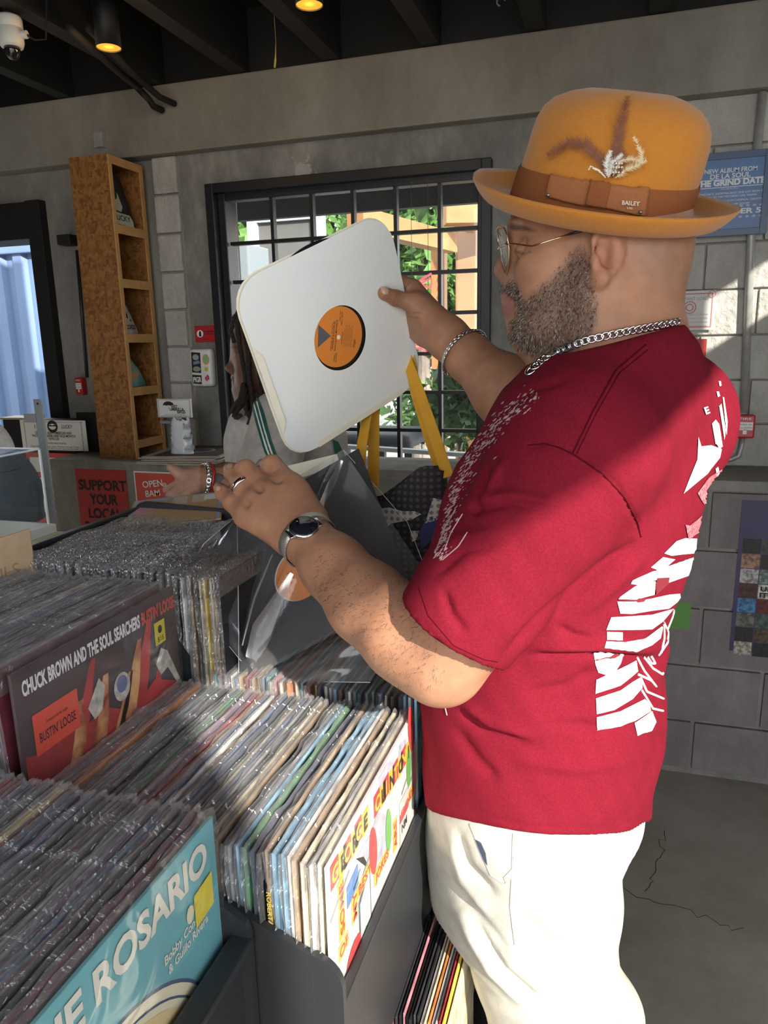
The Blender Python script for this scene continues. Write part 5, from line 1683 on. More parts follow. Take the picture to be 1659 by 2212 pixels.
def grow(name, prims, h, lo, hi, fn=None, B=12):
    """one closed surface round the joined volumes (surface nets on the blocks the surface passes through)"""
    lo, hi = np.array(lo, float), np.array(hi, float)
    nb = np.ceil((hi - lo) / (B * h)).astype(int)
    I = np.stack(np.meshgrid(*[np.arange(n) for n in nb], indexing='ij'), -1).reshape(-1, 3)
    ctr = lo + (I + 0.5) * B * h
    rad = 0.5 * B * h * math.sqrt(3)
    if fn is None:
        dp = np.stack([p(ctr) for p in prims])
        dc = combine(prims, list(dp))
    else:
        dc = fn(ctr)
    keep = np.abs(dc) < rad * 1.7 + 0.01
    g = np.arange(B + 1)
    G = np.stack(np.meshgrid(g, g, g, indexing='ij'), -1).reshape(-1, 3)
    N = nb * B + 2
    verts, keys, quads = [], [], []
    corner = [(i, j, k) for i in (0, 1) for j in (0, 1) for k in (0, 1)]
    edges = [(a, b) for a in range(8) for b in range(a + 1, 8) if bin(a ^ b).count('1') == 1]
    cornv = np.array(corner, float)
    for bi in np.nonzero(keep)[0]:
        base = I[bi] * B
        P = lo + (base + G) * h
        if fn is None:
            sel = [i for i in range(len(prims)) if dp[i, bi] < max(dc[bi], 0) + 2.2 * rad + prims[i].k + 0.01]
            if not any(prims[i].op > 0 for i in sel):
                continue
            while prims[sel[0]].op < 0:
                sel.pop(0)
            d = combine([prims[i] for i in sel], [prims[i](P) for i in sel])
        else:
            d = fn(P)
        if d.min() > 0 or d.max() < 0:
            continue
        D = d.reshape(B + 1, B + 1, B + 1)
        cv = np.stack([D[i:B + i, j:B + j, k:B + k] for i, j, k in corner], -1)
        neg = cv < 0
        act = neg.any(-1) & ~neg.all(-1)
        ijk = np.argwhere(act)
        if not len(ijk):
            continue
        c = cv[act]
        acc = np.zeros((len(c), 3))
        cnt = np.zeros(len(c))
        for a, b in edges:
            m = (c[:, a] < 0) != (c[:, b] < 0)
            if m.any():
                t = c[m, a] / (c[m, a] - c[m, b])
                acc[m] += cornv[a] + t[:, None] * (cornv[b] - cornv[a])
                cnt[m] += 1
        pos = lo + (base + ijk + acc / cnt[:, None]) * h
        gi = base + ijk
        verts.append(pos)
        keys.append((gi[:, 0] * N[1] + gi[:, 1]) * N[2] + gi[:, 2])
        for ax in range(3):
            sl0 = [slice(0, B)] * 3
            sl1 = [slice(0, B)] * 3
            sl1[ax] = slice(1, B + 1)
            A, Bv = D[tuple(sl0)] < 0, D[tuple(sl1)] < 0
            e = np.argwhere(A != Bv)
            if not len(e):
                continue
            fl = A[tuple(e.T)]
            u, v = (ax + 1) % 3, (ax + 2) % 3
            ge = base + e
            q = []
            for du, dv in ((0, 0), (-1, 0), (-1, -1), (0, -1)):
                w = ge.copy()
                w[:, u] += du
                w[:, v] += dv
                q.append((w[:, 0] * N[1] + w[:, 1]) * N[2] + w[:, 2])
            q = np.stack(q, 1)
            q[~fl] = q[~fl][:, ::-1]
            quads.append(q)
    V = np.concatenate(verts)
    K = np.concatenate(keys)
    Q = np.concatenate(quads)
    order = np.argsort(K)
    Ks = K[order]
    ix = np.searchsorted(Ks, Q)
    ix = np.clip(ix, 0, len(Ks) - 1)
    ok = (Ks[ix] == Q).all(1)
    F = order[ix[ok]]
    # one light relaxing pass evens the grid
    me = bpy.data.meshes.new(name)
    me.vertices.add(len(V))
    me.vertices.foreach_set('co', V.astype(np.float32).ravel())
    me.loops.add(len(F) * 4)
    me.polygons.add(len(F))
    me.polygons.foreach_set('loop_start', np.arange(0, len(F) * 4, 4, dtype=np.int32))
    me.loops.foreach_set('vertex_index', F.astype(np.int32).ravel())
    me.polygons.foreach_set('use_smooth', np.ones(len(F), dtype=bool))
    me.update(calc_edges=True)
    me.validate()
    return me, V, F
def relax(me, V, F, n=1, amt=0.5):
    for _ in range(n):
        s = np.zeros_like(V)
        c = np.zeros(len(V))
        for a in range(4):
            b = (a + 1) % 4
            np.add.at(s, F[:, a], V[F[:, b]])
            np.add.at(c, F[:, a], 1)
            np.add.at(s, F[:, b], V[F[:, a]])
            np.add.at(c, F[:, b], 1)
        m = c > 0
        V[m] = V[m] * (1 - amt) + amt * s[m] / c[m][:, None]
    me.vertices.foreach_set('co', V.astype(np.float32).ravel())
    me.update()
    return V
def paint(me, col):
    a = me.color_attributes.new('tone', 'FLOAT_COLOR', 'POINT')
    c = np.ones((len(col), 4), dtype=np.float32)
    c[:, :3] = np.clip(col, 0, 1)
    a.data.foreach_set('color', c.ravel())
def project(P):
    q = (P - np.array([0, 0, CAM_H])) @ CAM_R
    return np.stack([CX + F_ * q[:, 0] / -q[:, 2], CY - F_ * q[:, 1] / -q[:, 2]], 1)
def poly_sd(P, poly):
    """signed distance (inside negative) of 2-D points to an outline"""
    poly = np.array(poly, float)
    d = np.full(len(P), 1e9)
    ins = np.zeros(len(P), bool)
    for a, b in zip(poly, np.roll(poly, -1, 0)):
        e = b - a
        w = P - a
        t = np.clip((w @ e) / (e @ e), 0, 1)
        d = np.minimum(d, np.hypot(*(w - t[:, None] * e).T))
        c = ((a[1] <= P[:, 1]) & (b[1] > P[:, 1])) | ((b[1] <= P[:, 1]) & (a[1] > P[:, 1]))
        with np.errstate(divide='ignore', invalid='ignore'):
            xi = a[0] + (P[:, 1] - a[1]) * e[0] / (e[1] if abs(e[1]) > 1e-9 else 1e-9)
        ins ^= c & (P[:, 0] < xi)
    return np.where(ins, -d, d)
def soft(d, w):
    return np.clip(0.5 - d / w, 0, 1)
def bvh_of(V, F):
    return BVHTree.FromPolygons([tuple(v) for v in V], [tuple(int(i) for i in f) for f in F])
EYE = Vector((0, 0, CAM_H))
def on_surface(bvh, px, py, lift=0.001):
    """where a sight line meets a surface, lifted a hair along the surface's normal"""
    dr_ = Vector(ray(px, py)).normalized()
    h = bvh.ray_cast(EYE, dr_)
    if h[0] is None:
        return None
    n = h[1]
    if n.dot(dr_) > 0:
        n = -n
    return h[0] + n * lift
def patch(bvh, outline, m, name, parent, lift=0.0012, step=6.0, smooth=True, mids=None):
    """a thin printed patch laid on a surface: the outline is triangulated finely and draped"""
    bm = nbm()
    vs = [bm.verts.new((x, y, 0)) for x, y in outline]
    f = bm.faces.new(vs)
    bmesh.ops.triangulate(bm, faces=[f])
    for _ in range(7):
        es = [e for e in bm.edges if e.calc_length() > step]
        if not es:
            break
        bmesh.ops.subdivide_edges(bm, edges=es, cuts=1)
        bmesh.ops.triangulate(bm, faces=bm.faces)
    bad = []
    for v in bm.verts:
        p = on_surface(bvh, v.co.x, v.co.y, lift)
        if p is None:
            bad.append(v)
        else:
            v.co = p
    if bad:
        bmesh.ops.delete(bm, geom=bad, context='VERTS')
    if not len(bm.faces):
        bm.free()
        return None
    bm.normal_update()
    return obj(name, bm, m, parent, smooth)
def drape_line(bvh, pts, r, m, name, parent, lift=0.0004, n=30, seg=6):
    pts2 = []
    P = np.array(pts, float)
    L = np.concatenate([[0], np.cumsum(np.hypot(*np.diff(P, axis=0).T))])
    for t in np.linspace(0, L[-1], n):
        p = on_surface(bvh, np.interp(t, L, P[:, 0]), np.interp(t, L, P[:, 1]), lift)
        if p is not None:
            if not pts2 or (p - pts2[-1]).length < 0.05:
                pts2.append(p)
    if len(pts2) > 2:
        return obj(name, tube(pts2, r, seg), m, parent, True)

attr_mat('skin', 0.5, 0.12, 500.0, sss=0.12, spec=0.35)
attr_mat('shirt_red', 0.9, 0.25, 900.0, spec=0.08, ns=420.0, na=0.17)
attr_mat('cloth', 0.85, 0.2, 700.0, spec=0.15)
hair_m = mat('hair_dark', (0.035, 0.026, 0.022), 0.5)

# ------------------------------------------------------------------ THE MAN IN THE ORANGE HAT
UP = np.array([0, 0, 1.0])
def dirs(deg):
    a = math.radians(deg)
    return np.array([-math.cos(a), math.sin(a), 0.0]), np.array([-math.sin(a), -math.cos(a), 0.0])   # forward, near side
hf, hs = dirs(9)
tf, ts = dirs(20)
man = thing('person', 'man in orange felt hat, red T-shirt and white trousers holding up a paper record sleeve', 'person', (0.16, 0.9, 0))
HC = np.array(pt(1290, 560, 0.935))           # on the head's middle plane
TC = np.array(pt(1240, 1100, 0.985))          # on the trunk's middle plane
def on_plane(px, py, c, n):
    v = ray(px, py)
    e = np.array([0, 0, CAM_H])
    t = ((c - e) @ n) / (v @ n)
    return e + v * t
def hm(px, py, s=0.0):
    return on_plane(px, py, HC, hs) + hs * s
def mir(p, c=HC, n=hs):
    p = np.array(p, float)
    return p - 2 * ((p - c) @ n) * n
def A(p):
    return np.array(p, float)
hfr = np.stack([hf, hs, UP])
pr = []
def E_(c, r, k=0.02, op=1, fr=None):
    pr.append(Ell(c, r, hfr if fr is None else fr, k, op))
def C_(a, b, ra, rb, k=0.02, op=1, flat=None):
    pr.append(Cone(a, b, ra, rb, k, op, flat))
# trunk and legs (under the clothes)
def tm(px, py, s=0.0):
    return on_plane(px, py, TC, ts) + ts * s
pelvis = tm(1180, 1700)
def tn(px, py, s):
    return on_plane(px, py, TC + ts * s, ts)
LEG_N = [tn(1150, 1790, 0.095), tn(1150, 1950, 0.1), tn(1170, 2090, 0.1), tn(1195, 2212, 0.1)]
LEG_F = [tn(1212, 1800, -0.09), tn(1200, 1950, -0.09), tn(1212, 2090, -0.09), tn(1222, 2212, -0.09)]
for LG in (LEG_N, LEG_F):
    LG.append(np.array([LG[3][0] + 0.045, LG[3][1], 0.34]))
    LG.append(np.array([LG[3][0] + 0.07, LG[3][1] + 0.005, 0.05]))
C_(tm(1300, 920), tm(1225, 1250), 0.1, 0.1, 0.04)
C_(tm(1225, 1250), pelvis, 0.1, 0.11, 0.04)
for s in (1, -1):
    LG = LEG_N if s > 0 else LEG_F
    C_(pelvis + ts * 0.08 * s, LG[1], 0.08, 0.06, 0.04)
    C_(LG[1], LG[3], 0.06, 0.05, 0.03)
    C_(LG[3], LG[5] + UP * 0.05, 0.05, 0.035, 0.03)
# neck, head
C_(hm(1345, 560), hm(1322, 800), 0.07, 0.08, 0.03)
C_(hm(1322, 790), tm(1300, 900), 0.085, 0.095, 0.05)
E_(hm(1302, 500), (0.104, 0.078, 0.105), 0.03)
E_(hm(1345, 560), (0.068, 0.072, 0.08), 0.03)
E_(hm(1206, 545), (0.0605, 0.066, 0.105), 0.04)
E_(hm(1190, 640), (0.062, 0.06, 0.062), 0.03)
for s in (1, -1):
    q = (lambda p: p) if s > 0 else (lambda p: mir(p))
    C_(q(pt(1272, 640, 0.885)), q(pt(1165, 705, 0.915)), 0.03, 0.026, 0.03)          # jaw
    E_(q(pt(1185, 585, 0.895)), (0.035, 0.022, 0.035), 0.03)                          # cheek
    E_(q(pt(1120, 487, 0.925)), (0.013, 0.022, 0.009), 0.012)                         # brow
    C_(q(pt(1300, 620, 0.88)), q(pt(1290, 740, 0.9)), 0.03, 0.035, 0.03)              # neck side
    E_(q(pt(1122, 537, 0.915)), (0.012, 0.016, 0.012), 0.012, -1)                     # eye socket
    E_(q(pt(1134, 540, 0.916)), (0.012, 0.012, 0.011), 0.004)                         # lidded eye
    # ear: shell, helix, hollow, lobe
    ec = A(q(pt(1308, 550, 0.852)))
    fx = hf * 0.94 + hs * s * -0.34
    fy = hs * s * 0.94 + hf * 0.34
    efr = np.stack([fx, fy, UP])
    def ea(px, py, out=0.0):
        return A(q(A(pt(px, py, 0.848)) + hs * out))
    E_(ec, (0.021, 0.009, 0.031), 0.008, 1, efr)
    hel = [(1287, 545), (1288, 520), (1293, 500), (1310, 491), (1330, 497), (1343, 515), (1344, 545), (1336, 570), (1322, 590), (1308, 603)]
    for a, b in zip(hel, hel[1:]):
        C_(ea(*a, 0.006), ea(*b, 0.006), 0.0048, 0.0048, 0.003)
    E_(ea(1307, 545, 0.011), (0.0105, 0.009, 0.018), 0.004, -1, efr)
    C_(ea(1325, 520, 0.004), ea(1328, 565, 0.005), 0.0042, 0.0042, 0.004)
    C_(ea(1300, 522, 0.003), ea(1325, 520, 0.004), 0.0035, 0.0035, 0.004)
    C_(ea(1287, 562, 0.006), ea(1288, 575, 0.006), 0.006, 0.006, 0.005)
    E_(ea(1296, 602, 0.005), (0.012, 0.0075, 0.0125), 0.006, 1, efr)
# nose, lips, chin
C_(hm(1112, 520), hm(1093, 572), 0.007, 0.010, 0.012)
E_(hm(1090, 586), (0.0135, 0.0135, 0.0125), 0.012)
for s in (1, -1):
    E_(hm(1103, 596, 0.014 * s), (0.012, 0.0085, 0.0095), 0.006)
    E_(hm(1098, 608, 0.0075 * s), (0.005, 0.003, 0.004), 0.003, -1)
E_(hm(1150, 645), (0.026, 0.038, 0.04), 0.02)
for s in (1, -1):
    C_(hm(1098, 634, 0.0), hm(1114, 648, 0.024 * s), 0.0084, 0.004, 0.004)
    C_(hm(1100, 671, 0.0), hm(1118, 662, 0.022 * s), 0.0098, 0.004, 0.004)
for s in (1, -1):
    C_(hm(1080, 653, 0.0), hm(1113, 656, 0.023 * s), 0.0065, 0.0018, 0.002, -1)
E_(hm(1150, 708), (0.026, 0.03, 0.024), 0.02)
E_(hm(1198, 728), (0.04, 0.045, 0.024), 0.03)
C_(hm(1215, 720), hm(1270, 790), 0.045, 0.07, 0.04)
# shoulders and arms
SN = A(pt(1265, 925, 0.80))
SF = mir(SN, TC, ts)
C_(tm(1330, 870), SN, 0.06, 0.052, 0.04)
C_(tm(1330, 870), SF, 0.06, 0.052, 0.04)
EN = A(pt(955, 1432, 0.862))
C_(SN, A(pt(1015, 1330, 0.838)), 0.058, 0.052, 0.03)
C_(A(pt(1015, 1330, 0.838)), A(pt(952, 1424, 0.856)), 0.052, 0.047, 0.03)
C_(A(pt(955, 1430, 0.858)), A(pt(880, 1372, 0.885)), 0.045, 0.0505, 0.03)
C_(A(pt(880, 1372, 0.885)), A(pt(795, 1302, 0.935)), 0.0505, 0.047, 0.03)
C_(A(pt(795, 1302, 0.935)), A(pt(722, 1226, 0.985)), 0.047, 0.039, 0.03)
C_(A(pt(722, 1226, 0.985)), A(pt(662, 1163, 1.03)), 0.039, 0.0335, 0.03)
C_(A(pt(662, 1163, 1.03)), A(pt(640, 1130, 1.045)), 0.0335, 0.031, 0.02)
# left hand, back of the hand towards us
WL = A(pt(648, 1140, 1.045))
MC = [(626, 1046, 1.075), (584, 1064, 1.072), (553, 1088, 1.068), (530, 1116, 1.064)]
for i, m_ in enumerate(MC):
    C_(WL if i < 2 else A(pt(628, 1150, 1.045)), A(pt(*m_)), 0.027, 0.0165, 0.018)
E_(A(pt(592, 1098, 1.068)), (0.036, 0.024, 0.034), 0.03)
C_(A(pt(672, 1118, 1.05)), A(pt(648, 1060, 1.075)), 0.02, 0.014, 0.02)
FNG = [[MC[0], (588, 1004, 1.105), (570, 1010, 1.135), (566, 1028, 1.15)],
       [MC[1], (531, 1014, 1.108), (512, 1020, 1.135), (509, 1038, 1.15)],
       [MC[2], (520, 1046, 1.095), (503, 1024, 1.122), (497, 1013, 1.138)],
       [MC[3], (500, 1086, 1.085), (482, 1065, 1.108), (474, 1055, 1.122)]]
FR = [(0.0165, 0.0145, 0.0125, 0.0105), (0.0165, 0.0145, 0.0125, 0.0105), (0.0155, 0.0138, 0.0125, 0.0105), (0.0145, 0.0122, 0.011, 0.0095)]
for ch, rr in zip(FNG, FR):
    for i in range(3):
        C_(A(pt(*ch[i])), A(pt(*ch[i + 1])), rr[i], rr[i + 1], 0.006 if i else 0.008)
for a, b in (((600, 1040, 1.052), (560, 1008, 1.075)), ((565, 1062, 1.05), (530, 1028, 1.07)), ((533, 1090, 1.047), (500, 1052, 1.07))):
    C_(A(pt(*a)), A(pt(*b)), 0.0045, 0.006, 0.006, -1)        # the clefts between the fingers
C_(A(pt(670, 1125, 1.06)), A(pt(640, 1085, 1.1)), 0.019, 0.0155, 0.015)
C_(A(pt(640, 1085, 1.1)), A(pt(600, 1078, 1.125)), 0.0145, 0.012, 0.008)
# right arm and the hand pinching the sleeve
C_(SF, A(pt(1165, 915, 1.17)), 0.062, 0.055, 0.03)
C_(A(pt(1165, 915, 1.17)), A(pt(1095, 845, 1.2)), 0.054, 0.052, 0.03)
C_(A(pt(1095, 845, 1.2)), A(pt(1010, 770, 1.25)), 0.052, 0.038, 0.03)
C_(A(pt(1010, 770, 1.25)), A(pt(975, 738, 1.27)), 0.037, 0.033, 0.02)
WR = A(pt(968, 732, 1.275))
C_(WR, A(pt(892, 627, 1.308)), 0.028, 0.0185, 0.02)
C_(WR, A(pt(888, 662, 1.322)), 0.028, 0.0185, 0.02)
C_(WR, A(pt(896, 700, 1.338)), 0.026, 0.018, 0.02)
C_(WR, A(pt(910, 728, 1.34)), 0.026, 0.017, 0.02)
C_(A(pt(955, 712, 1.265)), A(pt(898, 656, 1.278)), 0.024, 0.0175, 0.02)     # thumb
C_(A(pt(898, 656, 1.278)), A(pt(855, 644, 1.268)), 0.0165, 0.0128, 0.01)
C_(A(pt(855, 644, 1.268)), A(pt(829, 633, 1.25)), 0.0128, 0.0108, 0.006)
for ch in (((892, 625, 1.312), (864, 610, 1.298), (825, 610, 1.27), (805, 616, 1.257)), ((888, 660, 1.33), (855, 648, 1.304), (815, 645, 1.274), (796, 650, 1.262)),
           ((896, 698, 1.345), (866, 690, 1.33), (832, 686, 1.306), (815, 690, 1.294)), ((908, 728, 1.35), (882, 730, 1.352), (858, 728, 1.336), (845, 728, 1.328))):
    for i in range(3):
        C_(A(pt(*ch[i])), A(pt(*ch[i + 1])), (0.0155, 0.0135, 0.0118)[i], (0.0135, 0.0118, 0.0095)[i], 0.007)
lo = np.array([-0.62, 0.55, -0.02])
hi = np.array([0.55, 1.32, 1.84])
body_prims = pr
sk_me, sk_V, sk_F = grow('body', pr, 0.0028, lo, hi)
print('body verts', len(sk_V))
# ---- skin tone
pxy = project(sk_V)
hd = sk_V @ hs - HC @ hs
pm = project(np.array([mir(p) for p in sk_V[hd < 0]])) if (hd < 0).any() else None
q2 = pxy.copy()
if pm is not None:
    q2[hd < 0] = pm
inhead = (np.linalg.norm(sk_V - HC, axis=1) < 0.25) & (sk_V[:, 2] > hm(1200, 790)[2])
base = np.array([0.37, 0.185, 0.11])
col = np.tile(base, (len(sk_V), 1))
nz = np.sin(sk_V[:, 0] * 61 + np.sin(sk_V[:, 2] * 47) * 2) * np.sin(sk_V[:, 1] * 53 + sk_V[:, 2] * 31)
col *= (1 + 0.06 * nz)[:, None]
def blendc(mask, c):
    global col
    col = col * (1 - mask[:, None]) + np.array(c) * mask[:, None]
beard_poly = [(1252, 530), (1232, 552), (1196, 594), (1165, 624), (1140, 643), (1124, 654), (1120, 690), (1104, 700), (1105, 735), (1135, 756), (1190, 778), (1235, 768), (1266, 740), (1288, 700), (1288, 650), (1276, 600), (1264, 550)]
stache = [(1086, 616), (1112, 610), (1128, 640), (1122, 658), (1106, 648), (1084, 634)]
bd = poly_sd(q2, beard_poly)
sdm = poly_sd(q2, stache)
beardm = np.maximum(soft(bd, 22), soft(sdm, 8)) * inhead
lipm = np.maximum(soft(poly_sd(q2, [(1080, 630), (1098, 634), (1116, 652), (1102, 655), (1086, 648)]), 5), soft(poly_sd(q2, [(1080, 660), (1098, 654), (1120, 657), (1112, 676), (1098, 690), (1082, 684)]), 5)) * inhead
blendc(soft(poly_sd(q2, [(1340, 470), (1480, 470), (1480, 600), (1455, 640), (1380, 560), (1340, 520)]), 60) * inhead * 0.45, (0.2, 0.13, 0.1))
blendc(beardm * 0.6, (0.085, 0.06, 0.05))
blendc(lipm * 0.85, (0.3, 0.12, 0.105))
blendc(soft(poly_sd(q2, [(1096, 486), (1105, 480), (1135, 488), (1160, 500), (1135, 499), (1104, 497)]), 6) * inhead * 0.85, (0.05, 0.032, 0.026))
blendc(soft(poly_sd(q2, [(1282, 495), (1345, 495), (1350, 560), (1305, 612), (1282, 600)]), 12) * inhead * 0.35, (0.42, 0.16, 0.1))
blendc(soft(poly_sd(q2, [(1112, 540), (1135, 547), (1150, 541), (1148, 544), (1132, 551), (1112, 546)]), 4) * inhead * 0.8, (0.06, 0.035, 0.03))
blendc(soft(poly_sd(q2, [(1094, 608), (1103, 605), (1106, 611), (1098, 613)]), 4) * inhead * 0.8, (0.08, 0.035, 0.03))
def crease(a, b, w, amt, c=(0.15, 0.065, 0.04)):
    """a fine fold line across a joint"""
    pa, pb = np.array(a[:2], float), np.array(b[:2], float)
    e = pb - pa
    t = np.clip(((pxy - pa) @ e) / (e @ e), 0, 1)
    d = np.hypot(*(pxy - pa - t[:, None] * e).T)
    near = np.abs(sk_V[:, 1] - float(pt(*a).y)) < 0.1
    blendc(np.exp(-(d / w) ** 2) * near * amt, c)
for a, b in (((604, 1000, 1.1), (612, 1012, 1.1)), ((592, 1022, 1.09), (606, 1012, 1.09)), ((545, 1010, 1.1), (553, 1020, 1.1)), ((858, 632, 1.2), (850, 656, 1.2)), ((864, 634, 1.2), (857, 660, 1.2)), ((874, 673, 1.22), (910, 676, 1.22)), ((880, 683, 1.22), (904, 687, 1.22)), ((885, 610, 1.25), (872, 626, 1.25)), ((495, 1060, 1.1), (508, 1072, 1.1))):
    crease(a, b, 1.6, 0.55)
blendc(soft(poly_sd(pxy, [(540, 1060), (600, 1040), (640, 1085), (600, 1130), (545, 1110)]), 50) * (sk_V[:, 1] > 0.9) * 0.22, (0.22, 0.11, 0.075))
paint(sk_me, col)
skin_o = obj('body', sk_me, 'skin', man)
body_bvh = bvh_of(sk_V, sk_F)

# ---- beard: short hairs standing on the jaw
def hairs(mask, n, length, parent, name, colors, seed, down=0.6, width=0.00045):
    rr = np.random.RandomState(seed)
    tri = sk_F
    w = mask[tri].mean(1)
    p = w / w.sum()
    fi = rr.choice(len(tri), n, p=p)
    uv = rr.rand(n, 2)
    q = sk_V[tri[fi]]
    P = (q[:, 0] * (1 - uv[:, :1]) + q[:, 1] * uv[:, :1]) * (1 - uv[:, 1:]) + (q[:, 3] * (1 - uv[:, :1]) + q[:, 2] * uv[:, :1]) * uv[:, 1:]
    nr = np.cross(q[:, 2] - q[:, 0], q[:, 3] - q[:, 1])
    nr /= np.linalg.norm(nr, axis=1)[:, None] + 1e-12
    d = nr + np.array([0, 0, -1.0]) * down + rr.normal(size=(n, 3)) * 0.45
    d /= np.linalg.norm(d, axis=1)[:, None]
    Ln = length * rr.uniform(0.5, 1.2, (n, 1))
    sd_ = np.cross(d, rr.normal(size=(n, 3)))
    sd_ /= np.linalg.norm(sd_, axis=1)[:, None]
    mid = P + d * Ln * 0.55 + nr * 0.0004
    tip = P + d * Ln + np.array([0, 0, -1.0]) * Ln * 0.35
    V = np.stack([P - sd_ * width, P + sd_ * width, mid + sd_ * width * 0.8, mid - sd_ * width * 0.8, tip], 1).reshape(-1, 3)
    f4 = [(5 * i, 5 * i + 1, 5 * i + 2, 5 * i + 3) for i in range(n)]
    f3 = [(5 * i + 3, 5 * i + 2, 5 * i + 4) for i in range(n)]
    me = bpy.data.meshes.new(name)
    me.from_pydata(V.tolist(), [], f4 + f3)
    c = np.array(colors)[rr.choice(len(colors), n)] * rr.uniform(0.7, 1.3, (n, 1))
    paint(me, np.repeat(c, 5, 0))
    o = obj(name, me, 'hair_tone', parent)
    o['kind'] = 'stuff'
    return o
attr_mat('hair_tone', 0.45, spec=0.5)
hairs(np.clip(beardm * 1.2 - 0.1, 0, 1) * (1 - lipm), 9000, 0.004, man, 'beard', [(0.06, 0.042, 0.035), (0.1, 0.07, 0.055), (0.42, 0.36, 0.31), (0.28, 0.23, 0.19), (0.05, 0.036, 0.03)], 1, 0.9, 0.00035)
arm_m = ((np.abs(poly_sd(pxy, [(700, 1190), (920, 1300), (960, 1440), (860, 1470), (700, 1290)])) < 400) & (poly_sd(pxy, [(690, 1180), (930, 1270), (960, 1480), (860, 1490), (680, 1270)]) < 0)).astype(float)
hairs(arm_m, 1500, 0.008, man, 'arm_hair', [(0.06, 0.04, 0.03)], 2, 0.5, 0.00018)
# nails
def nail(c, u, v, n, wu, wv, parent):
    c, u, v, n = Vector(c), Vector(u).normalized(), Vector(v).normalized(), Vector(n).normalized()
    bm = nbm()
    g = []
    for i in range(7):
        for j in range(7):
            a, b = (i - 3) / 3, (j - 3) / 3
            rr = max(1, (abs(a) ** 3 + abs(b) ** 3) ** (1 / 3))
            a2, b2 = a / rr, b / rr
            g.append(bm.verts.new(c + u * a2 * wu + v * b2 * wv + n * (0.0012 - 0.0025 * b2 * b2)))
    for i in range(6):
        for j in range(6):
            bm.faces.new([g[i * 7 + j], g[(i + 1) * 7 + j], g[(i + 1) * 7 + j + 1], g[i * 7 + j + 1]])
    bmesh.ops.recalc_face_normals(bm, faces=bm.faces)
    return obj('nail', bm, mat('nail', (0.55, 0.34, 0.26), 0.3), parent, True)
def nail_px(outline):
    patch(body_bvh, outline, mat('nail', (0.55, 0.34, 0.26), 0.3), 'nail', man, 0.0009, 2.5)
nail_px(ellipse(831, 626, 7.5, 10.5, 14, rot=-0.45))
nail_px(ellipse(496, 1007, 7, 4.5, 12, rot=-0.5))
nail_px(ellipse(472, 1056, 4, 6, 12, rot=0.5))
# ---- T-shirt
rows = []
ca, sa = math.cos(math.radians(20)), math.sin(math.radians(20))
for py, fx_, bx_, rs in ((690, 1270, 1462, 0.07), (722, 1235, 1480, 0.085), (745, 1205, 1496, 0.11), (780, 1168, 1496, 0.14), (830, 1122, 1502, 0.165), (900, 1090, 1517, 0.185), (990, 1034, 1534, 0.195), (1080, 1000, 1535, 0.2),
                         (1170, 977, 1515, 0.202), (1260, 967, 1486, 0.203), (1340, 964, 1455, 0.205), (1375, 964, 1444, 0.206), (1410, 964, 1448, 0.208), (1450, 966, 1440, 0.208), (1530, 966, 1447, 0.21),
                         (1610, 966, 1444, 0.21), (1670, 970, 1430, 0.207), (1730, 976, 1415, 0.203), (1860, 984, 1400, 0.197)):
    a, b = on_plane(fx_, py, TC, ts), on_plane(bx_, py, TC, ts)
    e = abs((a - b) @ tf) / 2
    rf = math.sqrt(max(1e-4, (e * ca) ** 2 - (rs * sa) ** 2)) / ca
    rows.append((0.5 * (a[2] + b[2]), 0.5 * ((a - TC) @ tf + (b - TC) @ tf), rf, rs))
trunk = Loft(rows, TC, tf, ts)
SL0, SL1 = A(pt(1262, 965, 0.805)), A(pt(966, 1388, 0.842))
slv = Cone(SL0, SL1, 0.088, 0.073)
sdir = (SL1 - SL0) / np.linalg.norm(SL1 - SL0)
cutp = 0.5 * (A(pt(893, 1283, 0.845)) + A(pt(1063, 1447, 0.835)))
cutn = sdir + 0.0
capsh = Cone(tm(1345, 850), SL0, 0.075, 0.085)
capsf = Cone(tm(1345, 850), mir(SL0, TC, ts), 0.075, 0.085)
FE = A(pt(1110, 862, 1.195))
slf = Cone(mir(SL0, TC, ts), A(pt(1150, 900, 1.175)), 0.088, 0.072)
fdir = (FE - A(pt(1165, 915, 1.17)))
fdir /= np.linalg.norm(fdir)
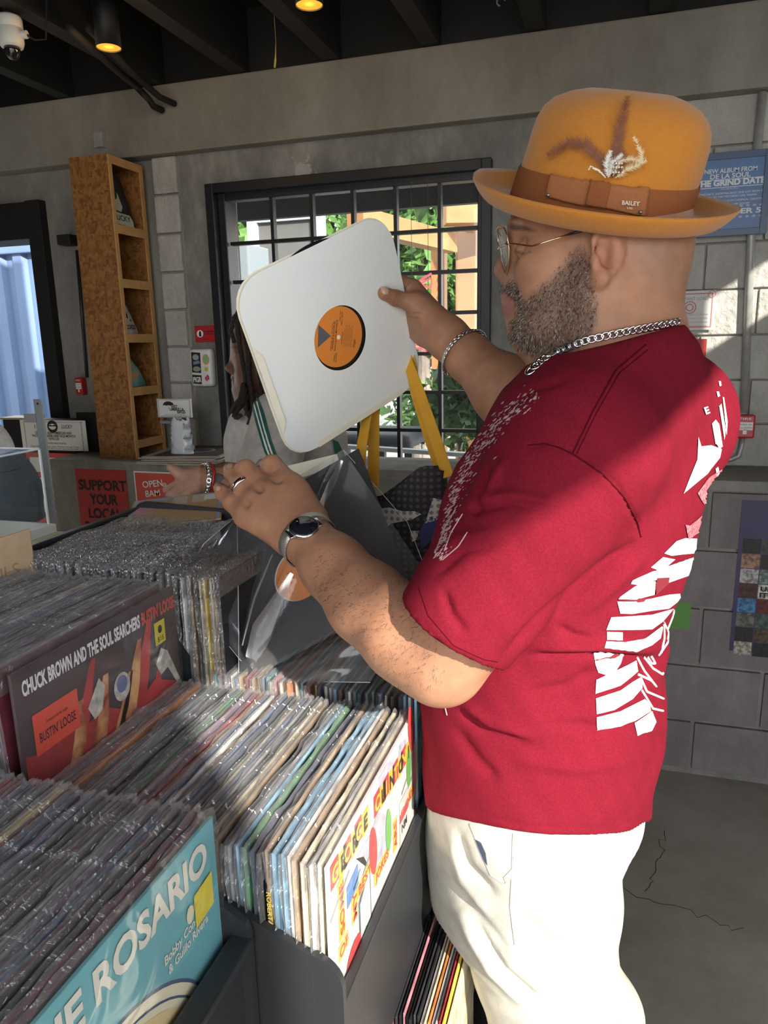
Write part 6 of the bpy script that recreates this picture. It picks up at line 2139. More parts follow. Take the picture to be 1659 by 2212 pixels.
# collar plane and hem plane
k0, k1, k2 = on_plane(1185, 772, HC, hs), on_plane(1466, 702, HC, hs), A(pt(1330, 738, 0.86))
cn = np.cross(k1 - k0, k2 - k0)
cn /= np.linalg.norm(cn)
cn = cn if cn[2] > 0 else -cn
h0, h1, h2 = tm(960, 1708), tm(1404, 1790), A(pt(1260, 1838, 0.80))
hn = np.cross(h1 - h0, h2 - h0)
hn /= np.linalg.norm(hn)
hn = hn if hn[2] > 0 else -hn
neck_hole = Cone(hm(1345, 560), hm(1318, 830), 0.073, 0.08)
def shirt_fn(P):
    d = trunk(P)
    d = smin(d, capsh(P), 0.05)
    d = smin(d, capsf(P), 0.05)
    a = slv(P)
    a = np.maximum(a, (P - cutp) @ cutn)
    inner = slv(P) + 0.011
    a = np.maximum(a, -np.maximum(inner, -((P - cutp) @ cutn) - 0.016))
    d = smin(d, a, 0.009)
    b = np.maximum(slf(P), (P - A(pt(1150, 900, 1.175))) @ fdir)
    d = smin(d, b, 0.025)
    d = np.maximum(d, (P - k0) @ cn)
    d = np.maximum(d, -np.maximum(neck_hole(P), -((P - k0) @ cn) - 0.02))
    d = np.maximum(d, -((P - h0) @ hn))
    ti = trunk(P) + 0.012
    d = np.maximum(d, -np.maximum(ti, (P - h0) @ hn - 0.02))
    # soft drape of the cloth
    w = np.sin(P[:, 2] * 34 + np.sin(P[:, 0] * 17 + P[:, 1] * 9) * 1.3) * np.sin(P[:, 0] * 23 - P[:, 1] * 15 + P[:, 2] * 11)
    return d + 0.0022 * w
sh_me, sh_V, sh_F = grow('t_shirt', None, 0.0042, (-0.5, 0.52, 0.6), (0.62, 1.4, 1.52), shirt_fn)
def normals(me):
    n = np.zeros(len(me.vertices) * 3, dtype=np.float32)
    me.vertices.foreach_get('normal', n)
    return n.reshape(-1, 3).astype(float)
def folds(me, V, F, lines):
    """presses folds into the cloth along lines: ridges (+) and creases (-)"""
    N = normals(me)
    q = project(V)
    facing = (N * (np.array([0, 0, CAM_H]) - V)).sum(1) > -0.05
    D = np.zeros(len(V))
    for pts, w, amp in lines:
        P = np.array(pts, float)
        d = np.full(len(V), 1e9)
        tt = np.zeros(len(V))
        L = len(P) - 1
        for i in range(L):
            e = P[i + 1] - P[i]
            t = np.clip(((q - P[i]) @ e) / (e @ e), 0, 1)
            di = np.hypot(*(q - P[i] - t[:, None] * e).T)
            m = di < d
            d[m] = di[m]
            tt[m] = (i + t[m]) / L
        D += 1.35 * amp * np.exp(-(d / w) ** 2) * np.clip(np.sin(math.pi * np.clip(tt, 0.02, 0.98)) * 1.6, 0, 1)
    V += N * (D * facing)[:, None]
    me.vertices.foreach_set('co', V.astype(np.float32).ravel())
    me.update()
    return V
sh_V = relax(sh_me, sh_V, sh_F, 1, 0.4)
sh_V = folds(sh_me, sh_V, sh_F, [
    ([(1130, 1398), (1290, 1396), (1460, 1402)], 14, 0.006), ([(1140, 1414), (1290, 1413), (1420, 1424)], 7, -0.007),
    ([(1385, 1165), (1300, 1230), (1180, 1330), (1070, 1440)], 12, -0.007), ([(1400, 1190), (1330, 1260), (1250, 1330)], 14, 0.004),
    ([(1010, 1105), (1100, 1085), (1190, 1100)], 9, -0.004), ([(1000, 1090), (1100, 1070), (1200, 1085)], 12, 0.004),
    ([(930, 1250), (1000, 1190), (1090, 1170)], 10, -0.003), ([(915, 1225), (990, 1165), (1080, 1145)], 12, 0.003),
    ([(955, 1270), (975, 1330), (1010, 1370)], 9, -0.004), ([(1050, 1000), (1040, 1060), (1020, 1120)], 10, -0.005),
    ([(1095, 985), (1065, 1040), (1035, 1090)], 9, 0.003), ([(1230, 820), (1150, 840), (1070, 900)], 9, -0.002),
    ([(985, 1530), (1050, 1580), (1150, 1610)], 10, -0.005), ([(990, 1515), (1060, 1565), (1170, 1595)], 12, 0.004),
    ([(980, 1570), (1030, 1640), (1080, 1690)], 12, -0.004), ([(1180, 1560), (1300, 1575), (1430, 1545)], 12, -0.003),
    ([(1100, 1640), (1250, 1660), (1400, 1635)], 14, 0.003), ([(1130, 1500), (1230, 1480), (1290, 1440)], 10, -0.003),
    ([(1200, 1350), (1240, 1375), (1290, 1385)], 9, -0.004), ([(1370, 1560), (1410, 1590), (1445, 1600)], 9, -0.003),
    ([(1240, 985), (1330, 1045), (1378, 1130), (1382, 1165)], 5, -0.0025), ([(1130, 968), (1180, 958), (1240, 985)], 5, -0.002),
    ([(900, 1330), (960, 1400), (1035, 1460)], 3, -0.0012), ([(980, 1745), (1150, 1788), (1330, 1790), (1405, 1755)], 3, -0.0012)])
cs = np.tile(np.array([0.165, 0.0085, 0.02]), (len(sh_V), 1))
rr_ = np.random.RandomState(5)
cs *= (1 + 0.05 * np.sin(sh_V[:, 0] * 140 + sh_V[:, 2] * 90) * np.sin(sh_V[:, 1] * 120))[:, None]
paint(sh_me, cs)
shirt = obj('t_shirt', sh_me, 'shirt_red', man)
sh_b = bvh_of(sh_V, sh_F)
mat('seam_red', (0.07, 0.004, 0.009), 0.95, spec=0.05)
drape_line(sh_b, [(1140, 962), (1175, 958), (1210, 967), (1240, 982), (1300, 1022), (1350, 1075), (1378, 1130), (1384, 1160)], 0.0008, 'seam_red', 'seam', shirt, 0.0002, 40)
drape_line(sh_b, [(1395, 745), (1330, 800), (1280, 890), (1238, 978)], 0.0009, 'seam_red', 'seam', shirt, 0.0, 40)
drape_line(sh_b, [(1400, 755), (1338, 806), (1288, 893), (1246, 980)], 0.0006, 'seam_red', 'seam', shirt, 0.0, 40)
drape_line(sh_b, [(905, 1268), (925, 1330), (980, 1395), (1045, 1425), (1075, 1430)], 0.0006, 'seam_red', 'seam', shirt, 0.0, 40)
# ribbed collar round the neck
cc = (k0 + k1) / 2
cu = (k1 - k0) / np.linalg.norm(k1 - k0)
cv = np.cross(cn, cu)
half = np.linalg.norm(k1 - k0) / 2
ringp = []
for k in range(48):
    a = 2 * math.pi * k / 48
    ringp.append(Vector(cc + cu * half * 0.99 * math.cos(a) + cv * 0.088 * math.sin(a) + cn * 0.002))
bm = nbm()
add_tube(bm, ringp + [ringp[0]], 0.0085, 8, False, 0.55, Vector(cn))
cvs = bm
me = bpy.data.meshes.new('collar')
cvs.to_mesh(me)
cvs.free()
paint(me, np.tile(np.array([0.25, 0.015, 0.028]), (len(me.vertices), 1)))
obj('collar', me, 'shirt_red', shirt, True)

# ---- prints on the shirt
mat('shirt_white', (0.85, 0.82, 0.82), 0.85)
mat('shirt_faded', (0.5, 0.22, 0.25), 0.9, col2=(0.36, 0.03, 0.05), scale=260, contrast=(0.42, 0.58))
mat('shirt_chalk', (0.5, 0.33, 0.34), 0.9)
def K(pts):
    return [(1260 + x / 3.815, 1040 + y / 3.815) for x, y in pts]
KEYS = [[(80, 1420), (90, 1400), (330, 1425), (318, 1450), (300, 1500), (260, 1560), (180, 1590), (120, 1570), (95, 1500)],
        [(103, 1630), (430, 1475), (445, 1560), (400, 1600), (300, 1680), (95, 1745)],
        [(100, 1785), (300, 1720), (400, 1650), (470, 1610), (480, 1700), (400, 1790), (250, 1880), (105, 1915)],
        [(105, 1940), (300, 1890), (500, 1790), (540, 1830), (550, 1890), (420, 1970), (300, 2020), (110, 2050)],
        [(415, 1990), (560, 1890), (595, 1980), (560, 2050), (440, 2095)],
        [(185, 1318), (340, 1325), (500, 1295), (640, 1190), (650, 1200), (630, 1290), (560, 1350), (440, 1400), (170, 1372)],
        [(190, 1235), (318, 1240), (318, 1310), (190, 1305)],
        [(185, 1220), (225, 1115), (330, 1110), (560, 1095), (740, 1045), (650, 1150), (560, 1215), (400, 1220)],
        [(275, 985), (300, 1085), (400, 1088), (560, 1062), (700, 1045), (770, 990), (820, 920), (700, 930), (560, 960), (420, 985)],
        [(285, 965), (300, 945), (420, 860), (530, 815), (590, 820), (580, 930), (500, 950), (430, 970)],
        [(385, 840), (400, 810), (560, 740), (740, 740), (900, 622), (925, 610), (880, 720), (860, 775), (700, 830), (600, 808), (520, 825), (450, 850)],
        [(550, 705), (650, 620), (750, 640), (680, 700), (600, 725)],
        [(660, 590), (760, 490), (830, 465), (930, 470), (1000, 420), (1060, 330), (1090, 270), (1050, 420), (990, 550), (920, 590), (800, 600), (720, 610)]]
bp_ = None
for i, kx in enumerate(KEYS):
    patch(sh_b, K(kx), 'shirt_white', 'key_print', shirt, 0.0013, 7.0)
for kx in ([(90, 1466), (215, 1448), (230, 1440), (250, 1420), (300, 1415), (290, 1440), (250, 1462), (215, 1460), (90, 1472)], [(285, 966), (430, 972), (450, 955), (510, 958), (490, 985), (440, 992), (425, 980), (285, 972)], [(600, 790), (700, 785), (690, 840), (590, 930), (585, 850)]):
    patch(sh_b, K(kx), 'shirt_red_print', 'key_gap_print', shirt, 0.002, 7.0) if MATS.get('shirt_red_print') else patch(sh_b, K(kx), mat('shirt_red_print', (0.165, 0.009, 0.021), 0.9), 'key_gap_print', shirt, 0.002, 7.0)
def H(pts):
    return [(860 + x / 2.077, 680 + y / 2.077) for x, y in pts]
for pts, m_ in (([(1277, 802), (1305, 730), (1338, 650), (1343, 548), (1356, 590), (1400, 585), (1448, 602), (1440, 640), (1400, 690), (1385, 712)], 'shirt_white'), ([(1340, 800), (1390, 730), (1450, 690), (1455, 760), (1440, 830), (1370, 850), (1355, 830)], 'shirt_faded'),
                ([(1285, 940), (1305, 945), (1360, 900), (1440, 860), (1400, 950), (1330, 985), (1300, 1010)], 'shirt_faded'), ([(1395, 830), (1440, 800), (1445, 815), (1400, 845)], 'shirt_white'), ([(1420, 690), (1432, 680), (1446, 740), (1436, 760)], 'shirt_white'),
                ([(1370, 845), (1400, 830), (1402, 838), (1372, 855)], 'shirt_white'), ([(1404, 488), (1420, 470), (1436, 490), (1452, 590), (1440, 600), (1430, 560), (1420, 580)], 'shirt_white'), ([(1436, 410), (1446, 400), (1466, 520), (1460, 560)], 'shirt_white'),
                ([(1452, 370), (1458, 372), (1474, 480), (1470, 540)], 'shirt_white'), ([(1424, 345), (1434, 345), (1440, 365), (1430, 370)], 'shirt_white'), ([(1434, 300), (1444, 300), (1446, 320), (1438, 322)], 'shirt_white')):
    patch(sh_b, H(pts), m_, 'back_print', shirt, 0.0013, 7.0)
def patch_text(bvh, s, px, py, size, rot, m, name, parent, lift=0.0016, bold=0.03, width=None, slant=0.0):
    bm = nbm()
    add_text(bm, s, 0, 0, size, (0, 0, 0), (1, 0, 0), (0, 1, 0), bold=bold, width=width, lift=0, slant=slant)
    c_, s_ = math.cos(rot), math.sin(rot)
    bad = []
    for v in bm.verts:
        x, y = v.co.x, -v.co.y
        p = on_surface(bvh, px + x * c_ - y * s_, py + x * s_ + y * c_, lift)
        if p is None:
            bad.append(v)
        else:
            v.co = p
    if bad:
        bmesh.ops.delete(bm, geom=bad, context='VERTS')
    return obj(name, bm, m, parent) if len(bm.faces) else bm.free()
patch_text(sh_b, 'E', 1527, 893, 15, -0.35, 'shirt_white', 'lettering', shirt)
for ln in ([(440, 1450), (500, 1560), (600, 1690), (560, 1640), (450, 1590)], [(500, 1450), (570, 1540), (650, 1590), (655, 1575)], [(470, 1620), (520, 1730), (660, 1790)], [(480, 1720), (540, 1820), (570, 1870), (655, 1890)], [(640, 1410), (665, 1290), (660, 1160), (700, 1240), (745, 1060), (720, 1180), (700, 1230)], [(620, 1430), (690, 1330), (710, 1280), (690, 1220)], [(530, 1450), (560, 1500), (590, 1500), (560, 1440)]):
    drape_line(sh_b, K(ln), 0.0016, 'shirt_white', 'script_print', shirt, 0.0004, 34)
# chalky worn print down the chest
rr_ = random.Random(11)
path = np.array([(1140, 838), (1085, 880), (1040, 930), (1000, 985), (975, 1040), (958, 1100), (945, 1150), (932, 1195)], float)
bm = nbm()
def spl(px, py, r):
    n = rr_.randint(5, 8)
    vs = []
    for k in range(n):
        a = 2 * math.pi * k / n
        q = r * rr_.uniform(0.4, 1.2)
        p = on_surface(sh_b, px + q * math.cos(a) * 1.5 - q * math.sin(a) * 0.4, py + q * math.sin(a) - q * math.cos(a) * 1.1, 0.0013)
        if p is None:
            return
        vs.append(p)
    if max((a - vs[0]).length for a in vs) < 0.03:
        bm.faces.new([bm.verts.new(p) for p in vs])
for _ in range(620):
    t_ = rr_.random() * (len(path) - 1)
    i = int(t_)
    p = path[i] + (path[i + 1] - path[i]) * (t_ - i)
    off = abs(rr_.gauss(0, 11))
    spl(p[0] + 10 + off * 0.8 + rr_.gauss(0, 4), p[1] + 6 + off * 0.5 + rr_.gauss(0, 8), rr_.choice([0.8, 1.2, 1.6, 2.2, 3.4]))
o = obj('chest_print', bm, 'shirt_chalk', shirt)
o['kind'] = 'stuff'
for ln in ([(1000, 1110), (975, 1150), (960, 1190)], [(985, 1100), (962, 1140), (940, 1195)], [(1010, 1150), (990, 1180), (955, 1210)], [(965, 1508), (961, 1525), (966, 1545)]):
    drape_line(sh_b, ln, 0.0007, 'shirt_chalk', 'chest_print', shirt, 0.0004, 18)

# ---- trousers
rows = []
for py, fx_, bx_, rs in ((1560, 975, 1410, 0.175), (1700, 972, 1400, 0.188), (1770, 968, 1395, 0.19), (1830, 968, 1350, 0.188), (1880, 972, 1328, 0.18)):
    a, b = on_plane(fx_, py, TC, ts), on_plane(bx_, py, TC, ts)
    e = abs((a - b) @ tf) / 2
    rf = math.sqrt(max(1e-4, (e * ca) ** 2 - (rs * sa) ** 2)) / ca
    rows.append((0.5 * (a[2] + b[2]), 0.5 * ((a - TC) @ tf + (b - TC) @ tf), rf, rs))
hips = Loft(rows, TC, tf, ts)
L1, L2 = LEG_N, LEG_F
legs = []
for L_, rr2 in ((L1, (0.112, 0.1, 0.09, 0.083, 0.078, 0.07)), (L2, (0.105, 0.098, 0.088, 0.08, 0.075, 0.07))):
    for i in range(5):
        legs.append(Cone(L_[i], L_[i + 1], rr2[i], rr2[i + 1], 0.03))
def trs_fn(P):
    d = hips(P)
    a = None
    for i, c in enumerate(legs):
        v = c(P)
        a = v if a is None else (smin(a, v, 0.03) if i != 5 else smin(a, v, 0.008))
    d = smin(d, a, 0.035)
    d = np.maximum(d, 0.045 - P[:, 2])
    w = np.sin(P[:, 2] * 30 + np.sin(P[:, 0] * 14) * 2) * np.sin(P[:, 0] * 20 + P[:, 1] * 13 + P[:, 2] * 9)
    return d + 0.003 * w
tr_me, tr_V, tr_F = grow('trousers', None, 0.0055, (-0.25, 0.5, 0.02), (0.6, 1.4, 1.1), trs_fn)
tr_V = folds(tr_me, tr_V, tr_F, [
    ([(985, 1790), (1010, 1870), (1075, 1940)], 10, -0.005), ([(970, 1800), (1000, 1900), (1060, 1980)], 12, 0.004), ([(975, 1900), (1040, 1990), (1100, 2060)], 12, -0.004),
    ([(985, 1960), (1060, 2090), (1150, 2180)], 14, 0.006), ([(1000, 1960), (1090, 2100), (1170, 2170)], 9, -0.006), ([(1318, 1870), (1306, 1960), (1300, 2050), (1308, 2210)], 9, -0.014),
    ([(1325, 1960), (1318, 2060), (1325, 2200)], 14, 0.005), ([(1130, 1800), (1200, 1880), (1240, 1895)], 9, -0.004), ([(1110, 1960), (1200, 2040), (1300, 2050)], 12, -0.004),
    ([(1120, 2060), (1220, 2010), (1300, 1980)], 16, 0.004), ([(1300, 1820), (1320, 1845), (1345, 1850)], 9, -0.006), ([(1120, 2150), (1220, 2180), (1300, 2150)], 14, -0.004)])
paint(tr_me, np.tile(np.array([0.46, 0.445, 0.395]), (len(tr_V), 1)))
trs = obj('trousers', tr_me, 'cloth', man)
tr_b = bvh_of(tr_V, tr_F)
mat('trouser_seam', (0.42, 0.4, 0.35), 0.9)
patch(tr_b, [(1027, 1812), (1040, 1820), (1050, 1842), (1054, 1870), (1046, 1858), (1036, 1835)], mat('pocket_navy', (0.03, 0.045, 0.08), 0.8), 'pocket_patch', trs, 0.0015, 6)
drape_line(tr_b, [(1015, 1780), (1035, 1830), (1060, 1890), (1090, 1910), (1105, 1895), (1110, 1850)], 0.0009, 'trouser_seam', 'pocket_seam', trs, 0.0004, 40)
drape_line(tr_b, [(1108, 1800), (1106, 1880), (1102, 1960), (1112, 2040)], 0.0007, 'trouser_seam', 'side_seam', trs, 0.0004, 40)
patch(tr_b, [(1088, 1895), (1112, 1870), (1114, 1885), (1095, 1910)], mat('pocket_lining', (0.5, 0.44, 0.33), 0.9), 'pocket_lining', trs, 0.001, 6)
# shoes under the hems
mat('shoe_white', (0.7, 0.69, 0.66), 0.5)
for L_ in (L1, L2):
    c = Vector((L_[5][0], L_[5][1], 0))
    f_ = Vector(tf)
    n_ = Vector(ts)
    bm = nbm()
    prv = None
    for i in range(11):
        s = i / 10
        p = c + f_ * (-0.09 + 0.29 * s)
        w_ = 0.042 * (0.75 + 0.35 * math.sin(math.pi * min(1, s * 0.9 + 0.1)))
        h_ = 0.105 - 0.06 * s if s < 0.95 else 0.03
        if i in (0, 10):
            w_ *= 0.6
        row = [bm.verts.new(p + n_ * (w_ * math.cos(a)) + Vector((0, 0, max(0.001, h_ * max(0, math.sin(a)) if 0 <= a <= math.pi else 0.001)))) for a in [math.pi * k / 8 for k in range(9)]]
        if prv:
            for k in range(8):
                bm.faces.new([prv[k], row[k], row[k + 1], prv[k + 1]])
            bm.faces.new([prv[8], row[8], row[0], prv[0]])
        else:
            bm.faces.new(row)
        prv = row
    bm.faces.new(prv[::-1])
    bmesh.ops.recalc_face_normals(bm, faces=bm.faces)
    obj('shoe', bm, 'shoe_white', man, True)

# ---- hat
ta, ra = math.radians(14), math.radians(15)
a0 = hf * math.cos(ta) + UP * math.sin(ta)
u0 = UP * math.cos(ta) - hf * math.sin(ta)
HA, HS, HU = a0, hs * math.cos(ra) - u0 * math.sin(ra), u0 * math.cos(ra) + hs * math.sin(ra)
HO = hm(1306, 446)
def hp(a, s, u):
    return Vector(HO + HA * a + HS * s + HU * u)
mat('felt', (0.5, 0.195, 0.03), 0.95, var=0.04, scale=160, bump=0.25, bscale=500, spec=0.1)
MATS['felt'].node_tree.nodes['Principled BSDF'].inputs['Sheen Weight'].default_value = 0.3
mat('ribbon', (0.27, 0.09, 0.03), 0.75, bump=0.35, bscale=900, spec=0.2)
mat('ribbon_bow', (0.36, 0.14, 0.055), 0.75, bump=0.4, bscale=900, spec=0.2)
hat = bpy.data.objects.new('hat', None)
C.objects.link(hat)
hat.parent = man
hat.location = Vector(HO) - wloc(man)
crown = [(-0.002, -0.0990, 0.117, 0.089), (0.025, -0.1010, 0.1125, 0.0865), (0.05, -0.1030, 0.108, 0.0835), (0.075, -0.1030, 0.1045, 0.078), (0.09, -0.1005, 0.1015, 0.072), (0.102, -0.0940, 0.096, 0.065), (0.112, -0.0830, 0.085, 0.055),
         (0.12, -0.0660, 0.066, 0.044), (0.1245, -0.0480, 0.046, 0.033), (0.125, -0.0320, 0.03, 0.024), (0.121, -0.0220, 0.02, 0.015), (0.115, -0.0060, 0.006, 0.006)]
def hat_ring(bm, h, a0_, a1_, ry, n=72, p=2.15, grow_=0.0, dent=0.0):
    out = []
    c, rx = (a0_ + a1_) / 2, (a1_ - a0_) / 2 + grow_
    for k in range(n):
        t = 2 * math.pi * k / n
        ct, st = math.cos(t), math.sin(t)
        x = rx * math.copysign(abs(ct) ** (2 / p), ct)
        y = (ry + grow_) * math.copysign(abs(st) ** (2 / p), st)
        # front pinches and the shallow dent in the side
        pin = 0.006 * math.exp(-((t - 0.75) / 0.35) ** 2) + 0.006 * math.exp(-((t - (2 * math.pi - 0.75)) / 0.35) ** 2)
        y *= 1 - pin / max(ry, 0.02) * min(1, max(0, (h - 0.05) / 0.06)) * 1.0
        out.append(bm.verts.new(hp(c + x, y, h)))
    return out
bm = nbm()
rings = [hat_ring(bm, *r_) for r_ in crown]
for r0, r1 in zip(rings, rings[1:]):
    for k in range(72):
        bm.faces.new([r0[k], r0[(k + 1) % 72], r1[(k + 1) % 72], r1[k]])
bm.faces.new(rings[-1])
bm.normal_update()
hat_bvh = BVHTree.FromBMesh(bm)
obj('crown', bm, 'felt', hat, True)
bm = nbm()
N_ = 96
def brim_pt(t, k, off):
    th = 2 * math.pi * k / N_
    rx = 0.110 + (0.162 - 0.110) * t
    ry = 0.086 + (0.138 - 0.086) * t
    st = abs(math.sin(th))
    h = -0.006 - 0.007 * st * t + 0.004 * t * (1 - st) + (0.021 + 0.004 * st) * max(0, (t - 0.55) / 0.45) ** 1.7
    return hp(0.008 + rx * math.cos(th), ry * math.sin(th), h + off)
top, bot = [], []
T_ = [0, 0.2, 0.4, 0.55, 0.66, 0.76, 0.85, 0.93, 1.0]
for t in T_:
    top.append([bm.verts.new(brim_pt(t, k, 0.002)) for k in range(N_)])
    bot.append([bm.verts.new(brim_pt(t, k, -0.002)) for k in range(N_)])
for r0, r1 in zip(top, top[1:]):
    for k in range(N_):
        bm.faces.new([r0[k], r0[(k + 1) % N_], r1[(k + 1) % N_], r1[k]][::-1])
for r0, r1 in zip(bot, bot[1:]):
    for k in range(N_):
        bm.faces.new([r0[k], r0[(k + 1) % N_], r1[(k + 1) % N_], r1[k]])
for k in range(N_):
    bm.faces.new([top[-1][k], bot[-1][k], bot[-1][(k + 1) % N_], top[-1][(k + 1) % N_]])
    bm.faces.new([top[0][k], top[0][(k + 1) % N_], bot[0][(k + 1) % N_], bot[0][k]])
bmesh.ops.recalc_face_normals(bm, faces=bm.faces)
obj('brim', bm, 'felt', hat, True)
bm = nbm()
band = []
for h_, g_ in ((-0.002, 0.0018), (0.001, 0.0026), (0.033, 0.0026), (0.036, 0.0012)):
    f_ = min(1, max(0, h_ / 0.05))
    i0 = 0 if h_ < 0.025 else 1
    f2 = (h_ - crown[i0][0]) / (crown[i0 + 1][0] - crown[i0][0])
    a_, b_, c_ = [crown[i0][j] + (crown[i0 + 1][j] - crown[i0][j]) * f2 for j in (1, 2, 3)]
    band.append(hat_ring(bm, h_, a_, b_, c_, grow_=g_))
for r0, r1 in zip(band, band[1:]):
    for k in range(72):
        bm.faces.new([r0[k], r0[(k + 1) % 72], r1[(k + 1) % 72], r1[k]])
bm.normal_update()
band_bvh = BVHTree.FromBMesh(bm)
band_o = obj('hat_band', bm, 'ribbon', hat, True)
patch(band_bvh, [(1198, 354), (1240, 364), (1284, 379), (1272, 446), (1225, 436), (1182, 424)], 'ribbon_bow', 'bow_tail', band_o, 0.0045, 8)
patch(band_bvh, [(1318, 386), (1360, 391), (1402, 396), (1396, 430), (1390, 466), (1350, 458), (1306, 448)], 'ribbon_bow', 'bow_tail', band_o, 0.0045, 8)
patch(band_bvh, [(1281, 377), (1322, 384), (1318, 410), (1308, 449), (1266, 442), (1274, 410)], 'ribbon', 'bow_knot', band_o, 0.0075, 8)
patch_text(band_bvh, 'BAILEY', 1360, 441, 9, 0.06, mat('label_cream', (0.7, 0.6, 0.5), 0.6), 'lettering', band_o, 0.0095, 0.02, width=36)
patch_text(band_bvh, '1922', 1358, 449, 4, 0.06, 'label_cream', 'lettering', band_o, 0.0095, 0.02, width=10)
mat('silver', (0.75, 0.75, 0.76), 0.18, 1.0)
mat('pin_metal', (0.3, 0.32, 0.33), 0.3, 0.8)
for px, py in ((1206, 367), (1191, 422), (1391, 399), (1380, 456)):
    p = on_surface(band_bvh, px, py, 0.0075)
    if p is not None:
        bm = nbm()
        bmesh.ops.create_uvsphere(bm, u_segments=10, v_segments=6, radius=0.0022, matrix=Matrix.Translation(p))
        obj('pin', bm, 'pin_metal', band_o, True)
for o_ in list(band_o.children):
    if o_.name.startswith('bow'):
        sm_ = o_.modifiers.new('thick', 'SOLIDIFY')
        sm_.thickness = 0.003
        sm_.offset = 0.6
# feathers tucked behind the bow
def feather(name, pts, width, m, lift0, lift1, n=70, barb=1.0, seed=0, quill=0.0006):
    rr2 = random.Random(seed)
    P = np.array(pts, float)
    L = np.concatenate([[0], np.cumsum(np.hypot(*np.diff(P, axis=0).T))])
    bm = nbm()
    spine = []
    for t in np.linspace(0, 1, n):
        x, y = np.interp(t * L[-1], L, P[:, 0]), np.interp(t * L[-1], L, P[:, 1])
        p = on_surface(hat_bvh, x, y, lift0 + (lift1 - lift0) * t)
        if p is not None:
            spine.append(p)
    if len(spine) < 4:
        bm.free()
        return
    add_tube(bm, spine, [quill * (1 - 0.8 * i / len(spine)) for i in range(len(spine))], 5)
    view = Vector((0, -1, 0.1))
    for i in range(2, len(spine) - 1):
        t = i / len(spine)
        d = (spine[i + 1] - spine[i - 1]).normalized()
        sd_ = d.cross(view).normalized()
        w_ = width * (0.35 + 0.65 * math.sin(math.pi * min(1, t * 0.85 + 0.12)))
        for sg in (1, -1):
            for q in range(2):
                tip = spine[i] + (sd_ * sg + d * rr2.uniform(0.7, 1.3)).normalized() * w_ * rr2.uniform(0.75, 1.15) * barb + Vector((rr2.gauss(0, 1), rr2.gauss(0, 1), rr2.gauss(0, 1))) * width * 0.06
                b_ = spine[i] + d * rr2.uniform(0, 0.001)
                bm.faces.new([bm.verts.new(b_ - d * 0.0003), bm.verts.new(b_ + d * 0.0003), bm.verts.new(tip)])
    return obj(name, bm, m, hat)
mat('feather_brown', (0.2, 0.065, 0.035), 0.6)
mat('feather_white', (0.8, 0.78, 0.72), 0.6)
mat('feather_cream', (0.7, 0.6, 0.38), 0.6)
feather('feather', [(1322, 384), (1332, 330), (1342, 270), (1354, 222)], 0.012, 'feather_brown', 0.003, 0.008, 120, seed=1)
feather('feather', [(1318, 384), (1300, 345), (1268, 314), (1235, 312), (1196, 340)], 0.012, 'feather_brown', 0.004, 0.012, 120, seed=2)
feather('feather', [(1330, 386), (1340, 360), (1348, 330)], 0.008, 'feather_brown', 0.006, 0.012, 50, seed=3)
feather('feather', [(1316, 384), (1312, 355), (1322, 330)], 0.006, 'feather_white', 0.007, 0.014, 40, seed=4)
feather('feather', [(1318, 382), (1325, 352), (1345, 338)], 0.006, 'feather_white', 0.008, 0.014, 40, seed=5)
feather('feather', [(1310, 384), (1296, 368), (1280, 362), (1276, 368)], 0.002, 'feather_white', 0.006, 0.01, 36, seed=6)
feather('feather', [(1325, 380), (1340, 350), (1362, 345), (1382, 350), (1382, 330), (1366, 306)], 0.006, 'feather_cream', 0.009, 0.016, 60, seed=7)
feather('feather', [(1330, 384), (1352, 368), (1380, 355), (1390, 348)], 0.007, 'feather_cream', 0.008, 0.014, 40, seed=8)
for i in range(12):
    p = on_surface(hat_bvh, 1326 + (i % 4) * 6, 356 + (i // 4) * 8, 0.013)
    if p is not None:
        bm = nbm()
        bmesh.ops.create_uvsphere(bm, u_segments=8, v_segments=5, radius=0.0011, matrix=Matrix.Translation(p))
        obj('feather_spot', bm, 'feather_white', hat, True)

# ---- glasses
gl = bpy.data.objects.new('glasses', None)
C.objects.link(gl)
gl.parent = man
gl.location = Vector(hm(1088, 545)) - wloc(man)
mat('gold', (0.83, 0.6, 0.33), 0.2, 1.0)
mat('temple_black', (0.012, 0.012, 0.014), 0.3)
clear_mat('lens', (0.72, 0.62, 0.56), 0.5, 0.03, 0.03)
GO = hm(1084, 545)
gd = hm(1096, 600) - hm(1078, 503)
gd /= np.linalg.norm(gd)                 # down along the lens
gn = hf - gd * (hf @ gd)
gn /= np.linalg.norm(gn)
def lens_pt(sgn, u, v):
    """u out from the nose 0..1, v down"""
    s = 0.008 + 0.058 * u
    wrap = 0.03 * (s / 0.066) ** 2.0
    return GO + hs * sgn * s + gd * v - hf * wrap
outl = [(0.12, -0.012), (0.05, 0.0), (0.06, 0.012), (0.2, 0.028), (0.42, 0.036), (0.65, 0.034), (0.86, 0.022), (0.98, 0.004), (1.0, -0.012), (0.94, -0.022), (0.7, -0.026), (0.4, -0.024)]
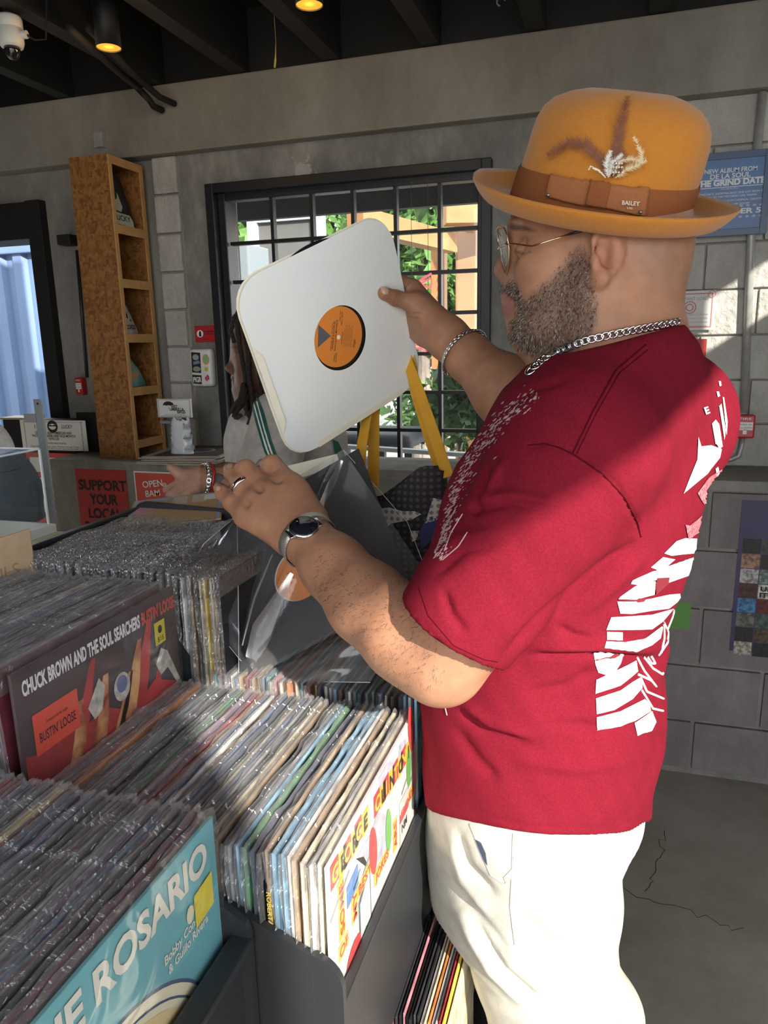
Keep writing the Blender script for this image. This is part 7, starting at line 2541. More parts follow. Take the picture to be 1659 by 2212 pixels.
for sgn in (1, -1):
    bm = nbm()
    c_ = bm.verts.new(lens_pt(sgn, 0.52, 0.004))
    vs = [bm.verts.new(lens_pt(sgn, u, v)) for u, v in outl]
    mid = [bm.verts.new(lens_pt(sgn, 0.52 + (u - 0.52) * 0.5, 0.004 + (v - 0.004) * 0.5)) for u, v in outl]
    for i in range(len(vs)):
        j = (i + 1) % len(vs)
        bm.faces.new([c_, mid[i], mid[j]])
        bm.faces.new([mid[i], vs[i], vs[j], mid[j]])
    ext = bmesh.ops.solidify(bm, geom=bm.faces[:], thickness=0.0016)
    lo_ = obj('lens', bm, 'lens', gl, True)
    obj('rim', tube([lens_pt(sgn, u, v) for u, v in outl + outl[:2]], 0.0008, 6), 'gold', gl, True)
    bar = [lens_pt(sgn, 0.0, -0.001), lens_pt(sgn, 0.3, -0.002), lens_pt(sgn, 0.6, -0.002), lens_pt(sgn, 0.9, -0.002), lens_pt(sgn, 1.04, -0.001)]
    obj('bridge_bar', tube([Vector(b_) + Vector(hf) * 0.001 for b_ in bar], 0.0011, 6), 'gold', gl, True)
    end = Vector(bar[-1])
    q = (lambda p: Vector(p)) if sgn > 0 else (lambda p: Vector(mir(p)))
    arm = [end, end + Vector(-hf) * 0.006, q(pt(1150, 532, 0.862)), q(pt(1190, 519, 0.856)), q(pt(1226, 507, 0.852))]
    obj('temple', tube(arm, 0.0011, 6), 'gold', gl, True)
    obj('temple_tip', tube([arm[-1], q(pt(1262, 497, 0.848)), q(pt(1290, 492, 0.852)), q(pt(1325, 500, 0.864))], [0.0012, 0.002, 0.002, 0.0018], 8), 'temple_black', gl, True)
    obj('nose_pad', tube([Vector(lens_pt(sgn, 0.08, 0.008)) - Vector(hf) * 0.006, Vector(lens_pt(sgn, 0.06, 0.015)) - Vector(hf) * 0.008], 0.0032, 8, 0.5), 'lens', gl, True)
    obj('pad_arm', tube([lens_pt(sgn, 0.08, 0.002), Vector(lens_pt(sgn, 0.1, 0.01)) - Vector(hf) * 0.007], 0.0007, 6), 'gold', gl, True)

# ---- chains, watch, ring
def link_mesh(ln, wd, th):
    bm = nbm()
    n = 14
    pts = [Vector((ln / 2 * math.cos(2 * math.pi * k / n), wd / 2 * math.sin(2 * math.pi * k / n), 0)) for k in range(n)]
    add_tube(bm, pts + [pts[0]], th, 6, False, 1.0, Vector((0, 0, 1)))
    me = bpy.data.meshes.new('link')
    bm.to_mesh(me)
    bm.free()
    me.materials.append(MATS['silver'])
    me.polygons.foreach_set('use_smooth', [True] * len(me.polygons))
    return me
def chain(name, pts, norms, ln, parent, me):
    root = bpy.data.objects.new(name, None)
    C.objects.link(root)
    root.parent = parent
    root.location = Vector(pts[0]) - wloc(parent)
    L = [0]
    for a, b in zip(pts, pts[1:]):
        L.append(L[-1] + (b - a).length)
    n = int(L[-1] / (ln * 0.74))
    P = np.array([tuple(p) for p in pts])
    Nn = np.array([tuple(p) for p in norms])
    for i in range(n + 1):
        s = L[-1] * i / n
        p = Vector([np.interp(s, L, P[:, j]) for j in range(3)])
        p2 = Vector([np.interp(min(L[-1], s + 0.003), L, P[:, j]) for j in range(3)])
        p1 = Vector([np.interp(max(0, s - 0.003), L, P[:, j]) for j in range(3)])
        nr = Vector([np.interp(s, L, Nn[:, j]) for j in range(3)]).normalized()
        x = (p2 - p1).normalized()
        y = nr.cross(x).normalized()
        z = x.cross(y)
        tw = math.radians(32)
        y2, z2 = y * math.cos(tw) + z * math.sin(tw), z * math.cos(tw) - y * math.sin(tw)
        o = bpy.data.objects.new('link', me)
        C.objects.link(o)
        o.parent = root
        o.matrix_local = Matrix(((x.x, y2.x, z2.x, 0), (x.y, y2.y, z2.y, 0), (x.z, y2.z, z2.z, 0), (0, 0, 0, 1)))
        o.location = p - Vector(pts[0])
    return root
both = BVHTree.FromPolygons([tuple(v) for v in np.concatenate([sk_V, sh_V])], [tuple(int(i) for i in f) for f in np.concatenate([sk_F, sh_F + len(sk_V)])])
npts, nn_ = [], []
for px, py in ((1150, 806), (1160, 796), (1172, 784), (1186, 775), (1200, 767), (1225, 755), (1250, 745), (1275, 737), (1300, 731), (1325, 725), (1350, 719), (1375, 714), (1400, 709), (1425, 704), (1446, 700), (1456, 698)):
    dr_ = Vector(ray(px, py)).normalized()
    h_ = both.ray_cast(EYE, dr_)
    if h_[0] is not None:
        n_ = h_[1] if h_[1].dot(dr_) < 0 else -h_[1]
        npts.append(h_[0] + n_ * 0.0035)
        nn_.append(n_)
if len(npts) > 3:
    chain('necklace', npts, nn_, 0.0105, man, link_mesh(0.0105, 0.0078, 0.0017))
def band_round(center, axis, width, lift, bvh, n=40, start=None):
    """points of a band lying round a limb"""
    ax = Vector(axis).normalized()
    u, v = frame_of(ax)
    out = []
    for k in range(n):
        a = 2 * math.pi * k / n
        d = u * math.cos(a) + v * math.sin(a)
        h_ = bvh.ray_cast(Vector(center) + d * 0.075, -d)
        if h_[0] is None:
            out.append((Vector(center) + d * 0.035, d))
        else:
            out.append((h_[0] + d * lift, d))
    r_ = [(p - Vector(center)).length for p, d in out]
    rs_ = [sum(r_[(k + j) % n] for j in range(-2, 3)) / 5 for k in range(n)]
    return [(Vector(center) + d * max(a, b), d) for (p, d), a, b in zip(out, r_, rs_)]
def band_mesh(ring, axis, width, thick):
    ax = Vector(axis).normalized()
    bm = nbm()
    n = len(ring)
    rows = []
    for off, ex in ((-0.5, 0), (-0.5, 1), (0.5, 1), (0.5, 0)):
        rows.append([bm.verts.new(p + ax * width * off + d * thick * ex) for p, d in ring])
    for i in range(4):
        a, b = rows[i], rows[(i + 1) % 4]
        for k in range(n):
            bm.faces.new([a[k], a[(k + 1) % n], b[(k + 1) % n], b[k]])
    bmesh.ops.recalc_face_normals(bm, faces=bm.faces)
    return bm
# bracelet on the raised wrist
bc = A(pt(1000, 762, 1.254))
bax = A(pt(1095, 845, 1.2)) - A(pt(975, 738, 1.27))
rg = band_round(bc, bax, 0.006, 0.003, body_bvh, 48)
chain('bracelet', [p for p, d in rg] + [rg[0][0]], [d for p, d in rg] + [rg[0][1]], 0.0115, man, link_mesh(0.0115, 0.0085, 0.0016))
# watch
wax = A(pt(722, 1226, 0.985)) - A(pt(648, 1140, 1.045))
wax /= np.linalg.norm(wax)
wc = A(pt(664, 1166, 1.026))
rg = band_round(wc, wax, 0.018, 0.0008, body_bvh, 48)
watch = bpy.data.objects.new('watch', None)
C.objects.link(watch)
watch.parent = man
watch.location = Vector(wc) - wloc(man)
m_ = mat('mesh_strap', (0.62, 0.61, 0.57), 0.35, 0.85)
nt = m_.node_tree
tc_ = nt.nodes.new('ShaderNodeTexCoord')
ck_ = nt.nodes.new('ShaderNodeTexChecker')
ck_.inputs['Scale'].default_value = 900
ck_.inputs['Color1'].default_value = (0.7, 0.69, 0.64, 1)
ck_.inputs['Color2'].default_value = (0.35, 0.34, 0.32, 1)
nt.links.new(tc_.outputs['Object'], ck_.inputs['Vector'])
nt.links.new(ck_.outputs['Color'], nt.nodes['Principled BSDF'].inputs['Base Color'])
obj('strap', band_mesh(rg, wax, 0.019, 0.0016), 'mesh_strap', watch, True)
face_c = on_surface(body_bvh, 657, 1145, 0.0)
wn = (EYE - face_c).normalized() * 0.8 + Vector((0.05, 0.1, 0.62))
wn = wn.normalized()
wn = (wn - Vector(wax) * wn.dot(Vector(wax)) * 0.8).normalized()
fc = face_c + wn * 0.001
obj('case', lathe([(0.0, 0.0), (0.0185, 0.0), (0.0205, 0.002), (0.0205, 0.0055), (0.0192, 0.0072), (0.0182, 0.0074), (0.0178, 0.0066), (0.0, 0.0066)], 40, fc, wn), 'silver', watch, True)
obj('dial', lathe([(0.0178, 0.0068), (0.0175, 0.0074), (0.0, 0.0076)], 40, fc, wn), mat('dial_dark', (0.01, 0.011, 0.018), 0.08, spec=0.7), watch, True)
q_ = Vector((0, 0, 1)).rotation_difference(wn)
ux_ = (Vector(pt(640, 1152, 1.0)) - Vector(pt(660, 1146, 1.0)))
ux_ = (ux_ - wn * ux_.dot(wn)).normalized()
uy_ = wn.cross(ux_)
cen = fc + wn * 0.0079
bm = nbm()
bm.faces.new([bm.verts.new(cen + ux_ * a + uy_ * b) for a, b in ((0, -0.0003), (0.013, -0.0005), (0.013, 0.0005), (0, 0.0003))])
obj('watch_hand', bm, 'silver', watch)
for sg in (1, -1):
    side = Vector(wax).cross(wn).normalized() * sg
    obj('lug', box((-0.009, -0.004, -0.002), (0.009, 0.003, 0.0025), 0.001, Matrix.Translation(fc + side * 0.0215 + wn * 0.0015) @ Matrix(((wax[0], side.x, wn.x, 0), (wax[1], side.y, wn.y, 0), (wax[2], side.z, wn.z, 0), (0, 0, 0, 1)))), 'silver', watch, True)
# ring on the ring finger
ra_, rb_ = A(pt(*MC[2])), A(pt(520, 1046, 1.095))
rc_ = ra_ + (rb_ - ra_) * 0.86
rg = band_round(rc_, rb_ - ra_, 0.006, 0.0, body_bvh, 32)
rg = [(Vector(rc_) + d * min((p - Vector(rc_)).length, 0.0155), d) for p, d in rg]
ring_o = obj('finger_ring', band_mesh(rg, rb_ - ra_, 0.0072, 0.0016), 'silver', man, True)
obj('inlay', band_mesh([(p + d * 0.0016, d) for p, d in rg], rb_ - ra_, 0.0016, 0.0002), mat('inlay_red', (0.12, 0.01, 0.02), 0.3), ring_o, True)
# ================================================================== WHAT HE HOLDS
def plane_hit(px, py, o, n):
    v = Vector(ray(px, py))
    return EYE + v * ((Vector(o) - EYE).dot(Vector(n)) / v.dot(Vector(n)))
# ---- record in its white paper sleeve
SC = [Vector(c) for c in ((-0.546, 1.005, 1.537), (-0.377, 1.232, 1.663), (-0.352, 1.367, 1.385), (-0.521, 1.140, 1.259))]
SM = (SC[0] + SC[1] + SC[2] + SC[3]) / 4
sx = Vector((0.546, 0.734, 0.404)).normalized()
sy = -Vector((0.079, 0.435, -0.897)).normalized()
sn_ = sx.cross(sy).normalized()
t = thing('record_in_sleeve', 'white paper record sleeve with orange centre label held up by the man', 'record', SM)
lab = plane_hit(730, 728, SM, sn_)
lx, ly = (lab - SM).dot(sx), (lab - SM).dot(sy)
mat('sleeve_paper', (0.9, 0.92, 0.87), 0.75, col2=(0.85, 0.9, 0.92), scale=7, contrast=(0.35, 0.65), bump=0.05, bscale=40)
nt = MATS['sleeve_paper'].node_tree
mat('sleeve_edge', (0.88, 0.84, 0.68), 0.75, var=0.05, scale=20)
mat('vinyl', (0.012, 0.012, 0.015), 0.25, spec=0.6)
mat('label_orange', (0.82, 0.27, 0.045), 0.5)
mat('label_grey', (0.12, 0.12, 0.13), 0.5)
def sleeve_sheet(off, half, rad, hole, hx, hy, m, bowl=0.0):
    """rounded square sheet with a round hole"""
    n = 96
    outer, inner = [], []
    for k in range(n):
        a = 2 * math.pi * k / n
        c_, s_ = math.cos(a), math.sin(a)
        # rounded square radius along the direction
        q = 1.0 / max(abs(c_), abs(s_))
        x, y = c_ * q * half, s_ * q * half
        if abs(x) > half - rad and abs(y) > half - rad:
            cx_, cy_ = math.copysign(half - rad, x), math.copysign(half - rad, y)
            aa = math.atan2(abs(y) - (half - rad), abs(x) - (half - rad))
            x, y = cx_ + math.copysign(rad * math.cos(aa), x), cy_ + math.copysign(rad * math.sin(aa), y)
        outer.append((x, y))
        inner.append((hx + hole * c_, hy + hole * s_))
    bm = nbm()
    rows = []
    for j in range(7):
        f = j / 6
        row = []
        for (ox, oy), (ix, iy) in zip(outer, inner):
            x, y = ix + (ox - ix) * f, iy + (oy - iy) * f
            w = 0.0016 * math.sin(17 * x + 5) * math.sin(23 * y) + bowl * (x * x - y * y)
            row.append(bm.verts.new(SM + sx * x + sy * y + sn_ * (off + w * f)))
        rows.append(row)
    for r0, r1 in zip(rows, rows[1:]):
        for k in range(n):
            bm.faces.new([r0[k], r1[k], r1[(k + 1) % n], r0[(k + 1) % n]])
    bmesh.ops.recalc_face_normals(bm, faces=bm.faces)
    return obj('sleeve', bm, m, t, True)
front = sleeve_sheet(0.0022, 0.156, 0.052, 0.0535, lx + 0.003, ly - 0.0035, 'sleeve_paper')
back = sleeve_sheet(-0.003, 0.158, 0.052, 0.0535, lx, ly, 'sleeve_edge')
# cream fold-over along two edges
bm = nbm()
for (x0, y0, x1, y1) in ((-0.1565, -0.1, -0.144, 0.06), (-0.1, -0.1565, 0.1, -0.146)):
    vs = [bm.verts.new(SM + sx * a + sy * b + sn_ * 0.0042) for a, b in ((x0, y0), (x1, y0 + 0.02 * (x1 - x0 < 0.02)), (x1, y1 - 0.02 * (x1 - x0 < 0.02)), (x0, y1))]
    bm.faces.new(vs)
obj('fold_strip', bm, 'sleeve_edge', t)
obj('disc', lathe([(0.0, -0.0012), (0.151, -0.0012), (0.1515, 0.0), (0.151, 0.0012), (0.0, 0.0012)], 72, SM + sx * (lx - 0.004) + sy * (ly + 0.006), sn_), 'vinyl', t, True)
LO = SM + sx * lx + sy * ly
lb = obj('label', lathe([(0.05, 0.00125), (0.05, 0.0016), (0.0036, 0.0016), (0.0036, 0.00125)], 56, LO, sn_), 'label_orange', t)
obj('spindle_hole', lathe([(0.0036, 0.0013), (0.0036, 0.0018), (0.0, 0.0018)], 20, LO, sn_), 'sleeve_edge', t)
tu = (plane_hit(735, 640, SM, sn_) - plane_hit(725, 760, SM, sn_)).normalized()        # reading direction of the label
tv = sn_.cross(tu).normalized()
bm = nbm()
for s_, a, b, sz, wd in (('PROMOTIONAL COPY - NOT FOR SALE', 0.0, 0.0135, 0.0016, 0.045), ('FRANKIE KNUCKLES', 0.003, 0.0095, 0.0032, 0.046), ('Featuring LISA MICHAELIS', 0.003, 0.0045, 0.0032, 0.05), ('STEREO', -0.034, 0.004, 0.0024, 0.013), ('33 1/3 RPM', -0.034, 0.0005, 0.0024, 0.016),
                         ('ONIC 1994', 0.034, -0.001, 0.0024, 0.016), ('DMO 2 - SIDE B', 0.03, -0.005, 0.0024, 0.021), ('RAIN FALLS', -0.001, -0.0085, 0.0026, 0.02), ('Virgin', -0.011, -0.036, 0.0045, 0.014)):
    add_text(bm, s_, a, b, sz, LO, tu, tv, bold=0.012, width=wd, lift=0.0019, slant=0.3 if s_ == 'Virgin' else 0)
for k in range(9):
    add_text(bm, 'written and produced for the mix', 0.0 + 0.002 * (k % 3), -0.0115 - 0.0021 * k, 0.0012, LO, tu, tv, width=0.03 + 0.012 * ((k * 7) % 3) / 2, lift=0.0019)
obj('lettering', bm, 'ink', lb)
bm = nbm()
bm.faces.new([bm.verts.new(LO + tu * a + tv * b + sn_ * 0.0019) for a, b in ((-0.017, 0.041), (0.02, 0.043), (0.002, 0.0165))])
obj('triangle_print', bm, 'label_grey', lb)

# ---- black die-cut jacket in a clear outer sleeve, held in the left hand
JC = [Vector(c) for c in ((-0.722, 1.227, 1.110 ), (-0.453, 1.282, 1.264), (-0.301, 1.088, 1.068), (-0.570, 1.033, 0.914))]
JC = [EYE + (c - EYE) * 0.93 for c in JC]
JM_ = sum(JC, Vector()) / 4
jx = (JC[1] - JC[0]).normalized()
jn = (JC[1] - JC[0]).cross(JC[3] - JC[0]).normalized()
if jn.dot(EYE - JM_) < 0:
    jn = -jn
jy = jn.cross(jx).normalized()
t = thing('record', 'black record jacket in a clear plastic outer sleeve in the man\'s watch hand', 'record', JM_)
hw = (JC[1] - JC[0]).length / 2
lab2 = plane_hit(648, 1236, JM_, jn)
hx, hy = (lab2 - JM_).dot(jx), (lab2 - JM_).dot(jy)
n = 64
bm = nbm()
for off in (0.0, -0.002):
    outer, inner = [], []
    for k in range(n):
        a = 2 * math.pi * k / n
        q = hw / max(abs(math.cos(a)), abs(math.sin(a)))
        outer.append(bm.verts.new(JM_ + jx * math.cos(a) * q + jy * math.sin(a) * q + jn * off))
        inner.append(bm.verts.new(JM_ + jx * (hx + 0.05 * math.cos(a)) + jy * (hy + 0.05 * math.sin(a)) + jn * off))
    for k in range(n):
        bm.faces.new([inner[k], outer[k], outer[(k + 1) % n], inner[(k + 1) % n]])
bmesh.ops.recalc_face_normals(bm, faces=bm.faces)
obj('jacket', bm, mat('jacket_black', (0.02, 0.019, 0.023), 0.5, var=0.2, scale=6), t)
obj('label', lathe([(0.048, -0.0035), (0.048, -0.003), (0.0, -0.003)], 40, JM_ + jx * hx + jy * hy, jn), 'label_orange', t)
obj('inner_disc', lathe([(0.056, -0.0045), (0.056, -0.0037), (0.0, -0.0037)], 40, JM_ + jx * (hx + 0.003) + jy * (hy - 0.002), jn), 'sleeve_paper', t)
bm = nbm()
for s_, a, b, wd in (('STEREO', -0.02, 0.01, 0.014), ('33 1/3', -0.02, 0.004, 0.012), ('SIDE A', -0.02, -0.002, 0.012)):
    add_text(bm, s_, a, b, 0.0028, JM_ + jx * hx + jy * hy, jx, jy, width=wd, lift=-0.0028)
obj('lettering', bm, 'ink', t)
# inner paper showing at the mouth
bm = slab([plane_hit(x, y, JM_ - jn * 0.001, jn) for x, y in ((590, 1052), (735, 1006), (728, 981), (600, 1012))], 0.0008, jn)
obj('inner_paper', bm, 'sleeve_edge', t)
# the clear film: a loose bag round the jacket, its open side flaring
clear_mat('film', (0.93, 0.935, 0.95), 0.06, 0.07, 0.1, 0.05, 7.0)
def film(name, corners, lift, ridges=(), wav=0.004, nu=26, nv=26, seed=0):
    """corners: four sight-line points with distances, bulging towards us"""
    c = [pt(*q) for q in corners]
    rr3 = random.Random(seed)
    bm = nbm()
    g = []
    for i in range(nu + 1):
        for j in range(nv + 1):
            u, v = i / nu, j / nv
            p = (c[0] * (1 - u) + c[1] * u) * (1 - v) + (c[3] * (1 - u) + c[2] * u) * v
            b_ = lift * math.sin(math.pi * u) ** 0.6 * math.sin(math.pi * v) ** 0.6
            w = wav * (math.sin(9 * u + 4 * v + seed) * math.sin(7 * v - 3 * u) + 0.5 * math.sin(21 * u - 11 * v))
            for (u0, v0, u1, v1, amp, wid) in ridges:
                e = (u1 - u0, v1 - v0)
                l2 = e[0] ** 2 + e[1] ** 2
                tt = min(1, max(0, ((u - u0) * e[0] + (v - v0) * e[1]) / l2))
                d = math.hypot(u - u0 - tt * e[0], v - v0 - tt * e[1])
                w += amp * max(0, 1 - d / wid)
            g.append(bm.verts.new(p + jn * (b_ + w * min(1, 6 * min(u, 1 - u, v, 1 - v) + 0.1))))
    for i in range(nu):
        for j in range(nv):
            bm.faces.new([g[i * (nv + 1) + j], g[(i + 1) * (nv + 1) + j], g[(i + 1) * (nv + 1) + j + 1], g[i * (nv + 1) + j + 1]])
    bmesh.ops.recalc_face_normals(bm, faces=bm.faces)
    return obj(name, bm, 'film', t, True), c
d_ = [(EYE - c).length for c in JC]
dz = lambda c: (c - EYE).dot(Vector(ray(CX, CY)).normalized())
Dj = [dz(c) for c in JC]
film('clear_film', ((508, 1106, Dj[0] - 0.01), (742, 972, Dj[1] - 0.01), (932, 1258, Dj[2] - 0.02), (518, 1478, Dj[3] - 0.01)), 0.01, ((0.98, 0.02, 0.05, 0.9, 0.022, 0.06),), 0.0012, 40, 34, 1)
film('film_flap', ((513, 1112, Dj[0] - 0.02), (514, 1300, Dj[3] - 0.02), (521, 1428, Dj[3] - 0.03), (389, 1266, Dj[0] - 0.1)), 0.01, ((0.1, 0.5, 0.9, 0.6, 0.01, 0.2),), 0.006, 16, 16, 5)
film('film_flap', ((520, 1474, Dj[3] - 0.01), (700, 1395, Dj[3] + 0.01), (918, 1262, Dj[2] - 0.03), (800, 1474, Dj[2] - 0.05)), 0.006, ((0.0, 0.6, 1.0, 0.7, 0.012, 0.15),), 0.004, 20, 12, 8)
clear_mat('film_sheen', (0.95, 0.955, 0.97), 0.42, 0.1, 0.22)  # glossier, hazier film that carries the added highlight streaks
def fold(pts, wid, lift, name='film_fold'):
    """an added glossier crease of the film, tilted to the daylight to make a highlight streak"""
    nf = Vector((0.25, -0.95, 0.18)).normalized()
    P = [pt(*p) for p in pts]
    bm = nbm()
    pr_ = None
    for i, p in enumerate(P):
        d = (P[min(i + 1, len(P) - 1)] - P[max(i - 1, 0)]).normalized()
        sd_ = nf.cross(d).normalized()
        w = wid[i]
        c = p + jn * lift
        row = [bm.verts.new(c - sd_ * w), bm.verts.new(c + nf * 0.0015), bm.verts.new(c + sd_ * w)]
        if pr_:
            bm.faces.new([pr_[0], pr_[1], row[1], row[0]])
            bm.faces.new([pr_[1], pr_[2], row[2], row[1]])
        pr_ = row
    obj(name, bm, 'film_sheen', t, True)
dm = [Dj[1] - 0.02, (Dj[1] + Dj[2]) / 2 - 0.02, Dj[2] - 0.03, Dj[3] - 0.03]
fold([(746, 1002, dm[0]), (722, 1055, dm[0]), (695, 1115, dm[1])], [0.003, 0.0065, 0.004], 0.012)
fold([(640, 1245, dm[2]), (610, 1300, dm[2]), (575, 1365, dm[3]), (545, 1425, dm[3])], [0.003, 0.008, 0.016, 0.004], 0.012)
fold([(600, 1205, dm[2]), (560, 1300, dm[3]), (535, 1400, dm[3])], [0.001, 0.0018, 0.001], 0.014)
mat('film_edge', (0.75, 0.76, 0.78), 0.2, spec=0.7)
for pts in (((512, 1112, Dj[0] - 0.02), (515, 1300, Dj[3] - 0.02), (516, 1476, Dj[3] - 0.015)), ((742, 972, Dj[1] - 0.01), (880, 1128, Dj[1] - 0.02), (925, 1245, Dj[2] - 0.02)), ((389, 1266, Dj[0] - 0.1), (521, 1428, Dj[3] - 0.03)), ((513, 1112, Dj[0] - 0.02), (440, 1175, Dj[0] - 0.06), (389, 1266, Dj[0] - 0.1)), ((520, 1476, Dj[3] - 0.01), (660, 1472, Dj[3] - 0.02), (800, 1474, Dj[2] - 0.05))):
    obj('film_edge', tube([pt(*p) for p in pts], 0.0005, 5), 'film_edge', t, True)
obj('hang_tab', slab([pt(x, y, Dj[3] - 0.012) for x, y in ((518, 1472), (551, 1455), (519, 1405))], 0.001), 'jacket_black', t)

# ---- tote bag on yellow straps
mat('strap_yellow', (0.62, 0.31, 0.02), 0.8, bump=0.35, bscale=700, var=0.08, scale=30)
def dots(name, c_bg, c_dot, period):
    m = bpy.data.materials.new(name)
    m.use_nodes = True
    nt = m.node_tree
    b = nt.nodes['Principled BSDF']
    b.inputs['Roughness'].default_value = 0.8
    tc = nt.nodes.new('ShaderNodeTexCoord')
    sp = nt.nodes.new('ShaderNodeSeparateXYZ')
    nt.links.new(tc.outputs['Object'], sp.inputs[0])
    sq = []
    for ax in ('X', 'Z'):
        mu = nt.nodes.new('ShaderNodeMath')
        mu.operation = 'MULTIPLY'
        mu.inputs[1].default_value = 2 * math.pi / period
        nt.links.new(sp.outputs[ax], mu.inputs[0])
        s_ = nt.nodes.new('ShaderNodeMath')
        s_.operation = 'COSINE'
        nt.links.new(mu.outputs[0], s_.inputs[0])
        sq.append(s_)
    ad = nt.nodes.new('ShaderNodeMath')
    ad.operation = 'ADD'
    nt.links.new(sq[0].outputs[0], ad.inputs[0])
    nt.links.new(sq[1].outputs[0], ad.inputs[1])
    gt = nt.nodes.new('ShaderNodeMath')
    gt.operation = 'GREATER_THAN'
    gt.inputs[1].default_value = 0.55
    nt.links.new(ad.outputs[0], gt.inputs[0])
    mx = nt.nodes.new('ShaderNodeMix')
    mx.data_type = 'RGBA'
    nt.links.new(gt.outputs[0], mx.inputs[0])
    mx.inputs[6].default_value = (*c_bg, 1)
    mx.inputs[7].default_value = (*c_dot, 1)
    nt.links.new(mx.outputs[2], b.inputs['Base Color'])
    MATS[name] = m
    return m
dots('tote_dark', (0.018, 0.011, 0.013), (0.05, 0.048, 0.055), 0.0115)
dots('tote_cream', (0.5, 0.46, 0.38), (0.2, 0.19, 0.18), 0.0115)
BX = pt(850, 1120, 1.36)
t = thing('tote_bag', 'dark dotted tote bag hanging by yellow straps from the man\'s raised hand', 'bag', BX)
tl, tr2 = pt(742, 1078, 1.36), pt(958, 1012, 1.3)
bx_ = (tr2 - tl)
bx_.z = 0
bx_.normalize()
by_ = Vector((-bx_.y, bx_.x, 0))
wB = (tr2 - tl).length
bm = nbm()
nB, mB = 40, 12
rowsB = []
for j in range(mB + 1):
    f = j / mB
    row = []
    for k in range(nB):
        a = 2 * math.pi * k / nB
        ca_, sa_ = math.cos(a), math.sin(a)
        x = 0.5 * wB * (1.0 + 0.1 * f) * math.copysign(abs(ca_) ** 0.7, ca_)
        y = (0.022 + 0.03 * f) * math.copysign(abs(sa_) ** 0.8, sa_)
        s = x / wB + 0.5
        ztop = tl.z + (tr2.z - tl.z) * min(1, max(0, (s - 0.35) / 0.4)) * (1 - 0.0 * s) + 0.004 * math.sin(9 * s)
        z = ztop - f * 0.34 + 0.004 * math.sin(5 * a + 3 * f)
        c = (tl + tr2) / 2
        row.append(bm.verts.new(Vector((c.x, c.y, z)) + bx_ * x + by_ * (y + 0.006 * math.sin(7 * f + a * 2))))
    rowsB.append(row)
for r0, r1 in zip(rowsB, rowsB[1:]):
    for k in range(nB):
        bm.faces.new([r0[k], r0[(k + 1) % nB], r1[(k + 1) % nB], r1[k]])
bm.faces.new(rowsB[-1])
bmesh.ops.recalc_face_normals(bm, faces=bm.faces)
bag_b = BVHTree.FromBMesh(bm)
obj('body', bm, 'tote_dark', t, True)
patch(bag_b, [(745, 1112), (800, 1102), (842, 1096), (870, 1104), (896, 1104), (910, 1110), (890, 1122), (850, 1130), (792, 1146), (792, 1164), (745, 1160)], 'tote_cream', 'print', t, 0.002, 10)
patch(bag_b, [(886, 1146), (905, 1146), (900, 1165), (890, 1170)], 'tote_cream', 'print', t, 0.002, 8)
patch(bag_b, [(935, 1075), (955, 1080), (950, 1120), (918, 1130)], 'tote_cream', 'print', t, 0.002, 8)
patch(bag_b, [(775, 1080), (850, 1084), (840, 1098), (778, 1098)], 'tee_black', 'print', t, 0.0018, 8)
patch(bag_b, [(905, 1150), (920, 1118), (950, 1112), (940, 1160), (910, 1185)], mat('tote_blue', (0.035, 0.04, 0.13), 0.7), 'print', t, 0.002, 8)
def strap(pts, w, twist=(0, 0)):
    P = [pt(*p) for p in pts]
    n = 26
    L = [0]
    for a, b in zip(P, P[1:]):
        L.append(L[-1] + (b - a).length)
    A_ = np.array([tuple(p) for p in P])
    bm = nbm()
    pr_ = None
    for i in range(n + 1):
        s = L[-1] * i / n
        p = Vector([np.interp(s, L, A_[:, j]) for j in range(3)])
        p2 = Vector([np.interp(min(s + 0.002, L[-1]), L, A_[:, j]) for j in range(3)])
        p1 = Vector([np.interp(max(s - 0.002, 0), L, A_[:, j]) for j in range(3)])
        tdir = (p2 - p1).normalized()
        view = (EYE - p).normalized()
        side = tdir.cross(view).normalized()
        a = math.radians(twist[0] + (twist[1] - twist[0]) * i / n)
        side2 = side * math.cos(a) + view * math.sin(a)
        nr = tdir.cross(side2).normalized()
        row = [bm.verts.new(p + side2 * w / 2 * u + nr * 0.0009 * v) for u, v in ((-1, -1), (1, -1), (1, 1), (-1, 1))]
        if pr_:
            for k in range(4):
                bm.faces.new([pr_[k], pr_[(k + 1) % 4], row[(k + 1) % 4], row[k]])
        else:
            bm.faces.new(row)
        pr_ = row
    bm.faces.new(pr_[::-1])
    bmesh.ops.recalc_face_normals(bm, faces=bm.faces)
    return obj('strap', bm, 'strap_yellow', t, False)
strap([(762, 1132, 1.325), (768, 1075, 1.33), (782, 960, 1.335), (800, 860, 1.345), (870, 735, 1.352)], 0.021, (10, 65))
strap([(807, 1052, 1.385), (807, 900, 1.37), (815, 820, 1.365), (875, 738, 1.358)], 0.0215)
strap([(968, 1030, 1.29), (940, 945, 1.295), (905, 845, 1.33), (880, 780, 1.355), (872, 735, 1.356)], 0.021, (15, 30))
strap([(952, 1018, 1.335), (925, 935, 1.33), (898, 845, 1.35), (878, 735, 1.362)], 0.0205, (-20, 20))

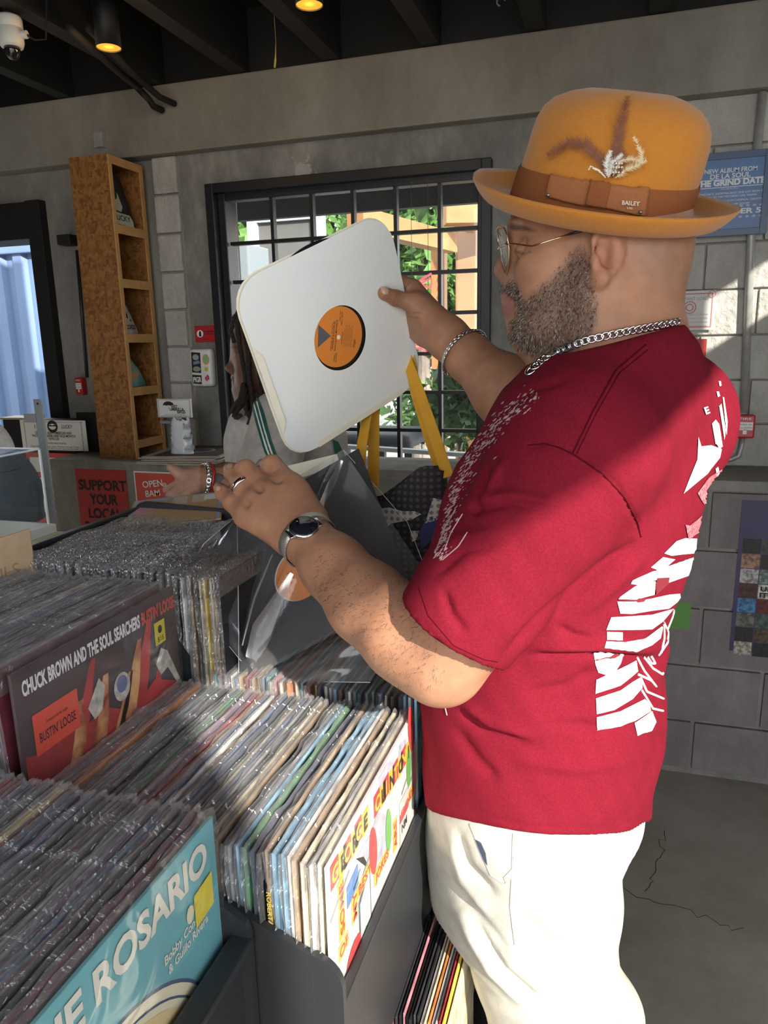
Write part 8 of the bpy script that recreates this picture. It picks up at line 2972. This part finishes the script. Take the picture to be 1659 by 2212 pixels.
# ================================================================== THE SHOPPER WITH DREADLOCKS BEHIND THE RACK
D2 = 2.02
f2, s2 = dirs(-22)
p2 = thing('person', 'person with dreadlocks in a white jacket with green stripes behind the rack', 'person', (pt(600, 1000, D2).x, pt(600, 1000, D2).y, 0))
H2 = np.array(pt(555, 745, D2))
fr2 = np.stack([f2, s2, UP])
def m2(px, py, s=0.0):
    return on_plane(px, py, H2, s2) + s2 * s
pr2 = [Ell(m2(581, 730), (0.09, 0.076, 0.09), fr2, 0.03), Ell(m2(544, 768), (0.055, 0.06, 0.09), fr2, 0.04), Ell(m2(534, 815), (0.032, 0.045, 0.04), fr2, 0.02),
       Ell(m2(520, 838), (0.02, 0.026, 0.017), fr2, 0.01), Cone(m2(506, 764), m2(499, 790), 0.007, 0.009, 0.01), Ell(m2(497, 796), (0.0135, 0.014, 0.011), fr2, 0.009),
       Ell(m2(502, 801, 0.013), (0.011, 0.008, 0.009), fr2, 0.006), Ell(m2(502, 801, -0.013), (0.011, 0.008, 0.009), fr2, 0.006),
       Cone(m2(503, 815, -0.012), m2(506, 816, 0.016), 0.007, 0.005, 0.004), Cone(m2(506, 827, -0.012), m2(509, 826, 0.014), 0.0075, 0.005, 0.004),
       Ell(m2(545, 800, 0.042), (0.03, 0.02, 0.03), fr2, 0.03),
       Cone(m2(515, 765, 0.035), m2(518, 766, 0.05), 0.008, 0.007, 0.008),
       Cone(m2(575, 790), m2(590, 880), 0.055, 0.065, 0.04), Cone(m2(590, 880), m2(620, 1150), 0.1, 0.12, 0.05),
       Ell(m2(583, 770, 0.072), (0.018, 0.008, 0.028), fr2, 0.008)]
# the tattooed forearm reaching to the left, palm up
el, wr = A(pt(560, 1045, 1.75)), A(pt(447, 1034, 1.68))
sh2 = A(pt(610, 905, 1.86))
pr2 += [Cone(m2(600, 890), sh2, 0.07, 0.06, 0.04), Cone(sh2, el, 0.055, 0.045, 0.03), Cone(el, A(pt(490, 1036, 1.7)), 0.044, 0.036, 0.03), Cone(A(pt(490, 1036, 1.7)), wr, 0.036, 0.0285, 0.02)]
for tipx in (((408, 1038, 1.66), (382, 1048, 1.65), (368, 1056, 1.65), (358, 1058, 1.655)), ((407, 1046, 1.655), (385, 1058, 1.64), (373, 1066, 1.635), (364, 1070, 1.635)), ((410, 1052, 1.65), (392, 1064, 1.635), (382, 1071, 1.63), (374, 1074, 1.63)), ((416, 1056, 1.645), (404, 1066, 1.63), (396, 1072, 1.625), (390, 1076, 1.625))):
    pr2.append(Cone(wr, A(pt(*tipx[0])), 0.024, 0.0145, 0.016))
    for i in range(3):
        pr2.append(Cone(A(pt(*tipx[i])), A(pt(*tipx[i + 1])), (0.0115, 0.0105, 0.009)[i], (0.0105, 0.009, 0.0078)[i], 0.006))
pr2 += [Cone(A(pt(430, 1030, 1.67)), A(pt(396, 1027, 1.665)), 0.018, 0.0145, 0.015), Cone(A(pt(396, 1027, 1.665)), A(pt(380, 1018, 1.66)), 0.0135, 0.011, 0.008), Cone(A(pt(380, 1018, 1.66)), A(pt(367, 1009, 1.655)), 0.011, 0.009, 0.006)]
bme, bV, bF = grow('body', pr2, 0.0045, (-1.25, 1.35, 0.75), (-0.2, 2.3, 1.75))
bq = project(bV)
cb_ = np.tile(np.array([0.17, 0.075, 0.045]), (len(bV), 1))
palm_ = (bq[:, 0] < 432) & (bq[:, 1] > 1000)
cb_[palm_] = (0.42, 0.24, 0.17)
arm_ = (bq[:, 0] >= 432) & (bq[:, 0] < 540) & (bq[:, 1] > 1010)
cb_[arm_] = (0.3, 0.16, 0.1)
mk = soft(poly_sd(bq, [(497, 814), (512, 812), (514, 822), (510, 830), (500, 830)]), 4)
cb_ = cb_ * (1 - 0.5 * mk[:, None]) + np.array([0.16, 0.06, 0.05]) * 0.5 * mk[:, None]
mk = soft(poly_sd(bq, [(484, 750), (505, 746), (520, 750), (505, 752)]), 4)
cb_ = cb_ * (1 - 0.8 * mk[:, None]) + np.array([0.02, 0.013, 0.01]) * 0.8 * mk[:, None]
paint(bme, cb_)
obj('body', bme, 'skin', p2)
b2 = bvh_of(bV, bF)
# tattoo of a small anchor-like mark
mat('tattoo', (0.06, 0.05, 0.05), 0.6)
patch(b2, [(468, 1022), (472, 1022), (473, 1034), (484, 1028), (488, 1032), (476, 1042), (470, 1043), (458, 1036), (460, 1032), (468, 1036)], 'tattoo', 'tattoo', p2, 0.0008, 4)
rg = band_round(A(pt(440, 1033, 1.676)), el - wr, 0.01, 0.002, b2, 32)
chain('bracelet', [p for p, d in rg] + [rg[0][0]], [d for p, d in rg] + [rg[0][1]], 0.012, p2, link_mesh(0.012, 0.009, 0.0018))
rg = band_round(A(pt(449, 1034, 1.682)), el - wr, 0.006, 0.001, b2, 28)
obj('red_cord', band_mesh(rg, el - wr, 0.005, 0.003), 'alarm_red', p2, True)
# cap of hair and dreadlocks
def hair_fn(P):
    d = Ell(m2(572, 712), (0.108, 0.088, 0.105), fr2)(P)
    d = smin(d, Ell(m2(590, 760), (0.085, 0.085, 0.1), fr2)(P), 0.03)
    face = Ell(m2(492, 800), (0.075, 0.1, 0.105), fr2)(P)
    d = np.maximum(d, -face)
    return d + 0.003 * np.sin(P[:, 2] * 210) * np.sin(P[:, 0] * 170 + P[:, 1] * 150)
hme, hV, hF = grow('hair', None, 0.005, (-0.9, 1.65, 1.3), (-0.25, 2.25, 1.75), hair_fn)
mat('dreads', (0.022, 0.016, 0.013), 0.7, bump=0.8, bscale=220)
obj('hair', hme, 'dreads', p2, True)
DR = [[(528, 668, 1.93), (512, 700, 1.92), (517, 745, 1.915), (527, 800, 1.92), (533, 845, 1.93), (536, 880, 1.93), (528, 915, 1.93)],
      [(535, 672, 1.93), (530, 720, 1.92), (537, 770, 1.915), (540, 830, 1.92), (545, 880, 1.925), (549, 905, 1.93)],
      [(520, 668, 1.94), (505, 690, 1.94), (498, 715, 1.945), (506, 740, 1.945)],
      [(540, 700, 1.915), (536, 800, 1.91), (545, 860, 1.91), (552, 900, 1.915), (556, 912, 1.915)],
      [(527, 830, 1.92), (520, 860, 1.9), (505, 880, 1.89), (499, 892, 1.89)],
      [(530, 835, 1.915), (524, 870, 1.9), (512, 888, 1.89), (506, 899, 1.885), (512, 903, 1.88), (522, 895, 1.88)],
      [(533, 850, 1.92), (530, 880, 1.905), (541, 905, 1.9), (536, 918, 1.9)],
      [(560, 690, 1.92), (575, 780, 1.9), (588, 860, 1.89), (585, 900, 1.89), (590, 940, 1.89), (572, 952, 1.89)],
      [(570, 700, 1.92), (582, 790, 1.9), (594, 870, 1.89), (598, 935, 1.89)],
      [(556, 700, 1.92), (560, 780, 1.9), (565, 835, 1.9), (570, 842, 1.9), (560, 858, 1.9), (552, 850, 1.9)],
      [(600, 720, 1.93), (612, 800, 1.91), (620, 870, 1.9), (618, 930, 1.9)], [(630, 720, 1.96), (640, 800, 1.94), (645, 900, 1.93)]]
for ch in DR:
    P = [pt(*q) for q in ch]
    Q = []
    for a, b in zip(P, P[1:]):
        for k in range(4):
            Q.append(a + (b - a) * k / 4)
    Q.append(P[-1])
    n = len(Q)
    obj('dreadlock', tube(Q, [0.0078 * (1 + 0.12 * math.sin(k * 2.3)) * (1 - 0.35 * k / n) for k in range(n)], 8), 'dreads', p2, True)
# jacket
jrows = [(pt(0, 880, D2).z, 0.0, 0.075, 0.09, 0), (pt(0, 900, D2).z, 0.0, 0.1, 0.15, 0), (pt(0, 930, D2).z, 0.0, 0.115, 0.19, 0), (pt(0, 1000, D2).z, 0.005, 0.13, 0.2, 0), (pt(0, 1060, D2).z, 0.01, 0.135, 0.2, 0), (0.72, 0.0, 0.14, 0.2, 0)]
jrows = []
for py, fx_, bx_, rs in ((850, 545, 655, 0.08), (868, 512, 690, 0.13), (895, 494, 725, 0.175), (940, 486, 748, 0.19), (1000, 488, 755, 0.195), (1060, 495, 755, 0.195), (1300, 520, 745, 0.19)):
    a, b = m2(fx_, py), m2(bx_, py)
    jrows.append((0.5 * (a[2] + b[2]), 0.5 * ((a - H2) @ f2 + (b - H2) @ f2), abs((a - b) @ f2) / 2, rs))
jl = Loft(jrows, H2, f2, s2)
js1 = Cone(sh2, A(pt(585, 1000, 1.79)), 0.078, 0.07)
js2 = Cone(A(pt(585, 1000, 1.79)), A(pt(545, 1045, 1.74)), 0.068, 0.058)
shF = mir(sh2, H2, s2)
js3 = Cone(shF, mir(A(pt(600, 1050, 1.8)), H2, s2), 0.078, 0.065)
cn2 = A(pt(540, 1048, 1.738))
cd2 = (A(pt(545, 1045, 1.74)) - A(pt(585, 1000, 1.79)))
cd2 /= np.linalg.norm(cd2)
def jk_fn(P):
    d = jl(P)
    sl = smin(js1(P), np.maximum(js2(P), (P - cn2) @ cd2), 0.02)
    d = smin(smin(d, sl, 0.02), js3(P), 0.02)
    w = np.sin(P[:, 2] * 40 + np.sin(P[:, 0] * 22) * 2) * np.sin(P[:, 0] * 30 + P[:, 1] * 21)
    return d + 0.004 * w
kme, kV, kF = grow('jacket', None, 0.007, (-1.15, 1.4, 0.78), (-0.15, 2.35, 1.5), jk_fn)
paint(kme, np.tile(np.array([0.5, 0.47, 0.43]), (len(kV), 1)))
jk = obj('jacket', kme, 'cloth', p2)
kb = bvh_of(kV, kF)
mat('stripe_green', (0.015, 0.12, 0.085), 0.7)
patch(kb, [(540, 850), (553, 846), (570, 890), (585, 950), (604, 1010), (590, 1012), (572, 980), (556, 920)], 'stripe_green', 'stripe', jk, 0.004, 10)
for dx in (0, 7):
    patch(kb, [(550 + dx, 870), (552 + dx, 869), (566 + dx, 925), (578 + dx, 970), (590 + dx, 1010), (587 + dx, 1010), (574 + dx, 970), (563 + dx, 925)], 'white_ink', 'stripe_line', jk, 0.0052, 10)
patch(kb, [(716, 950), (728, 955), (745, 990), (752, 1020), (748, 1050), (738, 1050), (735, 1020), (722, 985)], 'stripe_green', 'stripe', jk, 0.004, 10)
# trousers down to the floor, behind the rack
def t2_fn(P):
    hip2 = m2(625, 1200)
    d = Cone((hip2[0], hip2[1], 0.9), (hip2[0], hip2[1], 0.8), 0.16, 0.15)(P)
    for s in (1, -1):
        o_ = np.array([hip2[0], hip2[1], 0]) + s2 * 0.09 * s
        d = smin(d, Cone((o_[0], o_[1], 0.8), (o_[0], o_[1], 0.03), 0.1, 0.06)(P), 0.03)
    return np.maximum(d, 0.002 - P[:, 2])
qme, qV, qF = grow('trousers', None, 0.014, (-0.95, 1.5, -0.02), (-0.2, 2.3, 1.1), t2_fn)
paint(qme, np.tile(np.array([0.03, 0.03, 0.035]), (len(qV), 1)))
obj('trousers', qme, 'cloth', p2)

# ================================================================== THE CORNER ON THE LEFT
# record tilted against the rack's far end, blue edged, in front of the open palm
ca0, ca1, ca3 = pt(330, 1078, 1.6), pt(486, 1060, 1.62), pt(364, 1112, 1.5)
t = thing('record', 'blue edged record cover tilted behind the rack below the open palm', 'record', ca3)
e1, e2 = ca1 - ca0, ca3 - ca0
e1n = e1.normalized()
e2 = e2 - e1n * e2.dot(e1n)
e2n = e2.normalized()
L1_ = 0.31
ca0 = ca1 - e1n * L1_ * 0.62
nrm = e1n.cross(-e2n).normalized()
if nrm.dot(EYE - ca0) < 0:
    nrm = -nrm
pl = lambda u, v, o_=0.0: ca0 + e1n * u + e2n * v + nrm * o_
W_, Hh = 0.19, 0.17
obj('cover', slab([pl(0, 0), pl(W_, 0), pl(W_, Hh), pl(0, Hh)], -0.004, nrm), mat('cover_tan', (0.48, 0.33, 0.17), 0.5), t)
def cprint(name, u0, v0, u1, v1, m, o_):
    bm = nbm()
    bm.faces.new([bm.verts.new(pl(a, b, o_)) for a, b in ((u0, v1), (u1, v1), (u1, v0), (u0, v0))])
    return obj(name, bm, m, t)
cprint('border_print', 0.004, 0.003, W_ - 0.003, Hh, mat('cover_blue', (0.3, 0.42, 0.62), 0.5), 0.0006)
cprint('print', 0.01, 0.009, W_ - 0.009, Hh, 'cover_tan', 0.0011)
cprint('print', 0.012, 0.02, 0.05, 0.1, mat('cover_pink', (0.58, 0.3, 0.34), 0.5), 0.0015)
cprint('print', 0.04, 0.011, 0.08, 0.024, 'cover_blue', 0.0016)
for k in range(6):
    for q in range(2):
        cprint('text_print', 0.085 + 0.04 * q, 0.014 + 0.008 * k, 0.115 + 0.04 * q, 0.017 + 0.008 * k, 'paper', 0.0016)
cprint('print', W_ - 0.04, 0.015, W_ - 0.012, 0.05, 'paper', 0.0016)
# table with the cream record player, clear case, post
t = thing('side_table', 'black table behind the rack carrying the cream record player', 'table', (-1.32, 1.2, 0))
obj('top', box((-1.62, 1.0, 0.93), (-1.06, 1.38, 0.955), 0.003), 'black_metal', t)
for x_, y_ in ((-1.6, 1.02), (-1.08, 1.02), (-1.6, 1.36), (-1.08, 1.36)):
    obj('leg', box((x_ - 0.012, y_ - 0.012, 0), (x_ + 0.012, y_ + 0.012, 0.93)), 'black_metal', t)
mat('cream_plastic', (0.68, 0.66, 0.4), 0.4)
cA = at_y(155, 1146, 1.3)
t = thing('record_player', 'cream portable record player case on the black table behind the rack', 'record player', (cA.x - 0.2, 1.18, 0.955))
obj('base', box((cA.x - 0.42, 1.04, 0.956), (cA.x, 1.3, cA.z - 0.04), 0.008), 'cream_plastic', t, True)
obj('lid', box((cA.x - 0.42, 1.04, cA.z - 0.038), (cA.x, 1.3, cA.z), 0.012), 'cream_plastic', t, True)
obj('latch', box((cA.x - 0.09, 1.034, cA.z - 0.06), (cA.x - 0.06, 1.041, cA.z - 0.02), 0.002), 'grey_steel', t)
pb = at_y(92, 1132, 1.24)
t = thing('display_case', 'clear acrylic case on a white base standing on the record player', 'case', (pb.x - 0.15, 1.2, cA.z))
obj('base', box((pb.x - 0.36, 1.12, cA.z), (pb.x, 1.28, cA.z + 0.02), 0.003), 'white_plastic', t)
clear_mat('acrylic', (0.97, 0.985, 0.97), 0.03, 0.006, 0.03, fres=0.2)
zt_ = at_y(70, 978, 1.24).z
x1_ = pb.x - 0.012
for nm_, lo_, hi_ in (('front_pane', (x1_ - 0.32, 1.13, cA.z + 0.02), (x1_, 1.134, zt_)), ('back_pane', (x1_ - 0.32, 1.266, cA.z + 0.02), (x1_, 1.27, zt_)), ('side_pane', (x1_ - 0.004, 1.134, cA.z + 0.02), (x1_, 1.266, zt_)), ('top_pane', (x1_ - 0.32, 1.13, zt_), (x1_, 1.27, zt_ + 0.004))):
    obj(nm_, box(lo_, hi_), 'acrylic', t)
for y_ in (1.13, 1.27):
    obj('edge', box((x1_ - 0.002, y_ - 0.002, cA.z + 0.02), (x1_ + 0.002, y_ + 0.002, zt_ + 0.004)), 'film_edge', t)
    obj('edge', box((x1_ - 0.32, y_ - 0.002, zt_ + 0.002), (x1_, y_ + 0.002, zt_ + 0.005)), 'film_edge', t)
obj('edge', box((x1_ - 0.002, 1.13, zt_ + 0.002), (x1_ + 0.002, 1.27, zt_ + 0.005)), 'film_edge', t)
a_, b_ = at_y(74, 862, 1.75), at_y(90, 862, 1.75)
t = thing('steel_post', 'grey flat steel post with a small bracket before the white notice', 'post', ((a_.x + b_.x) / 2, 1.75, 0))
obj('bar', box((a_.x, 1.745, 0.004), (b_.x, 1.753, a_.z), 0.001), 'grey_steel', t)
c_ = at_y(57, 903, 1.75)
obj('bracket', box((c_.x, 1.74, c_.z - 0.012), (a_.x + 0.004, 1.756, c_.z + 0.014), 0.002), 'grey_steel', t)
obj('foot', box((a_.x - 0.03, 1.71, 0), (b_.x + 0.03, 1.79, 0.005)), 'grey_steel', t)
for py_ in (872, 1055):
    q_ = at_y(80 + (py_ - 862) * 0.09, py_, 1.744)
    obj('hole', lathe([(0.0035, 0.0), (0.0035, 0.0015), (0.0, 0.0015)], 12, (q_.x, 1.7455, q_.z), (0, -1, 0)), 'ink', t)
# shopper in denim shorts, mostly out of the frame
Dd = 2.15
hc = np.array(pt(-60, 1050, Dd))
LN = np.array([-0.93, -0.37, 0.0])
fd, sdd = np.array([-0.5, 0.866, 0.0]), np.array([-0.866, -0.5, 0.0])
p3 = thing('person', 'person in denim shorts and white top seen through the clear case', 'person', (hc[0], hc[1], 0))
def p3body(P):
    d = Cone(hc + UP * 0.08, hc + UP * 0.32 + LN * 0.36, 0.1, 0.12)(P)
    d = smin(d, Cone(hc + UP * 0.32 + LN * 0.36, hc + UP * 0.42 + LN * 0.5, 0.06, 0.055)(P), 0.05)
    d = smin(d, Ell(hc + UP * 0.48 + LN * 0.6, (0.1, 0.08, 0.11), np.stack([fd, sdd, UP]))(P), 0.03)
    for s in (1, -1):
        o_ = hc + sdd * 0.085 * s
        d = smin(d, Cone((o_[0], o_[1], hc[2] - 0.05), (o_[0], o_[1], 0.5), 0.085, 0.055)(P), 0.03)
        d = smin(d, Cone((o_[0], o_[1], 0.5), (o_[0] - 0.02, o_[1], 0.06), 0.055, 0.035)(P), 0.03)
        d = smin(d, Cone((o_[0], o_[1], 0.05), (o_[0] + fd[0] * 0.14, o_[1] + fd[1] * 0.14, 0.035), 0.045, 0.035)(P), 0.02)
        sh_ = hc + UP * 0.36 + LN * 0.4 + fd * 0.15 * s
        d = smin(d, Cone(sh_, sh_ + LN * 0.1 - UP * 0.25, 0.05, 0.038)(P), 0.03)
        d = smin(d, Cone(sh_ + LN * 0.1 - UP * 0.25, sh_ + LN * 0.3 - UP * 0.3, 0.038, 0.028)(P), 0.02)
    return np.maximum(d, 0.001 - P[:, 2])
lo_, hi_ = hc - np.array([0.95, 0.7, hc[2] + 0.02]), hc + np.array([0.4, 0.5, 0.7])
ame, aV, aF = grow('body', None, 0.012, lo_, hi_, p3body)
paint(ame, np.tile(np.array([0.36, 0.2, 0.13]), (len(aV), 1)))
obj('body', ame, 'skin', p3)
def shorts_fn(P):
    d = Ell(hc + np.array([0, 0, 0.0]), (0.145, 0.165, 0.16), np.stack([fd, sdd, UP]))(P)
    for s in (1, -1):
        o_ = hc + sdd * 0.085 * s
        d = smin(d, Ell((o_[0] - fd[0] * 0.05, o_[1] - fd[1] * 0.05, hc[2] - 0.03), (0.1, 0.09, 0.1), np.stack([fd, sdd, UP]))(P), 0.03)
        d = smin(d, Cone((o_[0], o_[1], hc[2] - 0.02), (o_[0], o_[1], hc[2] - 0.14), 0.1, 0.1)(P), 0.03)
    d = np.maximum(d, (P[:, 2] - hc[2] - 0.1))
    d = np.maximum(d, -(P[:, 2] - hc[2] + 0.11))
    return d + 0.002 * np.sin(P[:, 2] * 60 + P[:, 0] * 30) * np.sin(P[:, 0] * 40)
dme, dV, dF = grow('denim_shorts', None, 0.008, hc - 0.3, hc + 0.3, shorts_fn)
paint(dme, np.tile(np.array([0.075, 0.105, 0.15]), (len(dV), 1)))
sho = obj('denim_shorts', dme, 'cloth', p3)
db = bvh_of(dV, dF)
patch(db, [(28, 1050), (56, 1045), (58, 1085), (44, 1096), (32, 1088)], mat('denim_pocket', (0.06, 0.09, 0.115), 0.85), 'pocket', sho, 0.002, 8)
drape_line(db, [(0, 1022), (20, 1018), (45, 1012)], 0.0012, mat('denim_seam', (0.02, 0.03, 0.05), 0.9), 'seam', sho, 0.0005, 20)
def top3_fn(P):
    d = Cone(hc + UP * 0.09, hc + UP * 0.33 + LN * 0.37, 0.125, 0.14)(P)
    return np.maximum(d, -(P[:, 2] - hc[2] - 0.06))
ume, uV, uF = grow('top', None, 0.01, hc - np.array([0.7, 0.5, 0.1]), hc + np.array([0.3, 0.4, 0.6]), top3_fn)
paint(ume, np.tile(np.array([0.7, 0.69, 0.68]), (len(uV), 1)))
obj('top', ume, 'cloth', p3)
